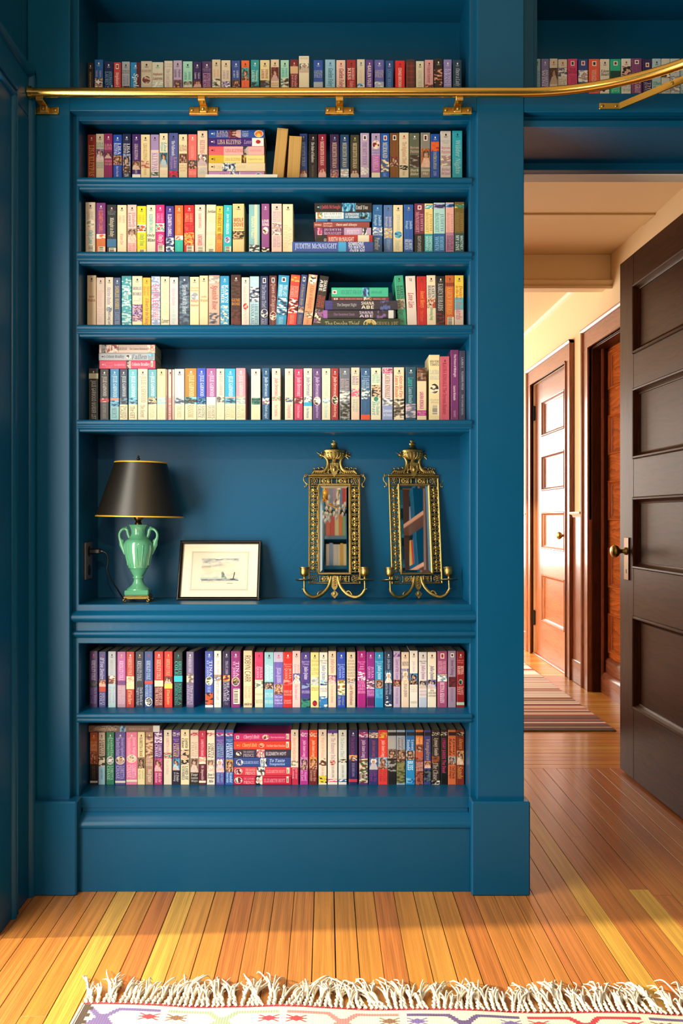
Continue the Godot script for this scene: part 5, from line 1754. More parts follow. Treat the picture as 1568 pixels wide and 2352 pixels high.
const BOOKS := """A -725.3 18.9 169.6 0.000|1a1a2a|k:w;v:.35:.98:g:i:Stephanie Laurens|near-black paperback with gold script
A -699.9 26.4 178.2 0.000|1d5fae|k:w;v:.38:.62:p:b:Stephanie/Laurens;p:.66:.99:n,w,f|bright blue paperback with pale embracing couple
A -669.4 26.8 172.7 0.000|14245a|k:w;v:.36:.98:s:b:STEPHANIE/LAURENS;p:.86:1:n,s,b|navy paperback with sky-blue capitals
A -642.8 21.7 169.6 0.000|c4474f|q:.06:.24;v:.36:1:w:i:Stephanie La|rose red paperback with white script
A -616.3 24.4 171.9 0.000|a9b0bd|k:k;h:.3:.46:z:n:The New York/Bestselling;v:.5:.86:6a6e90:b:STEPHANIE/LAURENS;p:.89:1:d,z,f|silver grey paperback with mauve capitals
A -586.5 30.3 169.6 0.000|1e86c8|e:.62:1:5a1420;k:w;v:.4:.98:w:i:Spell|bright blue paperback with dark red strip
A -552.7 33.5 173.5 0.000|c9bfae|k:k;h:.32:.42:d:n:THE NEW YORK/Bestselling Author;c:.68:.42:3f6a62,7a2a3a,f|beige paperback with oval portrait
A -518.2 34.6 170.3 0.000|cfd0c2|k:e;h:.38:.68:7a4030:i:Stephanie/Laurens;p:.74:1:a9c4cc,w,c|pale sage paperback with brown script
A -485.0 25.6 174.3 0.000|d8cfc0|h:.08:.24:a:n:The Promise/in a Kiss;v:.28:.95:a29ab0:i:The Lost Love|ivory paperback with faint grey script
A -456.6 26.4 175.5 0.000|b6a7cc|k:k;v:.32:.62:4a3a5a:b:Stephanie/Laurens;p:.7:1:7a4a6a,f,d|lilac paperback with dark lettering and couple
A -425.7 29.1 172.7 0.000|9fd8c9|k:k;v:.38:.68:2f8a80:b:STEPHANIE/LAURENS;p:.73:1:8aa,f,d|mint green paperback with teal lettering and couple
A -396.2 25.2 171.5 0.000|2d1f5e|k:w;v:.4:.64:w:b:Stephanie/Laurens;p:.7:1:x,f,d|deep violet paperback with white lettering and couple
A -366.7 29.1 172.7 0.000|4a3266|k:w;h:.26:.38:l:n:NEW YORK TIMES/Bestselling;v:.42:.96:d9a0c4:b:STEPHANIE/LAURENS|dusky purple paperback with pink capitals
A -337.5 26.0 178.2 0.000|d6c8ae|k:k;v:.34:.62:d8907a:b:STEPHANIE/LAURENS;p:.68:1:7f9a98,c,d|pale tan paperback with salmon capitals and couple
A -307.8 28.0 175.9 0.000|e0d2b6|k:k;v:.36:.68:8a78b4:b:STEPHANIE/LAURENS;p:.75:1:3a3a7a,l,w|cream paperback with lilac capitals, violet picture
A -276.9 26.0 175.1 0.000|2b4da0|k:w;v:.35:.62:w:b:LAURENS/ALL ABOUT;p:.7:1:d,f,d|royal blue paperback with white capitals and couple
A -248.0 24.8 175.5 0.000|ee6a3c|k:k;p:.27:.71:t,f,d;v:.74:.98:h:i:Seduction|orange paperback with large couple panel
A -218.2 25.2 177.4 0.000|1f9aa5|k:w;v:.36:.78:w:b:Tempting/LAURENS;p:.8:1:z,d,t|teal paperback with white lettering
A -187.9 29.1 176.6 0.000|ead9a4|k:k;v:.33:.68:8a4050:b:STEPHANIE/LAURENS;p:.72:1:z,d,a|pale yellow paperback with maroon capitals
A -156.8 25.2 178.2 0.000|e6cfae|k:k;p:.27:.75:x,f,d;h:.8:.97:8a6a50:s:NICOLE/JORDAN|buff paperback with maroon couple panel
A -126.3 25.6 176.6 0.000|a5dccb|k:k;v:.28:.62:t:b:STEPHANIE/LAURENS;p:.66:1:8aa,c,d|pale aqua paperback with teal capitals
A -97.4 24.4 178.2 0.000|6e1f2e|k:p;r:.24:.5:d9b48a;v:.52:.98:p:b:Nicole/Jordan|maroon paperback with tan upper band
A -67.1 31.5 189.2 0.000|e9e0c8|p:.26:.56:4a6a5a,f,w;h:.04:.12:a:s:AVON|tall cream paperback with small portrait, pages showing
A -23.2 28.7 176.6 0.000|1b4fb0|k:w;h:.36:.64:c:s:GAELEN/FOLEY;r:.78:1:a9b4c8|cobalt blue paperback with grey foot band
A 13.6 30.7 178.2 0.000|8fc4e2|k:b;v:.3:.98:2a5a80:i:Gaelen Foley|sky blue paperback with dark blue script
A 46.5 28.0 176.6 0.000|e9c9bd|k:r;v:.3:1:8a2430:i:Gaelen Foley|blush paperback with crimson script
A 78.6 28.3 177.4 0.000|a3202c|k:k;v:.28:.72:w:b:DANGEROUS/KISS;v:.74:1:p:i:Foley|crimson paperback with white lettering
A 108.3 24.0 179.0 0.000|ddd4c2|k:b;v:.36:.96:cfae9a:s:GAELEN FOLEY;p:.86:1:s,w,b|off-white paperback with faint peach capitals
A 134.5 22.0 177.4 0.000|5b3a94|k:w;v:.2:.98:w:m:GAELEN FOLEY|violet paperback with bold white capitals
A 164.8 29.1 177.4 0.000|5a5cb4|k:w;h:.36:.64:c:s:GAELEN/FOLEY;p:.78:1:s,l,w|periwinkle paperback with pale scenery band
A 196.3 23.6 175.1 0.000|1c4a94|k:w;v:.3:1:6fb0dc:s:LYNNE BRANT|medium blue paperback with light blue capitals
A 228.8 29.5 175.1 0.000|d81f2a|k:x;v:.26:1:w:m:CONNIE BROCKWAY|scarlet paperback with white block capitals
A 261.3 27.6 179.0 0.000|3a2a2a|k:w;x:.1:1:8a2a2a|red tartan paperback with black checks
A 290.4 24.4 173.5 0.000|ddd6bd|k:k;v:.34:1:a49ab0:s:LYNNE TRENT|bone paperback with grey capitals
A 318.4 26.0 177.4 0.000|dba3ab|k:x;v:.26:.84:8a4a5a:i:Once Forever;p:.88:1:x,d,f|dusty pink paperback with plum lettering
A 346.9 25.6 181.4 0.000|14161c|k:w;p:.36:.92:6a1c22,k,f|black paperback with dark red figures
A 375.8 24.4 178.2 0.000|8a82c6|k:w;v:.32:.96:c8c0e6:b:LYNNE/GRANT|lavender blue paperback with pale lettering
A 405.4 26.8 177.4 0.000|123a58|k:w;v:.3:.96:v:i:Once a Lady|midnight blue paperback with silver script
R 654.4 19.3 178.0 0.000|8fb6c6|k:k;v:.34:1:2a6a94:s:DANGEROUS/LADY|powder blue paperback with blue capitals
R 678.6 23.7 178.0 0.000|7a72b4|k:w;v:.3:.98:w:s:AWAKENING/WINDS|lavender paperback with white capitals
R 704.9 24.3 178.7 0.000|ddd5c6|k:r;p:.27:.74:4a3028,f,d|ivory paperback with brown couple panel
R 732.9 27.7 176.7 0.000|e2d8cc|k:r;p:.25:.5:n,w,l;v:.54:.92:a:s:Sea/Tides|white paperback with small navy panel
R 763.4 29.3 178.0 0.000|de3f7c|q:.06:.2;h:.26:.44:7a1a44:m:THE/DUCHESS;v:.48:.97:8a1c4c:s:JANE FELL|hot pink paperback with dark lettering
R 796.0 29.7 176.7 0.000|24418c|q:.05:.18;p:.32:.66:6a7ab0,w,f;v:.7:1:c:s:MAVEN|strong blue paperback with pale couple
R 830.5 32.7 177.3 0.000|ea5b48|q:.06:.2;v:.3:.66:w:s:VOYAGES;p:.75:.92:s,w,b|coral paperback with white capitals
R 863.3 29.0 177.3 0.000|e4dccb|k:k;h:.3:.5:z:i:Lion/Heart;p:.8:.95:c,k,w|cream paperback with black sketch
R 896.3 31.7 177.3 0.000|17b08e|q:.06:.18;r:.34:.56:123a38;v:.6:.98:a9e4d0:s:ANNE|emerald paperback with dark square
R 929.5 29.3 178.7 0.000|dfe0d8|k:r;p:.22:.48:p,k,f;h:.62:.96:5a6a90:n:THE BEST/STORY OF/THE YEAR|pale grey paperback with dark-haired portrait
R 962.0 31.7 179.3 0.000|7d3f77|q:.05:.16;v:.4:1:w:s:JENNIE GRAY|plum paperback with white capitals
R 994.7 28.3 176.7 0.000|2a1a52|q:.1:.22;p:.45:.62:c,f,d;v:.66:1:w:s:THE/JEWEL|indigo paperback with white capitals
R 1023.5 26.7 178.7 0.000|a9c8d2|k:k;h:.65:.9:e:i:The/Shore|ice blue paperback behind the brass arm
R 1051.9 26.0 178.7 0.000|cfd0c8|p:.3:.55:8a8a88,w,k;v:.72:1:5a6a78:s:ANNE/HILL|stone grey paperback behind the brass arm
R 1080.9 29.3 178.7 0.000|bfcbd0|v:.3:.42:4a5a70:s:ROSE;p:.5:.95:8a8aa0,w,a|misty grey paperback with pencil sketch
R 1110.9 26.7 178.7 0.000|8fb0bc|v:.3:.9:w:s:SUMMER|dull turquoise paperback cut by the photo edge
B -717.7 23.9 163.5 0.000|9a2c22|k:w;v:.24:.98:d9a45a:b:LISA KLEYPAS|brick red paperback with gold capitals
B -691.9 24.7 165.8 0.000|cbb9a0|k:k;h:.19:.33:3f7a78:b:LISA/KLEYPAS;p:.35:.63:8a78a0,f,d;h:.65:.8:3f7a78:s:WHERE/DREAMS/BEGIN|beige paperback with mauve couple panel
B -666.2 25.0 166.6 0.000|8a1f5c|k:w;h:.23:.38:d9a0a0:b:LISA/KLEYPAS;p:.42:.57:5a1a3a,f,d;h:.6:.74:e0b090:b:STRANGER/IN MY ARMS|raspberry paperback with small couple panel
B -638.1 26.6 163.5 0.000|1d48b0|k:w;v:.19:.48:w:b:LISA/KLEYPAS;p:.49:.71:b0703a,f,d;v:.74:.99:c:i:Onc'e You Me|bright blue paperback with orange couple panel
B -610.1 25.4 165.5 0.000|16204a|k:w;v:.22:.45:w:b:LISA/KLEYPAS;p:.46:.9:8a90b4,f,k;v:.92:1:w:b:IN|navy paperback with tall pale couple
B -580.5 25.8 164.7 0.000|3f1f6a|k:w;v:.22:.6:c:b:LISA KLEYPAS;p:.63:.82:8a5a2a,f,d;v:.82:.92:w:b:LOVE;r:.93:1:w|purple paperback with gold couple, white foot
B -552.6 27.8 163.5 0.000|e9d6a8|k:k;v:.2:.6:a8863a:b:LISA KLEYPAS;p:.6:.78:e6d2b0,b05a4a,f;v:.8:.96:a8863a:s:PROMISE|butter cream paperback with mustard capitals
B -523.8 25.0 163.5 0.000|e4c9c8|r:0:.36:a58cc0;k:k;v:.42:.86:9a84b8:b:KLEYPAS;p:.88:.96:8a8,z,c|pink paperback with lilac top band
B -496.6 25.4 167.4 0.000|e9dcb8|k:k;v:.2:.42:4a9ab0:i:Lisa/Kleypas;p:.44:.78:2f7aa0,f,d;h:.84:.96:e0b0a0:s:BECAUSE/YOU|pale cream paperback with blue couple panel
B -466.6 28.2 168.2 0.000|50579a|k:k;v:.17:.52:w:b:The Vallerands;v:.52:.82:d98ab0:s:Lisa/Kleypas;p:.86:1:h,r,d|slate violet paperback with tall white lettering
B -437.3 25.8 164.3 0.000|e8d9b0|k:k;h:.24:.4:7a2430:s:LISA/KLEYPAS;p:.45:.67:6a3a2a,f,d;h:.7:.88:c07a50:s:ONLY/WITH/YOU|straw cream paperback with brown couple panel
B -408.3 25.8 164.3 0.000|ee6f6a|k:w;v:.26:.56:f6b8b0:s:LISA KLEYPAS;p:.6:.8:4a5a60,f,d;h:.84:.96:f6b8b0:s:DREAM|coral paperback with small couple panel
B -377.8 30.5 175.2 0.000|e8cfb4|k:k;v:.2:.5:c06a70:b:KLEYPAS;p:.52:.76:6a5060,f,w;h:.8:.96:6fb0c8:s:LADY/SOPHIA|tall peach paperback with rose capitals
B -68.2 23.5 166.2 0.000|24408a|k:g;v:.18:.76:a9c8e0:b:MEREDITH DURAN;p:.84:1:8a4a3a,f,d|royal blue paperback behind the turned books
B -39.1 26.2 164.7 0.000|15141a|k:p;v:.18:.66:w:i:The Duke of Shadows;v:.72:1:8a7a80:s:Meredith Duran|black paperback with white script
B -10.7 24.3 164.7 0.000|8a1632|k:w;v:.16:.74:c:b:MEREDITH DURAN;p:.78:1:b0303c,f,x|wine red paperback with pale capitals
B 26.9 27.4 164.3 0.000|3a1a46|k:s;v:.18:.8:e6c8a0:b:MEREDITH DURAN;p:.82:1:8a7090,f,x|aubergine paperback with cream capitals
B 57.8 26.6 163.5 0.000|1e3f6a|k:w;v:.18:.78:d8c8a0:b:MEREDITH DURAN;p:.8:1:8ab0c0,w,f|denim blue paperback with cream capitals
B 89.1 26.6 162.7 0.000|3a3a2a|k:g;v:.18:.8:e6c8a0:b:MEREDITH DURAN;p:.82:1:4a2a1a,f,d|dark olive paperback with cream capitals
B 119.6 26.6 168.2 0.000|b9a2bf|q:.05:.16;v:.2:.74:6a4a80:s:THE SOFT TOUCH;p:.78:.95:b9a2bf,w,w|lilac paperback with white feather
B 153.7 26.6 167.4 0.000|b59cc4|k:k;c:.26:.16:a02a4a,c,x;h:.36:.48:5a5a90:n:HAWKES/HARBOR;r:.5:.9:b06ab0;v:.52:.86:e8a8c8:b:PAMELA;r:.9:1:c|mauve paperback with round red motif
B 182.0 26.2 167.4 0.000|1f56b0|q:.05:.16;v:.2:.58:e6dcb0:b:MERMAID;p:.6:.88:8a6a3a,c,b;v:.9:1:s:i:Lad|cobalt paperback with golden scales picture
B 210.4 26.6 168.2 0.000|7a4a22|q:.05:.16;p:.53:.76:8a3a24,f,d|tan brown paperback with rust square
B 239.8 29.0 169.4 0.000|e2d2b0|k:r;v:.2:.72:b0603a:s:The Highland Thief;p:.74:.84:e2d2b0,k,k;v:.87:.98:8a6a50:s:Grace|cream paperback with black horse
B 271.9 30.5 168.2 0.000|5f6450|k:w;h:.3:.46:d8a8a0:b:Byron/Paxton;p:.5:.78:3a3a30,d,a;h:.8:.97:c:i:Dark/Rider|moss grey paperback with dark figure
B 305.5 29.0 169.4 0.000|8a8478|q:.05:.18;p:.36:.78:c0602c,f,4a3a34;h:.8:.97:c:i:Cinnamon/Sky|pewter paperback with orange figure
B 334.9 26.6 165.5 0.000|1c4ea8|k:w;p:.18:.4:e0602a,o,r;v:.42:.82:e8d060:b:PATRICIA RYAN;v:.86:.98:c:s:LYNN|bright blue paperback with orange blossom
B 367.6 31.7 174.5 0.000|cfc6bd|k:k;h:.2:.28:a:n:NEW YORK/TIMES;h:.34:.5:c06070:b:Byron/Paxton;p:.54:.76:b0787a,a,c;h:.8:.97:b06a90:i:Rebel/Wind|tall grey paperback with rose lettering
B 403.2 30.1 175.2 0.000|2aa3b5|k:z;v:.2:.95:a9c8c8:i:Wilder Nights|turquoise paperback with silver script
C -714.1 29.8 167.2 0.000|dccab4|k:k;v:.19:.37:a09488:b:ELIZABETH/LOWELL;c:.43:.16:c8b8a4,c,a;v:.56:.84:2f8a98:i:Only Love;q:.86:1|beige paperback with teal script
C -682.2 27.9 165.3 0.000|7a2a7a|k:w;r:.72:1:d9702a;v:.15:.62:e8803a:m:ELIZABETH LOWELL;p:.63:.72:c,w,o;q:.88:1|purple paperback with orange foot
C -649.8 29.1 159.5 0.000|1c2228|k:p;h:.13:.22:a:n:THE NEW YORK/TIMES;v:.26:.68:c:i:Midnight in Ruby;r:.72:.88:2a6a9a;q:.9:1|black paperback with blue block, library sticker
C -618.6 27.9 158.7 0.000|ecd9b2|k:k;v:.22:.38:e0907a:b:ELIZABETH/LOWELL;v:.6:.84:d87a70:i:Winter Fire|cream paperback with coral script
C -587.8 27.5 159.5 0.000|eec3b8|k:k;v:.16:.48:9a6a88:b:Elizabeth/Lowell;p:.5:.77:a88a70,f,d;v:.8:.98:d0505a:b:FOREVER/LOVER|salmon pink paperback with couple panel
C -558.5 27.1 155.6 0.000|e8d21e|k:k;v:.19:.36:c89020:b:ELIZABETH/LOWELL;r:.4:.56:w;p:.42:.54:f0ead8,b0502a,k;v:.6:.86:3a8a5a:i:Only You;q:.93:1|lemon yellow paperback with butterfly
C -529.9 27.1 158.7 0.000|d9d4bd|k:k;v:.19:.6:3fa0a0:m:ELIZABETH LOWELL;h:.6:.78:k:i:Only/Mine|ecru paperback with turquoise capitals
C -502.3 26.4 159.5 0.000|c01f72|k:w;v:.18:.37:f0a8c8:b:ELIZABETH/LOWELL;r:.39:.56:w;p:.41:.54:f0e6e0,c04a5a,e;v:.62:.92:w:i:Only His;q:.84:1|magenta paperback with rose picture
C -472.9 24.8 155.6 0.000|3f2a8a|k:w;v:.17:.66:w:m:ELIZABETH LOWELL;p:.68:1:7a90b4,w,n|violet blue paperback with white capitals, storm picture
C -445.2 25.2 157.5 0.000|f0662a|k:w;v:.18:.62:f8a070:m:ELIZABETH LOWELL;r:.7:1:22b0a0;p:.64:.73:w,w,o;v:.78:.98:5ad0b8:n:Autumn Lover|orange paperback with turquoise foot
C -414.4 30.2 158.3 0.000|c01c24|k:w;v:.17:.36:e8b880:b:ELIZABETH/LOWELL;p:.39:.54:b82830,d04a3a,r;p:.58:.84:c01c24,d9b050,g;q:.85:1|red paperback with golden key
C -381.4 31.0 159.5 0.000|efc9bb|k:k;v:.18:.5:d05a5a:b:ELIZABETH LOWELL;v:.62:.86:d0404a:m:UNTAMED;q:.88:1|light pink paperback with red capitals
C -349.4 29.1 159.5 0.014|eedfb6|h:.1:.2:k:i:Jordan;h:.24:.38:c8a888:s:ELIZABETH/LOWELL;r:.56:.64:e0c8b0;v:.68:.86:e0c080:s:LOVER;q:.92:1|pale cream paperback with black flourish
C -323.6 20.2 155.6 0.014|eec23a|k:k;r:.6:1:e8903a;v:.16:.74:8a3020:b:FORGET ME NOT;v:.8:.98:b04020:s:LOVE|amber paperback slim with maroon capitals
C -299.0 25.2 158.3 0.014|25b0bd|k:w;v:.18:.37:w:i:Jayne Ann;v:.38:.62:w:m:BREATHLESS;c:.73:.12:5a4a90,l,w;q:.87:1|aqua paperback with white capitals
C -264.8 34.9 162.6 0.000|e2c38a|k:k;h:.28:.48:9a3a24:m:WOLF/DOVE;h:.49:.54:9a3a24:n:Woodiwiss;p:.56:.73:d8b880,2a1a12,d|wide tan paperback with rust capitals
C -216.6 32.9 160.2 0.000|7fb4bb|v:.24:.72:e6dca0:m:HIDDEN VALLEY;e:.5:.78:d9cfb0;p:.84:.98:3a4a50,w,k|worn grey-blue paperback with peeling cream strip
C -183.0 23.3 162.6 0.000|8c4a86|k:w;h:.32:.46:w:m:LOVE/SONG;c:.55:.14:c,w,d;p:.9:1:c,k,w|orchid purple paperback with white emblem
C -148.9 31.0 162.6 0.000|eec6b8|k:k;v:.16:.38:9a7aa0:s:EVELYN/ROGERS;p:.4:.64:7a5a8a,c,f;v:.66:.9:8a6a98:s:GOLDEN/SURRENDER|shell pink paperback with purple portrait
C -114.8 31.0 161.4 0.000|e6d6b2|k:k;v:.42:.92:c8b48a:s:A DAY/IN SPRING|buff paperback with curled cover and yellowed pages
C 156.8 30.2 159.5 0.000|1f5f9c|k:s;v:.2:.45:c8dce8:i:Judith/McNaught;p:.47:.65:4a7ab0,w,l;v:.68:.95:w:i:Paradise|denim blue paperback with white flowers
C 189.4 27.1 158.7 0.000|4a6ea8|k:z;v:.24:.46:d8b8c0:b:Judith/McNaught;p:.48:.7:7a8ab8,e6c890,g;v:.72:.95:8ab0d0:i:Whitney|steel blue paperback with golden flowers
C 219.4 29.1 158.7 0.000|e6d4a8|k:k;v:.2:.55:8aa0a0:s:JUDITH McNAUGHT;c:.62:.16:2f98a8,s,b;v:.74:.96:a8b8a0:i:Tender|cream paperback with turquoise medallion
C 251.4 28.7 160.2 0.000|1d55a5|k:g;v:.34:.52:c8dce8:b:Judith/McNaught;v:.72:.95:w:b:ALMOST/HEAVEN|bright blue paperback with white capitals
C 284.3 29.5 163.3 0.000|6f2a48|q:.04:.12;r:.62:1:14141a;v:.17:.6:c89aa8:b:JUDITH/McNAUGHT;v:.66:.99:w:n:NIGHT WHISPERS|plum paperback with black lower part
C 312.6 25.6 163.3 0.000|e8d08a|p:.03:.11:t,s,w;r:.62:1:1f9aa5;v:.18:.6:b09858:b:JUDITH/McNAUGHT;v:.66:.97:d8f0e8:m:SOMETHING/WONDERFUL|sand yellow paperback with teal lower part
C 344.8 34.1 165.7 0.000|a9d6d2|p:.03:.11:5a4a80,l,n;r:.62:1:1f5fa0;v:.2:.6:5a94a0:b:JUDITH/McNAUGHT;v:.68:.97:s:m:REMEMBER/WHEN|seafoam paperback with blue lower part
C 376.5 24.8 166.4 0.000|dfa79c|p:.03:.1:b,s,n;r:.6:1:b07a98;v:.2:.6:c08a88:b:JUDITH/McNAUGHT;v:.66:.97:5a3a60:m:DOUBLE/STANDARDS|salmon paperback with mauve lower part
C 405.6 28.7 168.0 0.000|6a5626|p:.05:.12:3a6a50,g,e;r:.62:1:1c4a52;v:.2:.6:8a7640:b:JUDITH/McNAUGHT;v:.66:.97:d8e0d0:m:WHITNEY,/MY LOVE|bronze paperback with dark teal lower part
D -716.1 27.3 168.2 0.000|dcc09a|k:k;h:.4:.54:a0503a:b:Jade/Walsh|tan paperback with rust name at mid-height
D -688.6 24.6 161.2 0.000|d9c3b4|k:k;v:.25:.96:d8a8a0:i:Someone To Love|pinkish beige paperback with faint rose script
D -662.0 23.8 162.4 0.000|d8d0be|k:k;v:.2:.62:8a80a0:i:Shirlee Busbee;c:.67:.16:5a6a80,a,w;v:.74:1:z:i:At Long Last|oatmeal paperback with grey roundel
D -637.8 22.3 161.2 0.000|2a4470|k:w;v:.17:.68:c8a850:m:SHIRLEE BUSBEE;v:.72:1:8a9ac0:s:LOVE BE|slate blue paperback with gold capitals
D -609.3 30.1 166.3 0.000|2f8f9c|k:w;p:.08:1:2f8f9c,b8dcd8,t;v:.2:.62:w:i:The Tiger Lily|marbled teal paperback with white script
D -576.5 30.9 165.9 0.000|ecdcb4|k:k;h:.2:.42:2a3060:b:SHIRLEE/BUSBEE;c:.5:.16:e4d0a8,c,d8a890;p:.58:.93:5a2a5a,l,p|cream paperback with violet sunset panel
D -547.8 24.2 161.2 0.000|e9b22e|k:r;v:.18:.38:a86a20:i:Shirlee/Busbee;v:.42:1:8a4a1a:i:A Heart for the Taking|golden yellow paperback with brown script
D -520.0 27.3 165.1 0.000|9fb4cf|p:.02:1:9fb4cf,d8dce8,8a98c0;v:.16:.62:c06a80:m:SHIRLEE;v:.62:.9:d08090:m:BUSBEE|cloudy blue paperback with rose capitals
D -491.3 26.2 164.3 0.000|eadcb4|k:k;v:.14:.84:cfc090:i:Gypsy Lady;h:.86:.98:z:i:Lover|pale cream paperback with ghostly gold script
D -464.0 25.4 162.0 0.000|dccacb|k:k;v:.22:.6:a898a8:i:Shirlee Busbee;v:.62:.99:8ac0b0:i:Love Be Mine|pale pink paperback with mint script
D -432.7 30.9 165.1 0.000|39506a|k:w;p:.1:1:39506a,5a7488,2a3448;v:.17:.78:c8d0d8:i:Deceive Not My Heart|stormy navy paperback with creased silver script
D -401.3 28.1 163.5 0.000|ecd9aa|k:k;h:.2:.31:d05a40:s:Shirlee/Busbee;c:.4:.2:8a9098,w,a;h:.46:.64:c04a3a:i:Midnight/Masquerade|straw paperback with round grey portrait
D -372.8 25.8 167.4 0.000|e6cfa2|k:k;h:.4:.54:a0603a:b:Jade/Walsh|wheat paperback with rust name at mid-height
D -341.1 33.6 168.2 0.000|c9a594|k:k;p:.02:.16:b08a80,c,a;v:.2:.7:9a3a3a:i:Spanish Rose;p:.76:.98:6a7a88,c9a594,d|dusty rose paperback with maroon script
D -309.1 27.3 166.3 0.000|1f8fc0|k:w;v:.18:.56:w:b:KARYN/WITMER;p:.6:.98:1f7fb0,c,s|torn bright blue paperback with white lettering
D -274.5 30.1 169.8 0.000|3a1a14|k:w;p:.14:.42:4a2a24,2a120e,d;h:.47:.62:d8903a:b:GENE/ROSE;p:.7:1:6a1c14,2a120e,d|dark chestnut paperback with orange lettering
D -245.4 23.4 162.0 0.000|e6d3c6|k:k;v:.17:.58:d89a90:i:Susan Krinard;c:.61:.14:d05a40,r,p;v:.66:.98:d8a0a0:i:Spring by Fire|rosy cream paperback with red blossom
D -217.9 28.5 165.1 0.000|a9cfd8|k:w;p:.22:.53:7a8a98,w,n;v:.56:1:2a3a60:s:A ROSE IN WINTER/SHANA ABE|light blue paperback with navy and white couple
D -188.0 24.2 165.9 0.000|24305e|q:.04:.14;v:.17:.66:c8ccd8:s:The Dream Thief;c:.76:.2:2a3a6a,c,n;v:.86:1:c8ccd8:s:SHANA/ABE|dark blue paperback with silver ring ornament
D -161.2 23.0 167.4 0.000|5a1a22|q:.04:.14;v:.16:.74:e6d8c8:s:Queen of Dragons;c:.82:.16:6a2a2a,c,x;v:.9:1:c09080:s:SHANA|burgundy paperback with pale lettering
D -138.4 32.8 167.4 0.065|2090c0|q:.04:.13;v:.19:.44:d8f0f8:m:THE LAST/MERMAID;p:.46:.8:2f88b0,w,n;v:.84:1:d8f0f8:s:SHANA|cyan blue paperback with pale figure, leaning
D -106.0 28.5 169.0 0.086|dd3a30|p:.03:.14:o,g,o;v:.22:.46:f6d8c8:s:INTIMATE/ENEMIES;p:.48:.77:d8302a,w,k;v:.8:1:f0c8b0:s:SHANA|vermilion paperback with white figures, leaning
D -82.2 18.7 169.8 0.102|2a3f78|q:.04:.13;v:.18:.62:b09a60:i:A Princess Bride;p:.64:.76:8a7a70,f,d;v:.8:1:b09a60:s:SHANA|slim navy paperback with gilt script, leaning
D -58.2 27.3 169.8 0.118|dd9a70|c:.1:.16:c,w,k;v:.2:.7:b05a3a:i:A Kiss at Midnight;p:.74:.88:8a5a40,c,f;v:.9:1:b05a3a:s:SHANA|peach paperback with rust script, leaning
D -28.0 28.1 165.9 0.148|151317|v:.08:.32:w:m:SHANA/ABE;v:.4:.66:b0402c:m:TREASURE/KEEPER;p:.7:.98:151317,8a5a88,c|black paperback with red capitals and pink flourish
D 235.9 26.6 167.4 -0.076|2fa07a|k:k;v:.2:.48:1a3a34:b:KAREN/ROBARDS;p:.48:.68:c8b890,f,4a6a70;v:.7:.96:14403a:b:Tiger's Eye|grass green paperback with tan picture, leaning
D 265.1 29.7 165.9 -0.038|e4d3c8|h:.04:.12:k:n:SJ;v:.34:.66:a03a4a:i:Love Lies|pale blush paperback with plum script
D 295.3 28.9 165.1 -0.016|c01c1e|k:x;v:.3:.66:e8a040:i:Sweet Mercy;v:.7:.94:d85a30:i:The Flame|bright red paperback with orange script
D 323.8 27.3 168.2 -0.011|ead9b8|k:k;v:.2:.46:2a3a6a:b:KAREN/ROBARDS;p:.46:.66:e0d0b0,b04a3a,k;v:.66:.92:3a7a5a:i:Morning Song|cream paperback with red and black bird
D 351.0 27.3 166.3 0.000|1c1a1c|k:w;v:.15:.72:c8c8c8:b:KAREN ROBARDS;p:.76:1:6a1c20,k,x|black paperback with silver capitals
D 379.1 27.3 168.2 0.000|c4602a|k:x;r:.15:.22:8a3a20;v:.24:.8:e8b060:s:KAREN ROBARDS;q:.84:1|burnt orange paperback with library sticker
D 407.7 27.3 168.2 0.000|e8c84a|k:k;r:.45:.7:5ab0b8;r:.7:1:d8c0b0;v:.2:.5:c04a3a:i:Desire/in the Sun;v:.52:.9:c06a80:i:Robards|rainbow paperback with yellow top and red script
E -717.5 29.6 170.6 0.000|141414|k:v;r:.1:.2:d8d0b0;v:.23:1:e6e2d8:m:JULIE GARWOOD MURDER LIST|black paperback with cream label near top
E -683.7 27.6 167.8 0.000|1a171a|k:w;v:.14:.54:e6e2d8:b:JULIE GARWOOD;p:.58:.65:c0303a,r,w;v:.67:.98:c8b8b0:s:HEARTBREAKER|black paperback with small red mark
E -652.2 27.6 168.6 0.000|1f7fb5|k:w;v:.13:.57:e6eef0:b:JULIE GARWOOD;r:.57:.62:e0907a;p:.62:.74:2a90c8,s,n;r:.74:1:8fc8cc;v:.76:.97:2a6a8a:s:MERCY|ocean blue paperback with pale aqua foot
E -624.4 24.9 167.8 0.000|152a4a|k:w;v:.13:.55:e6eef0:b:JULIE GARWOOD;p:.57:.7:1a3a5a,6a8aa0,k;r:.7:1:ecdfb8;v:.72:.98:5a5040:s:The LION'S/LADY|dark navy paperback with cream foot
E -595.8 26.8 167.8 0.000|5fb6c8|k:w;v:.13:.56:f0f4f0:b:JULIE GARWOOD;p:.57:.69:4a98b8,s,n;r:.69:1:ecdfb8;v:.73:.98:5a5040:s:The GIFT|light turquoise paperback with cream foot
E -565.2 30.4 168.6 0.000|e6d9bd|k:k;v:.14:.67:9a8a68:b:JULIE GARWOOD;v:.7:.96:8a8060:i:The Secret|plain cream paperback with olive capitals
E -535.4 26.0 167.0 0.000|5aa0b0|k:w;v:.13:.54:f0f4f0:b:JULIE GARWOOD;p:.56:.69:e6dcb8,3a3a3a,b09a60;r:.69:1:ecdfb8;v:.73:.96:b0a070:s:CASTLES|grey-teal paperback with cream foot
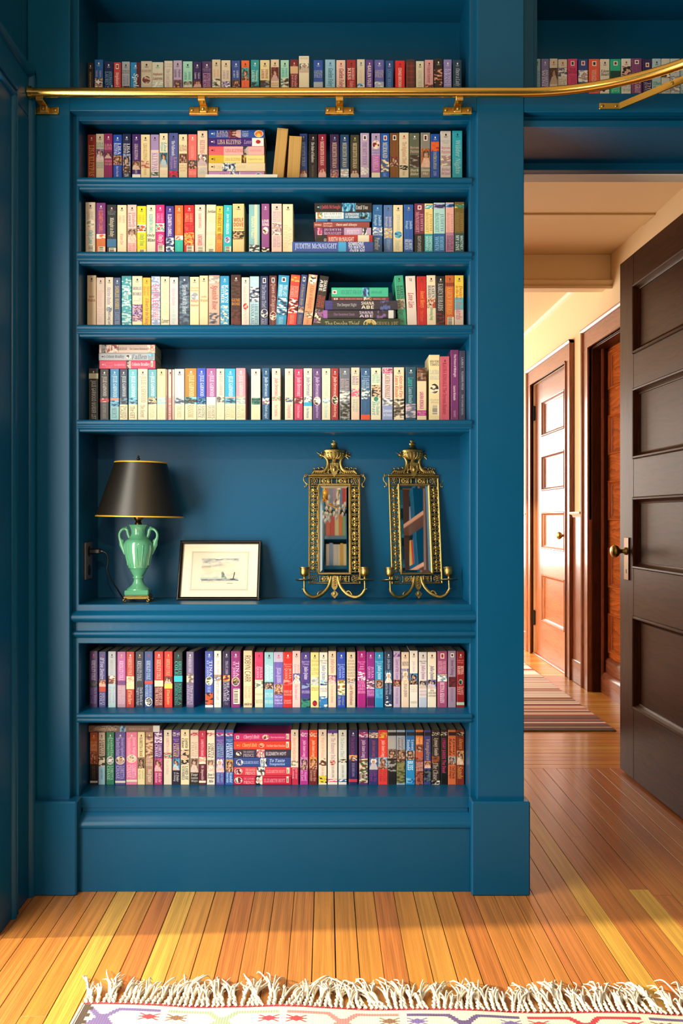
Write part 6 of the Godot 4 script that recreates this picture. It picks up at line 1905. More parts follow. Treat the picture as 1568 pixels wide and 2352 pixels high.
E -507.6 27.2 168.6 0.000|e6c89a|k:k;v:.14:.54:f0dcb8:b:JULIE GARWOOD;p:.56:.69:b8d8c8,9ac8c8,c;r:.69:1:ecdfb8;v:.73:.96:d8c090:s:THE BRIDE|apricot paperback with pale cream foot
E -480.4 24.9 167.0 0.000|ecdcc0|k:k;v:.14:.5:d0b890:b:JULIE GARWOOD;r:.53:1:d8b8a8;e:.08:.3:6a2430;e:.62:.8:7a3038;v:.56:.98:8a3a40:s:THE WEDDING|pale paperback with dark red stripes
E -451.8 30.8 168.6 0.000|b9bcc6|k:k;v:.14:.55:e8e8ec:b:JULIE GARWOOD;p:.57:.69:8a98b0,w,3a4a60;r:.69:1:ecdfb8;v:.72:.96:8a8260:s:THE PRIZE|silver paperback with cream foot
E -416.7 36.3 170.2 0.000|a9792e|k:w;v:.13:.55:ecdcb0:b:JULIE GARWOOD;p:.56:.69:2a8a98,8ad0d0,d;r:.69:1:ecdfb8;v:.71:.96:8a7240:s:RANSOM|antique gold paperback with teal castle panel
E -383.9 27.6 171.0 0.000|2447b8|k:w;v:.13:.55:d8e0f4:b:JULIE GARWOOD;p:.57:.7:3aa0c8,1a2a50,n;r:.7:1:ecdfb8;v:.73:.97:4a4a60:s:SAVING/GRACE|ultramarine paperback with cream foot
E -353.6 30.0 170.2 0.000|9a5a94|k:w;v:.13:.55:ecd8e8:b:JULIE GARWOOD;r:.56:.7:c8ccd8;r:.7:1:ecdfb8;v:.72:.98:6a5a70:s:HONOR'S/SPLENDOUR|orchid paperback with pale grey band
E -325.2 25.2 169.4 0.000|d6cdbd|k:k;v:.14:.53:8a8a8a:b:JULIE GARWOOD;p:.55:.67:9a9a98,c,5a5a58;r:.67:1:ecdfb8;v:.72:.95:c8bc98:s:THE LYON|pale stone paperback with grey landscape
E -295.0 32.7 169.4 0.000|22a0c8|k:w;v:.14:.55:e6f4f8:b:JULIE GARWOOD;r:.55:.58:e8a0a0;p:.58:.68:2a90b0,1a3a4a,s;r:.68:1:ecdfb8;v:.72:.97:a89a70:s:GUARDIAN/ANGEL|cerulean paperback with island panel and cream foot
E -262.4 29.2 171.0 0.000|d391a0|k:w;v:.14:.54:f0d0d4:b:JULIE GARWOOD;r:.54:.57:e8b090;p:.57:.69:9ab8c0,c,8aa0a0;r:.69:1:ecdfb8;v:.72:.97:a89a80:s:FOR THE/ROSES|old rose paperback with cream foot
E -216.1 28.8 168.6 0.000|e2d9c8|k:k;v:.14:.54:cfc8bc:b:JULIE GARWOOD;p:.57:.7:1a5a50,3a8a78,k;r:.7:1:ecdfb8;v:.74:.96:d8ccb0:s:THE LADY|ivory paperback with dark green landscape
E -184.7 22.1 171.0 0.000|10507e|k:w;v:.16:.56:d8e4ec:i:Jude Deveraux;p:.58:.7:c,7a5a80,w;v:.71:.98:d8e4ec:i:Velvet Angel|deep blue paperback slim with white script
E -153.0 26.4 170.2 0.000|ecdcc0|k:k;v:.18:.54:9a3a4a:i:Jude Deveraux;p:.55:.63:e8d0b0,c05a5a,e;v:.7:.94:a85060:s:The TAMING|cream paperback with small painted flowers
E -113.2 25.6 169.4 0.000|eedac2|k:r;v:.16:.55:d8b0a0:i:Jude Deveraux;p:.57:.65:e0d8c8,3a5a80,d;v:.7:.97:c87a80:i:Temptation|cream paperback with pink script
E -83.8 26.0 168.6 0.000|c92f5f|k:w;v:.15:.54:f4d0d8:i:Jude Deveraux;p:.56:.68:e0a0a0,x,c;v:.71:.97:f4d0d8:i:Velvet Promise|rose pink paperback with white script
E -55.0 26.0 170.2 0.000|eae0c8|k:n;v:.16:.54:3a5a90:i:Jude Deveraux;p:.55:.66:2a3a4a,w,a;r:.66:.73:2aa8d0;v:.76:.97:3a70a0:i:The Princess|ivory paperback with cyan block
E -26.8 24.9 169.4 0.000|5a3a7a|k:w;v:.15:.55:d8c8e8:i:Jude Deveraux;c:.63:.2:c8b8b0,w,d;v:.7:.97:d8c8e8:i:Highland Velvet|royal purple paperback with pale script
E 1.4 26.0 170.2 0.000|eee0bc|k:n;v:.16:.55:9ab8c0:i:Jude Deveraux;p:.58:.68:b8d8e0,w,8aa;v:.7:.97:8ab8d0:i:The Heiress|light cream paperback with pale blue script
E 28.1 21.7 170.2 0.000|9a1f26|k:w;v:.15:.54:f0d8c8:i:Jude Deveraux;c:.62:.22:3a4a38,c,d;v:.7:.96:f0d8c8:i:Velvet Song|deep red paperback slim with white script
E 58.8 32.0 171.0 0.000|5f6878|k:w;v:.2:.44:b8a0a0:b:LAURA/KINSALE;p:.44:.66:8a9098,d8d8d0,4a5058;p:.68:1:3a4038,a,k|slate grey paperback with misty landscape
E 91.6 25.6 172.6 0.000|ecc9b0|k:k;v:.16:.34:4a5080:b:LAURA/KINSALE;p:.41:.56:ecc9b0,e06080,t;v:.6:.86:4aa098:s:Uncertain/Magic|peach paperback with pink flower
E 123.1 28.8 170.6 0.000|1f5586|k:w;h:.14:.22:d8e0e8:n:The New York/Times;v:.22:.44:b8c8d8:b:LAURA/KINSALE;p:.4:.6:1f5586,d8dcd8,8a6a4a;v:.64:.86:4a7aa0:s:Midsummer Moon;r:.9:1:e0502a|blue paperback with white bird and orange sticker
E 155.1 30.4 171.8 0.000|eedfc0|k:k;v:.13:.3:3fa0a0:b:LAURA/KINSALE;p:.33:.57:d8c0a0,k,f;c:.6:.1:2a7a6a,e,t;v:.64:.92:3fa0a8:i:The Shadow/Heart|cream paperback with couple and teal leaf
E 190.8 31.6 172.6 0.000|d9c8cf|p:.02:.11:d9c8cf,a03a60,h;v:.12:.58:8a6a40:b:LAURA KINSALE;p:.59:.73:c8ccd8,5a6070,w;r:.73:1:8f9fd0;h:.78:.95:e8e8f4:i:Lessons/in French|pale mauve paperback with butterfly and periwinkle foot
E 226.3 31.6 173.3 0.000|edd5b4|k:k;v:.15:.58:c0402c:i:Seize the Fire/Laura Kinsale;p:.6:.98:8a8070,c,3a342c|warm cream paperback with sepia couple
E 262.6 31.6 174.5 0.000|154a62|k:w;v:.2:.37:2ab0a0:m:Laura;v:.38:.7:a8d0d0:i:Laura Kinsale;p:.7:.96:8a8a98,d8b8c0,5a6a80|dark teal paperback with turquoise lettering, roses
E 296.7 28.8 171.8 0.000|e3cda8|p:0:.25:3a2a22,8a5a40,d;v:.1:.24:w:s:MY HEART;v:.46:.8:a82a7a:m:LAURA KINSALE;r:.82:.92:b02a80;h:.83:.91:w:n:New York/Times|tan paperback with magenta lettering and band
E 335.4 32.7 212.0 0.000|e6d3a0|h:.08:.18:3a3a3a:n:NEW YORK/TIMES;h:.23:.4:8a98b0:s:LAURA/KINSALE;c:.53:.34:4a4038,c,k;h:.68:.76:b0a888:i:Shadow/Moon;q:.78:.94|tall ivory paperback with round black ornament
E 367.7 28.8 207.3 0.000|c4586a|k:x;v:.1:.94:8a1c34:b:LAURA KINSALE The Dream Hunter|dusty red paperback tall with maroon capitals
E 398.3 25.2 227.0 0.000|6f2a66|v:.06:.4:w:m:The Prince of Midnight;v:.52:.74:w:m:Laura Kinsale;v:.88:.98:c:n:SOURCE|violet paperback tallest with white sans lettering
E 421.9 18.9 224.6 0.000|34344e|v:.1:.26:c8c8d8:n:LAURA K;v:.3:.58:c8c8d8:n:FLOWERS FROM;v:.64:.96:c8c8d8:n:THE STORM NOVEL|slate paperback tall and slim at the end
F -710.0 24.6 171.8 0.000|3a1f5c|k:h;v:.16:.52:e6dcec:s:KRESLEY COLE;r:.54:.63:14101c;h:.555:.62:a:n:THE NEW YORK/TIMES;v:.65:.95:8a78b0:s:Dark Desires/After Dusk|dark purple paperback with white capitals
F -683.3 21.1 170.2 0.000|3a3a80|k:r;v:.1:.5:c8c0e0:i:If You Desire;p:.51:.63:c06030,f,d;r:.63:.72:c03028;v:.74:.97:c8c0e0:s:KRESLEY/COLE|blue-violet paperback with orange picture and red band
F -654.0 23.4 171.0 0.000|b4bcc6|k:k;v:.15:.43:8a929c:s:KRESLEY COLE;p:.44:.58:c8a890,6a2a20,w;r:.58:1:a9cdd6;v:.62:.93:c07a98:s:The Captain/of all Pleasures|silver blue paperback with figure seen from behind
F -624.7 25.8 170.2 0.000|b05aa0|k:g;v:.16:.52:f0dcec:s:KRESLEY COLE;r:.52:.6:6a2a70;r:.6:1:b0889c;v:.62:.95:d8b8c8:s:WICKED DEEDS/ON A WINTER|orchid pink paperback with violet band
F -597.9 24.6 170.2 0.000|b02c22|k:w;v:.12:.43:f4e0c8:s:KRESLEY COLE;p:.44:.57:d8b080,f,c;r:.57:.67:e8d8a0;v:.69:.95:e8c080:i:If You Dare|brick red paperback with tan torso panel
F -569.2 25.8 170.2 0.000|18203c|k:g;v:.16:.53:d8dce8:s:KRESLEY COLE;r:.55:.62:k;v:.64:.97:c8ccd8:s:Dark Needs at/Night's Edge|black-blue paperback with white capitals
F -541.7 25.4 171.0 0.000|2a4a8c|k:r;v:.16:.51:d8e0f0:s:KRESLEY COLE;r:.53:.58:d03a2a;v:.59:.82:d8e0f0:s:A HUNGER LIKE/NO OTHER;c:.9:.22:1a1a22,w,a|blue paperback with red bar and roundel
F -510.4 27.0 171.0 0.000|b82a24|k:w;v:.14:.5:f0dcc8:s:KRESLEY COLE;r:.52:.63:e8d8b0;r:.63:1:6a1c1c;v:.64:.97:f0e0d0:s:NO REST FOR/THE WICKED|blood red paperback with cream label
F -481.3 25.0 171.0 0.000|d02a20|k:g;v:.13:.44:f8d8a8:s:KRESLEY COLE;p:.45:.58:5a2018,f,d;r:.58:.66:e8c850;v:.68:.96:f0c880:i:If You Deceive|bright red paperback with yellow label
F -451.1 26.2 169.1 0.000|101c20|k:t;v:.16:.42:2fb0a8:b:KRESLEY/COLE;r:.43:.54:20b0c0;v:.56:.97:2fb0a8:s:KISS OF A/DEMON KING|black paperback with turquoise lettering
F -415.1 24.6 170.2 0.000|4a3866|k:c;v:.12:.38:d8d0e4:s:KRESLEY COLE;p:.4:.55:a,d,f;v:.6:.97:a89ab8:s:The PRICE/of PLEASURE|dusky violet paperback turned to show its cover
F -356.6 24.6 171.8 0.000|3a4fa8|k:w;v:.16:.45:e0e4f4:s:TINA/ST. JOHN;c:.53:.2:c8b890,4a5a40,w;v:.63:.76:c8d0ec:s:HEART;p:.74:.95:e0602a,c04a20,k;r:.96:1:w|royal blue paperback with orange sticker
F -330.6 21.9 172.6 0.000|e9e2d4|k:k;v:.17:.41:a05a80:s:TINA ST. JOHN;p:.42:.53:4a70a0,c08050,w;v:.53:.88:4a3a4a:s:WHITE LION'S LADY;h:.9:.96:a:s:Fic|white paperback slim with small picture
F -303.6 22.7 171.8 0.000|2a1f4a|k:w;v:.17:.42:e6e0ec:s:TINA ST. JOHN;p:.43:.54:c03a24,g,n;v:.55:.9:e6e0ec:s:BLACK/LION'S BRIDE;h:.9:.96:a:s:Fic|dark indigo paperback with red panel
F -275.5 27.3 171.8 0.000|852a74|k:w;v:.18:.46:f0dcec:s:TINA/ST. JOHN;c:.54:.22:c8a850,3a4a60,d;q:.67:.94|magenta purple paperback with barcode sticker
F -238.4 26.6 173.3 0.000|ecc9a2|v:.08:.56:3a3430:n:ROBYN CARR;v:.62:.85:d08a70:n:Shelter/Mountain;h:.91:.97:k:i:mira|peach paperback with black sans lettering
F -204.0 25.0 168.7 0.000|e03a6a|k:x;r:.5:1:d8cfae;v:.26:.48:f8d8e0:s:JULIA/QUINN;h:.18:.25:8a1a3c:n:New York/Times;p:.52:.66:8aa090,c,6a7a60;h:.7:.96:8a8460:s:ROMANCING/MISTER|watermelon pink paperback with cream lower half
F -173.4 27.7 168.7 0.000|8fc4d2|k:k;v:.22:.52:e8f0f0:s:JULIA/QUINN;p:.54:.67:5a6a78,f,3a2a24;r:.67:1:6fb8d0;h:.72:.96:e8e0c8:s:IT'S IN/HIS KISS|aqua blue paperback with couple panel
F -144.5 28.5 169.1 0.000|6a5ab0|r:0:.18:b8b0d0;k:h;v:.28:.56:e8e4f4:s:JULIA QUINN;p:.58:.76:c8a890,f,6a3a2a;h:.78:.96:d8d0ec:i:The Lost/Duke of/Wyndham|violet blue paperback with dark-haired woman
F -116.0 27.7 169.1 0.000|cc2620|k:w;h:.2:.28:f0c0b0:n:New York/Times;v:.29:.49:f4dcd0:s:JULIA/QUINN;p:.5:.6:d8504a,e89080,r;h:.69:.8:f8e8e0:s:WHEN HE/WAS WICKED;h:.86:.94:f0d0c0:n:SMART/FUNNY|poppy red paperback with white capitals
F -89.6 24.2 172.6 0.000|e9bfbd|k:k;v:.24:.42:a06a80:s:JULIA/QUINN;p:.4:.57:4a4a90,f,w;v:.59:.88:b0788a:i:The Duke and I|soft pink paperback with blue couple panel
F -61.5 27.3 168.3 0.000|4a3a88|k:w;h:.15:.24:d8d0ec:n:New York/Times;v:.25:.5:e6e0f0:i:Julia Quinn;p:.54:.66:3a5a80,8a98c8,u;h:.68:.76:e6e0f0:s:SPLENDID;p:.84:1:2a6a5a,3a8a78,n|blue-violet paperback with green foot
F -33.7 25.0 168.3 0.000|e9d98a|k:k;h:.13:.42:8a8450:s:JULIA/QUINN/LISA/KLEYPAS;p:.45:.6:b8c8c0,c8d0c8,a;h:.63:.71:7a7448:i:Where's/My Hero?;c:.93:.12:r,r,x|pale yellow paperback with red dot
F -7.0 24.6 168.3 0.000|ece3d2|k:k;h:.13:.22:4a5a90:n:New York/Times;v:.22:.5:4a6ab0:i:Julia Quinn;p:.51:.6:ece3d2,2a3a6a,s;h:.64:.73:4a5a80:s:DANCING/AT MIDNIGHT;p:.8:1:2a70b0,3a80c0,w|ivory paperback with blue mountains
F 20.0 23.8 171.8 0.000|e6ceb4|k:k;v:.13:.4:b06a70:i:Julia Quinn;p:.43:.58:9a6a90,f,p;v:.6:.92:b0604a:s:To Catch an Heiress|buff pink paperback with mauve lady panel
F 47.5 25.0 169.1 0.000|2747b4|k:w;h:.21:.28:d8e0f4:n:New York/Times;v:.28:.48:d8e0f4:s:JULIA/QUINN;p:.5:.78:8a9a50,c,b04a3a;v:.8:.97:c8b870:i:Everything and/the Moon|cobalt paperback with green garden panel
F 77.4 26.2 169.1 0.000|d9cbb2|k:k;h:.14:.46:6a5a50:s:JULIA/QUINN/SUZANNE/ENOCH/KAREN/HAWKINS;p:.48:.56:d8c8b0,6a8aa0,8a3a3a;v:.58:.96:8a3a44:i:Lady Whistledown|oatmeal paperback with maroon script
F 109.6 25.8 172.6 0.000|a51f7c|k:w;h:.18:.25:f0c8e0:n:New York/Times;h:.26:.34:f4d8e8:i:Julia/Quinn;p:.36:.52:a51f7c,f4e8f0,w;h:.53:.76:f0d0e4:s:THE/DUKE/AND I/BEGINS|fuchsia paperback with white dancing couple
F 137.0 24.2 169.1 0.000|8f2a88|k:w;v:.26:.48:f0d8ec:s:JULIA/QUINN;p:.5:.66:c080b0,3a3a3a,w;h:.68:.8:f0d8ec:s:BRIGHTER/THAN;r:.82:.97:5a1a58|purple magenta paperback with photo panel
F 163.5 25.8 169.1 0.000|2088bc|k:w;h:.16:.23:d8ecf4:n:New York/Times;v:.23:.5:e0f0f8:i:Julia Quinn;p:.5:.65:8a6a5a,f,d;v:.67:.84:90d0e8:s:HOW TO/MARRY|bright turquoise paperback with couple panel
F 191.8 23.8 171.0 0.000|2a3a5c|k:w;v:.13:.32:c8d0e0:i:Julia Quinn;p:.34:.56:3a6a90,f,w;v:.57:.78:b8c0d8:i:Everything/and the Moon;p:.8:.98:2a3a5c,2a3a5c,w|night blue paperback with kissing couple
F 217.6 20.7 171.8 0.000|b9a5c4|p:.02:.1:8a5a90,l,u;v:.14:.5:7a4a8a:i:Lord of My Love;p:.51:.63:8a2a34,f,d;v:.65:.95:6a5a80:s:Victoria Quinn|lilac paperback slim with red panel
F 243.0 23.0 169.1 0.000|e6ceb6|k:k;h:.17:.26:2a2a50:s:MINX;p:.3:.56:9a90b0,f,c;v:.57:.82:3a3a60:s:JULIA QUINN|blush cream paperback with navy title
F 269.2 23.8 173.0 0.000|ece3d6|k:k;v:.18:.38:c0a8c8:i:Julia Quinn;p:.4:.6:3a78a8,f,k;h:.62:.74:a8a090:s:HOW TO/MARRY A/MARQUIS;h:.88:.95:8a8a60:n:WONDERFUL|white paperback with blue sky couple
F 297.3 23.8 169.1 0.000|dcd4d4|k:k;h:.15:.22:z:n:New York/Times;v:.23:.5:8a5a98:i:Julia Quinn;p:.52:.66:6a6a70,f,k;h:.68:.8:9a7a98:s:ROMANCING/BRIDGERTON;r:.82:1:b8c4d8|pale grey paperback with violet script
F 324.7 26.2 169.1 0.000|ece2cc|k:k;v:.24:.5:3a3a80:i:Julia Quinn;p:.5:.66:6a6ab0,f,k;h:.67:.82:2a2a34:s:An/OFFER FROM/A GENTLEMAN|cream paperback with violet couple panel
F 356.3 29.3 171.8 0.000|a04a74|q:.04:.13;v:.17:.4:ecd0dc:s:THE PERFECT/MISTRESS;p:.41:.54:4a88b0,w,f;v:.55:.93:f0dce4:b:BETINA KRAHN|berry pink paperback wide with white capitals
F 386.2 23.4 172.6 0.000|9a829c|q:.04:.11;v:.16:.44:4a3a60:i:Sweet Talking;p:.46:.64:5a1c24,3a1a1a,x;v:.66:.9:6a5278:s:BETINA KRAHN|greyed mauve paperback with dark red square
F 412.3 23.4 171.0 0.000|8a1a20|k:w;h:.14:.22:e0b8a0:n:A Hero for/the Ages;v:.26:.42:f0dcc8:b:BETINA/KRAHN;c:.55:.1:3a6a5a,e,k;v:.62:.78:f0dcc8:s:The WIFE/TEST;r:.91:.96:a8c8b0|dark red paperback with white capitals at the end
G -719.8 23.8 161.6 0.000|b5572e|k:c;h:.17:.26:e8b890:n:NEW YORK/TIMES;h:.24:.36:f0d8b8:s:LORETTA/CHASE;p:.37:.6:a8603a,f,7a2a1a;r:.61:1:201812;v:.64:.9:8a6a50:s:MR. PERFECT;r:.93:.97:d8d0c0|terracotta paperback with black lower part
G -695.1 20.2 161.6 0.000|cbb8a4|k:k;v:.14:.44:4a3a34:b:LORETTA/CHASE;p:.45:.65:6a5a50,c,3a302c;r:.65:1:9fc8dc;v:.7:.9:4a7a98:i:Lady's Dare|greige paperback with sky-blue foot
G -668.7 24.6 162.7 0.000|1f7a58|k:c;v:.1:.46:c8dcc8:s:Isabella/The Viking's Vow;c:.54:.36:c8d8e0,7a6a80,w;v:.64:.92:d8e8d8:s:LORETTA/CHASE|emerald green paperback with round couple medallion
G -637.6 32.1 162.7 0.000|5a4a9a|k:c;v:.1:.46:d0c8e8:s:Viscount Vagabond/The Devil's Delilah;c:.54:.36:4a2a24,f,c;v:.64:.9:d8d0ec:s:LORETTA/CHASE;r:.93:.97:c|bluish purple paperback with round couple medallion
G -602.3 34.5 162.7 0.000|e87aa0|k:c;v:.1:.44:f8d0dc:s:Knaves' Wager/The Sandalwood Princess;c:.51:.34:b8d0d8,f,c;v:.62:.88:f8dce4:s:LORETTA/CHASE;r:.91:.95:c|bubblegum pink paperback with round couple medallion
G -572.6 22.6 162.7 0.000|e9d9a4|k:k;v:.11:.48:4a4030:b:LORETTA CHASE;p:.48:.69:7a5a38,f,k;v:.72:.9:b8a878:i:Captives of/the Night|pale gold paperback with dark couple panel
G -547.4 23.8 162.7 0.000|a9826a|k:c;p:.08:.5:b08a70,d8b898,6a4a38;h:.51:.65:f0e0d0:s:LORETTA/CHASE;v:.7:.96:f0e0d0:i:Not Quite|tan brown paperback with bare-shouldered couple
G -519.5 25.8 169.5 0.000|5a2a7a|k:c;r:.52:1:b02a62;p:.06:.24:5a2a7a,d8c8e0,w;v:.26:.5:f0e0f0:b:LORETTA/CHASE;p:.52:.76:b03a70,f,d;v:.78:.97:f0d0e0:i:Silk is for/Seduction|purple and crimson paperback with white flower
G -490.2 25.0 169.5 0.000|ddd2bc|k:k;v:.14:.46:c08088:b:LORETTA CHASE;p:.42:.52:ddd2bc,c0304a,e;v:.55:.82:c09098:s:The Last Hellion|parchment paperback with red rose
G -463.8 23.8 169.5 0.000|4a2a7a|p:.05:.12:4a2a7a,e8c0c8,w;h:.16:.22:d8c8e8:n:New York/Times;v:.24:.5:e0c080:b:LORETTA/CHASE;p:.52:.74:3a90c0,f,d;r:.74:1:1c1430;v:.77:.95:e0d8c8:i:A Duke/in Shining|violet paperback with gold capitals and couple
G -436.7 26.6 170.7 0.000|e9d9b0|k:k;v:.16:.34:2a2a28:i:Loretta/Chase;p:.37:.65:d8c8a8,k,f;v:.66:.92:3a4450:b:LORD OF/SCOUNDRELS|vanilla paperback with black-haired couple
G -407.5 25.4 169.5 0.000|d9c9b8|p:.05:.11:d9c9b8,c0304a,r;v:.22:.5:b09880:b:LORETTA/CHASE;p:.52:.78:8a6a60,f,3a2a28;r:.78:1:2a2224;h:.79:.97:e6dcd0:i:Your/Scandalous/Ways|beige paperback with soft brown couple
G -382.8 21.8 167.5 0.000|bb2a4a|k:p;v:.16:.48:f4d8d8:b:LORETTA CHASE;p:.49:.62:c8989a,c,f;r:.62:1:5a2030;v:.64:.92:f0d8d8:i:Mr. Impossible;r:.93:.97:c|raspberry red paperback slim with white capitals
G -356.4 24.6 168.7 0.000|e9dfcc|p:.05:.11:e9dfcc,c0304a,r;v:.24:.52:4a3a34:b:LORETTA/CHASE;p:.54:.78:c8b09a,f,6a5a50;h:.79:.97:2a2424:i:Don't/Tempt/Me|ivory paperback with sepia face panel
G -327.5 25.4 170.3 0.000|5c48a0|p:.05:.12:5c48a0,f0d0d8,h;h:.18:.24:d8d0ec:n:New York/Times;v:.25:.52:70c8c0:b:LORETTA/CHASE;p:.53:.78:8a78b0,f,w;v:.79:.97:70c8c0:i:Last Night's/Scandal|iris purple paperback with aqua lettering
G -298.9 25.4 170.3 0.000|2c58a4|p:.05:.12:2c58a4,f0c8d0,h;h:.17:.23:d8e4f4:n:New York/Times;v:.24:.52:e8f0f8:b:LORETTA/CHASE;p:.54:.77:b8884a,f,d;v:.78:.97:d8e8f8:i:Scandal/Wears Satin|sapphire blue paperback with white capitals
G -96.4 23.0 170.3 0.000|ead6c0|k:k;v:.14:.58:d8908a:i:Secret Seduction;p:.57:.67:ead6c0,8a7a60,c;r:.69:1:c02a4a;v:.7:.9:f4d8d8:s:Julie Anne/Long|cream paperback with crimson foot
G -67.1 24.6 169.5 0.000|b0308c|p:.05:.13:b0308c,f4d0e4,w;v:.18:.5:f4d8ec:i:Julie Anne Long;p:.5:.73:c87ab0,f,3a2a40;v:.74:.94:f4d8ec:s:I Kissed/an Earl|orchid magenta paperback with white script
G -38.8 25.0 169.5 0.000|dd4a24|p:.05:.13:dd4a24,f8d8c0,w;v:.18:.5:f8e0c8:i:Julie Anne Long;p:.5:.72:d89040,f,6a2a1a;r:.72:1:6a1c1a;v:.73:.95:f0d8b8:s:Since the/Surrender|flame orange paperback with kissing couple
G -9.8 25.0 170.7 0.000|ecd9c4|k:k;v:.14:.52:c89a80:s:Ways to be Wicked;p:.53:.66:6a3a28,c,d;v:.68:.86:b08a70:s:Julie Anne;p:.84:.97:e8d840,y,k|pale peach paperback with yellow sticker
G 21.3 30.1 169.5 0.000|e9dfd0|r:0:.06:5a3a94;k:k;v:.14:.58:a88a9a:i:The Runaway Duke;c:.595:.12:e9dfd0,r,r;v:.64:.88:5a4a50:s:JULIE ANNE LONG;p:.9:.95:h,h,w|ivory paperback with red heart and violet top
G 52.2 25.4 169.5 0.000|dcdfd6|k:k;v:.14:.52:8aa8b8:i:To Love a Thief;p:.53:.6:dcdfd6,3a3a3a,g;v:.64:.88:4a5060:s:JULIE ANNE LONG;p:.9:.95:b,n,w|pale grey-green paperback with blue script
G 84.7 26.9 169.5 0.000|2a2258|k:w;v:.13:.47:a8307a:s:The Secret Duke;p:.46:.57:2a2258,e8a050,c;v:.6:.86:d8d0e8:s:JULIE ANNE LONG;r:.9:.95:c03a4a|deep indigo paperback with magenta lettering
G 117.0 28.1 170.3 0.000|5a2a6a|p:.05:.14:5a2a6a,f0d0e0,h;v:.18:.52:e8d8ec:i:Julie Anne Long;p:.53:.97:2a6a4a,e8c8a8,7a2a2a;v:.78:.95:e0e8d8:i:Perils of/Pleasure|dark violet paperback with green-gowned lady
G 148.3 28.1 169.5 0.000|2c3070|p:.05:.15:2c3070,f0c8a0,c;v:.18:.5:c04050:i:Julie Anne Long;p:.51:.73:5a6aa0,f,w;v:.74:.95:b03a68:s:Like No/Other|navy violet paperback with red script
G 177.4 28.5 169.5 0.000|e03c34|p:.05:.15:e03c34,f0c040,g;v:.18:.5:f8e0d0:i:Julie Anne Long;p:.5:.72:98b8d0,f,6a3a2a;v:.73:.95:8a2a40:s:What I Did/for a Duke|coral red paperback with blue-sky couple
G 205.6 26.2 169.1 0.000|a8b0b8|p:.04:.1:2a2a2a,k,k;v:.16:.33:c8a870:s:Lynsay/Sands;p:.35:.52:7a5a4a,f,2a2020;r:.52:1:1c1a1c;p:.56:.76:3a342c,a,k|cool grey paperback with black lower half
G 233.3 26.2 169.1 0.000|9ab0c8|p:.04:.1:2a2a2a,k,k;v:.13:.36:8a5a30:i:Gunmetal/Sands;p:.36:.6:8a6a50,f,3a2a20;p:.6:.98:5a6a3a,8a8050,3a4030|blue-grey paperback with castle and meadow
G 262.6 27.7 169.5 0.000|1f6fb8|p:.04:.1:14304a,k,k;v:.18:.38:e8f0f8:b:Lynsay/Sands;p:.38:.55:b8a8a0,f,3a2a20;r:.55:1:2088c8;v:.57:.74:e8f4fc:m:BLISS;p:.88:.97:5ab0d8,s,b|vivid blue paperback with white-shirted couple
G 290.8 23.8 169.5 0.000|dd7a30|p:.04:.1:3a2010,k,k;v:.14:.27:f8e0c0:b:Lynsay/Sands;p:.27:.4:8a3a24,f,d;r:.4:.5:c05a3a;p:.5:1:b06a5a,7a2a20,8a4a3a;h:.58:.76:f0d8d0:n:EVERYONE/LAUGHED/ALOUD|amber orange paperback with red mountain
G 315.7 21.4 169.1 0.000|3a3f8a|p:.04:.1:1a1a2a,k,k;v:.16:.56:c8a060:i:Vampires;p:.57:.7:c87a4a,f,d;p:.72:.95:3a4a60,5a6a70,k|dark periwinkle paperback slim with gold script
G 341.5 25.4 169.5 0.000|2a201e|p:.04:.1:c,k,k;v:.14:.48:e8dcd0:i:Lynsay Sands;p:.48:.62:6a2a1a,8a4a2a,k;v:.6:.92:c8b8a8:i:The Chase;p:.93:1:b0a898,w,k|brown-black paperback with white script
G 367.2 21.4 169.5 0.000|121012|p:.04:.1:c,k,k;v:.15:.8:d0307a:m:LYNSAY SANDS The Dead|jet black paperback with hot pink lettering
G 391.8 24.6 169.5 0.000|d0683a|p:.04:.1:2a1a10,k,k;v:.15:.48:2a1a14:i:Lynsay/Sands;p:.49:.64:8ab0b8,f,d;v:.66:.9:3a1a10:i:Tall Dark/and Hungry|burnt orange paperback with black lettering
G 417.6 23.8 169.5 0.000|7a2a18|p:.04:.1:e8c890,k,k;v:.15:.36:d89a40:i:Always;p:.38:.64:c08a4a,f,d;v:.66:.9:d89a40:i:Sands|russet paperback with gold lettering at the end
B* -188.4 30.4 170.6 2141.9|c08ac8|v:.2:.36:7a4a90:b:LISA;p:.38:.56:4a4a90,w,l;c:.9:.14:b,s,b|orchid paperback low in the stack, mostly hidden
B* -186.4 25.0 172.6 2170.0|e8d6ae|k:k;v:.14:.24:c8b088:s:LISA;p:.25:.48:7a98b0,w,n;v:.5:.66:d0bc98:s:WINTER|cream paperback with blue winter picture in the stack
B* -188.4 26.2 170.6 2196.0|efdc90|r:0:.27:d9b530;k:k;v:.29:.58:c09040:b:LISA KLEYPAS;p:.59:.67:5a4020,g,d;v:.7:.97:c8a050:i:It Happened One Autumn|yellow paperback with mustard end in the stack
B* -189.5 25.8 169.5 2222.4|efb0ae|r:0:.27:e8606a;k:k;v:.3:.62:c05a70:b:LISA KLEYPAS;p:.62:.72:3a4a58,f,d;v:.74:.96:d08090:i:Scandal in Spring|pink paperback with coral end in the stack
B* -190.3 25.4 169.5 2248.5|3f1f72|k:w;v:.16:.6:e8d0a0:b:LISA KLEYPAS;v:.64:.78:l:i:Love;r:.79:1:w;c:.9:.1:r,r,r|purple paperback with red heart label in the stack
B* -188.4 25.0 171.4 2274.1|2a4fa0|k:w;v:.14:.36:f:b:LISA/KLEYPAS;p:.36:.58:7a2030,f,d;v:.6:.72:c:i:Secrets of/a Summer/Night;c:.9:.16:g,o,y|blue paperback with gold seal, top of the stack
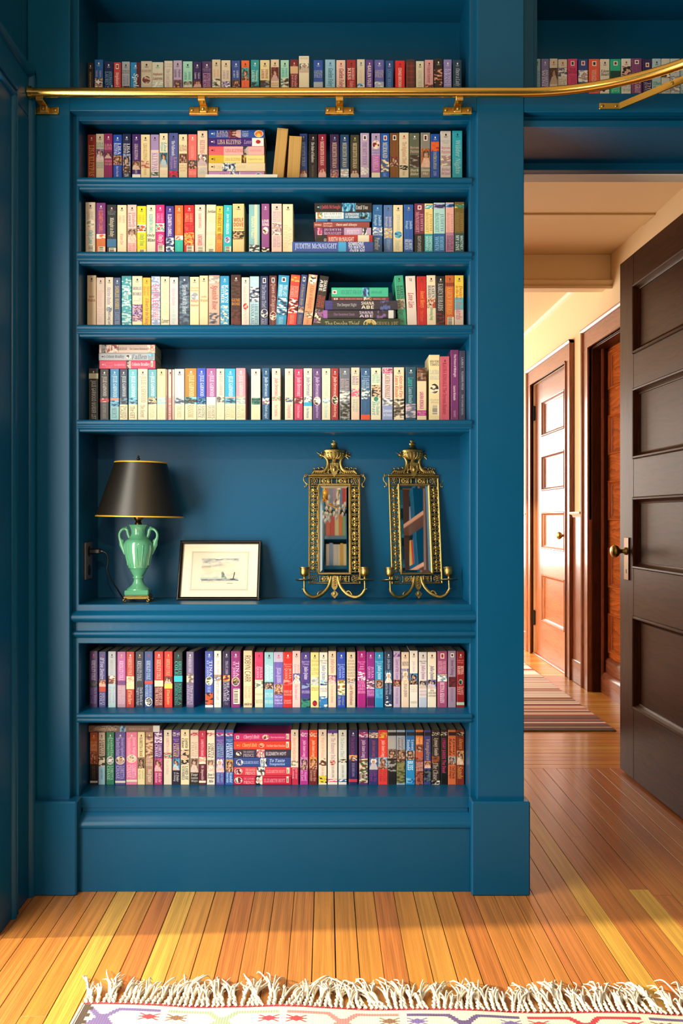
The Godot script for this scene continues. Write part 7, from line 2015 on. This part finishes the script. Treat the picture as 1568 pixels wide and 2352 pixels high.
C* 140.9 28.7 170.5 1935.6|b02a2a|r:0:.2:1a1a1c;v:.14:.19:w:m:GO;v:.21:.68:w:m:JUDITH McNAUGHT;r:.74:.94:e6e0cc|red with bold capitals above the blue hardback
C* 137.0 25.2 170.5 1962.9|b79ac0|r:0:.52:5a2a5a;p:.05:.13:a03a80,p,h;v:.16:.48:d0b8d0:b:JUDITH/McNAUGHT;v:.57:.8:e8dcec:s:PERFECT;p:.84:.92:z,w,z|purple and lilac paperback with white capitals in the stack
C* 132.4 17.8 169.0 1984.8|8a3f3a|v:.02:.14:c:m:DOUBLE;v:.17:.34:e8d0c0:b:Judith/McNaught;v:.4:.78:w:i:Once and Always|red-brown paperback with white script in the stack
C* 137.0 7.7 164.7 1998.0|3a7fa8|r:.2:.26:n|thin blue paperback with no lettering in the stack
C* 138.2 20.5 168.6 2012.5|e8ecec|p:.02:.12:c,b07a40,e;r:.5:1:2a6a94;v:.14:.48:7a9098:b:JUDITH/McNAUGHT;v:.53:.78:w:m:A KINGDOM/OF DREAMS;p:.8:.96:3a6a80,k,s|white and blue paperback with grey capitals in the stack
C* 139.0 27.9 173.2 2037.1|17151a|k:s;v:.12:.46:e05070:b:Judith McNaught;p:.48:.72:1f8fc0,s,n;v:.72:.94:w:i:Until You|black paperback with pink lettering, top of the stack
D* 226.0 33.3 242.2 1686.0|1e3020|v:.05:.5:d8cfa0:s:The Smoke Thief;c:.62:.2:c8b070,2a4a30,g;v:.7:.98:c8b87a:s:SHANA ABE|dark green hardback with cream lettering under the stack
D* 212.4 25.4 220.7 1715.7|1f1830|r:0:.06:a05ab0;v:.14:.44:b08ac0:s:The Sweetest Dark;v:.5:.7:d8c8e0:m:SHANA/ABE;p:.74:.88:2a2040,7a5aa0,k;r:.9:.97:d8d8d8|dark violet hardback with lilac lettering in the stack
D* 218.2 29.3 220.7 1743.5|1a1c34|e:0:1:1a1c34;r:0:.1:2a2a78;v:.16:.44:w:s:The Deepest Night;v:.5:.68:c:m:SHANA/ABE;p:.76:.9:2a2c50,4a5a98,k|midnight blue hardback with white lettering in the stack
D* 192.8 12.1 175.0 1764.6|6e1f2a|q:.04:.1;v:.14:.55:e8dcd0:s:THE TRUELOVE BRIDE;p:.56:.7:c,f,d;v:.72:.95:e8dcd0:s:SHANA ABE|maroon paperback with pale capitals in the stack
D* 190.5 28.9 173.4 1785.5|2fb08a|q:.02:.09;v:.16:.54:1f7a78:i:SECRET SWAN;p:.55:.67:2a78c0,s,n;v:.7:.9:1f7a78:i:SHANA ABE|jade green paperback with blue square, top of the stack
E* -526.3 25.3 172.4 1568.8|cc2a55|k:p;v:.12:.24:e07090:n:A SHOCKING/DELIGHT;v:.26:.46:f4d8dc:s:The IMPOSTOR;p:.48:.56:3a1a20,f,k;v:.58:.91:f4e0e0:b:Celeste Bradley;q:.92:.96|crimson pink paperback lying at the bottom of the pile
E* -528.3 23.3 172.4 1593.5|a9b0b8|k:k;v:.13:.46:4a5058:i:Celeste Bradley;c:.53:.1:3a3a44,w,k;v:.58:.86:5a6478:i:Fallen;p:.88:.98:6a98b0,s,a|silver grey paperback lying in the middle of the pile
E* -527.1 25.6 172.4 1618.3|dcc0b4|p:.04:.12:3a3434,a,k;p:.12:.34:e0907a,w,8a5040;v:.3:.5:4a3a3a:s:SUSAN RYAN;v:.54:.88:6a5a50:i:The Countess Misbehaves;p:.86:1:d88a7a,w,c|salmon white paperback lying on top of the pile
G* -107.9 27.4 177.2 282.1|c01a3c|c:.08:.14:w,x,c;v:.17:.36:f8dcd8:s:THE LEOPARD/PRINCE;p:.38:.5:1a1418,f,w;v:.52:.9:f4d0d4:s:ELIZABETH HOYT;q:.92:.96|crimson paperback lowest in the lying stack
G* -107.9 25.8 177.2 309.1|d03a4a|c:.08:.14:w,x,c;v:.2:.38:f8dcd8:s:THE RAVEN/PRINCE;p:.4:.54:d8d0d0,3a3a3a,w;v:.56:.9:f4c8c8:s:ELIZABETH HOYT;q:.92:.97|coral red paperback above the lowest in lying stack
G* -108.7 28.5 176.4 336.6|24408a|c:.1:.12:c,24408a,w;v:.16:.44:e8ecf4:s:ELIZABETH HOYT;p:.46:.58:w,8a98b0,k;v:.62:.9:c8d8f0:i:To Taste/Temptation|navy blue paperback with white capitals in lying stack
G* -109.5 25.4 174.8 364.0|2a2440|c:.08:.1:c,2a2440,w;v:.16:.36:e8e0e8:s:THE SERPENT/PRINCE;p:.4:.54:8a2030,w,p;v:.56:.93:e0d8e0:m:ELIZABETH HOYT|charcoal purple paperback with white capitals in lying stack
G* -109.5 25.8 175.6 389.9|d93a24|k:g;v:.15:.42:f0c880:i:Cheryl Holt;c:.49:.1:e8a080,g,r;v:.57:.91:f8d0c0:i:Further than Passion;q:.92:.97|orange-red paperback second in the lying stack
G* -109.5 23.4 175.6 414.9|c9246f|q:.04:.09;v:.17:.46:f8dce8:i:Cheryl Holt;c:.56:.12:e8a0a0,w,d;v:.64:.9:f4d0e0:i:More than Seduction;q:.92:.97|magenta paperback top of the lying stack
G* -515.0 20.7 220.0 441.6|7a5a4a|p:.02:.4:9a8070,6a5044,5a4638;v:.08:.4:d8c8b0:i:Hearts Afire;p:.44:.52:5a80a8,s,n;v:.56:.86:b09a80:i:REBECCA GRACE;r:.91:1:d8d8d4|brown marbled paperback lying across the first upright books
"""
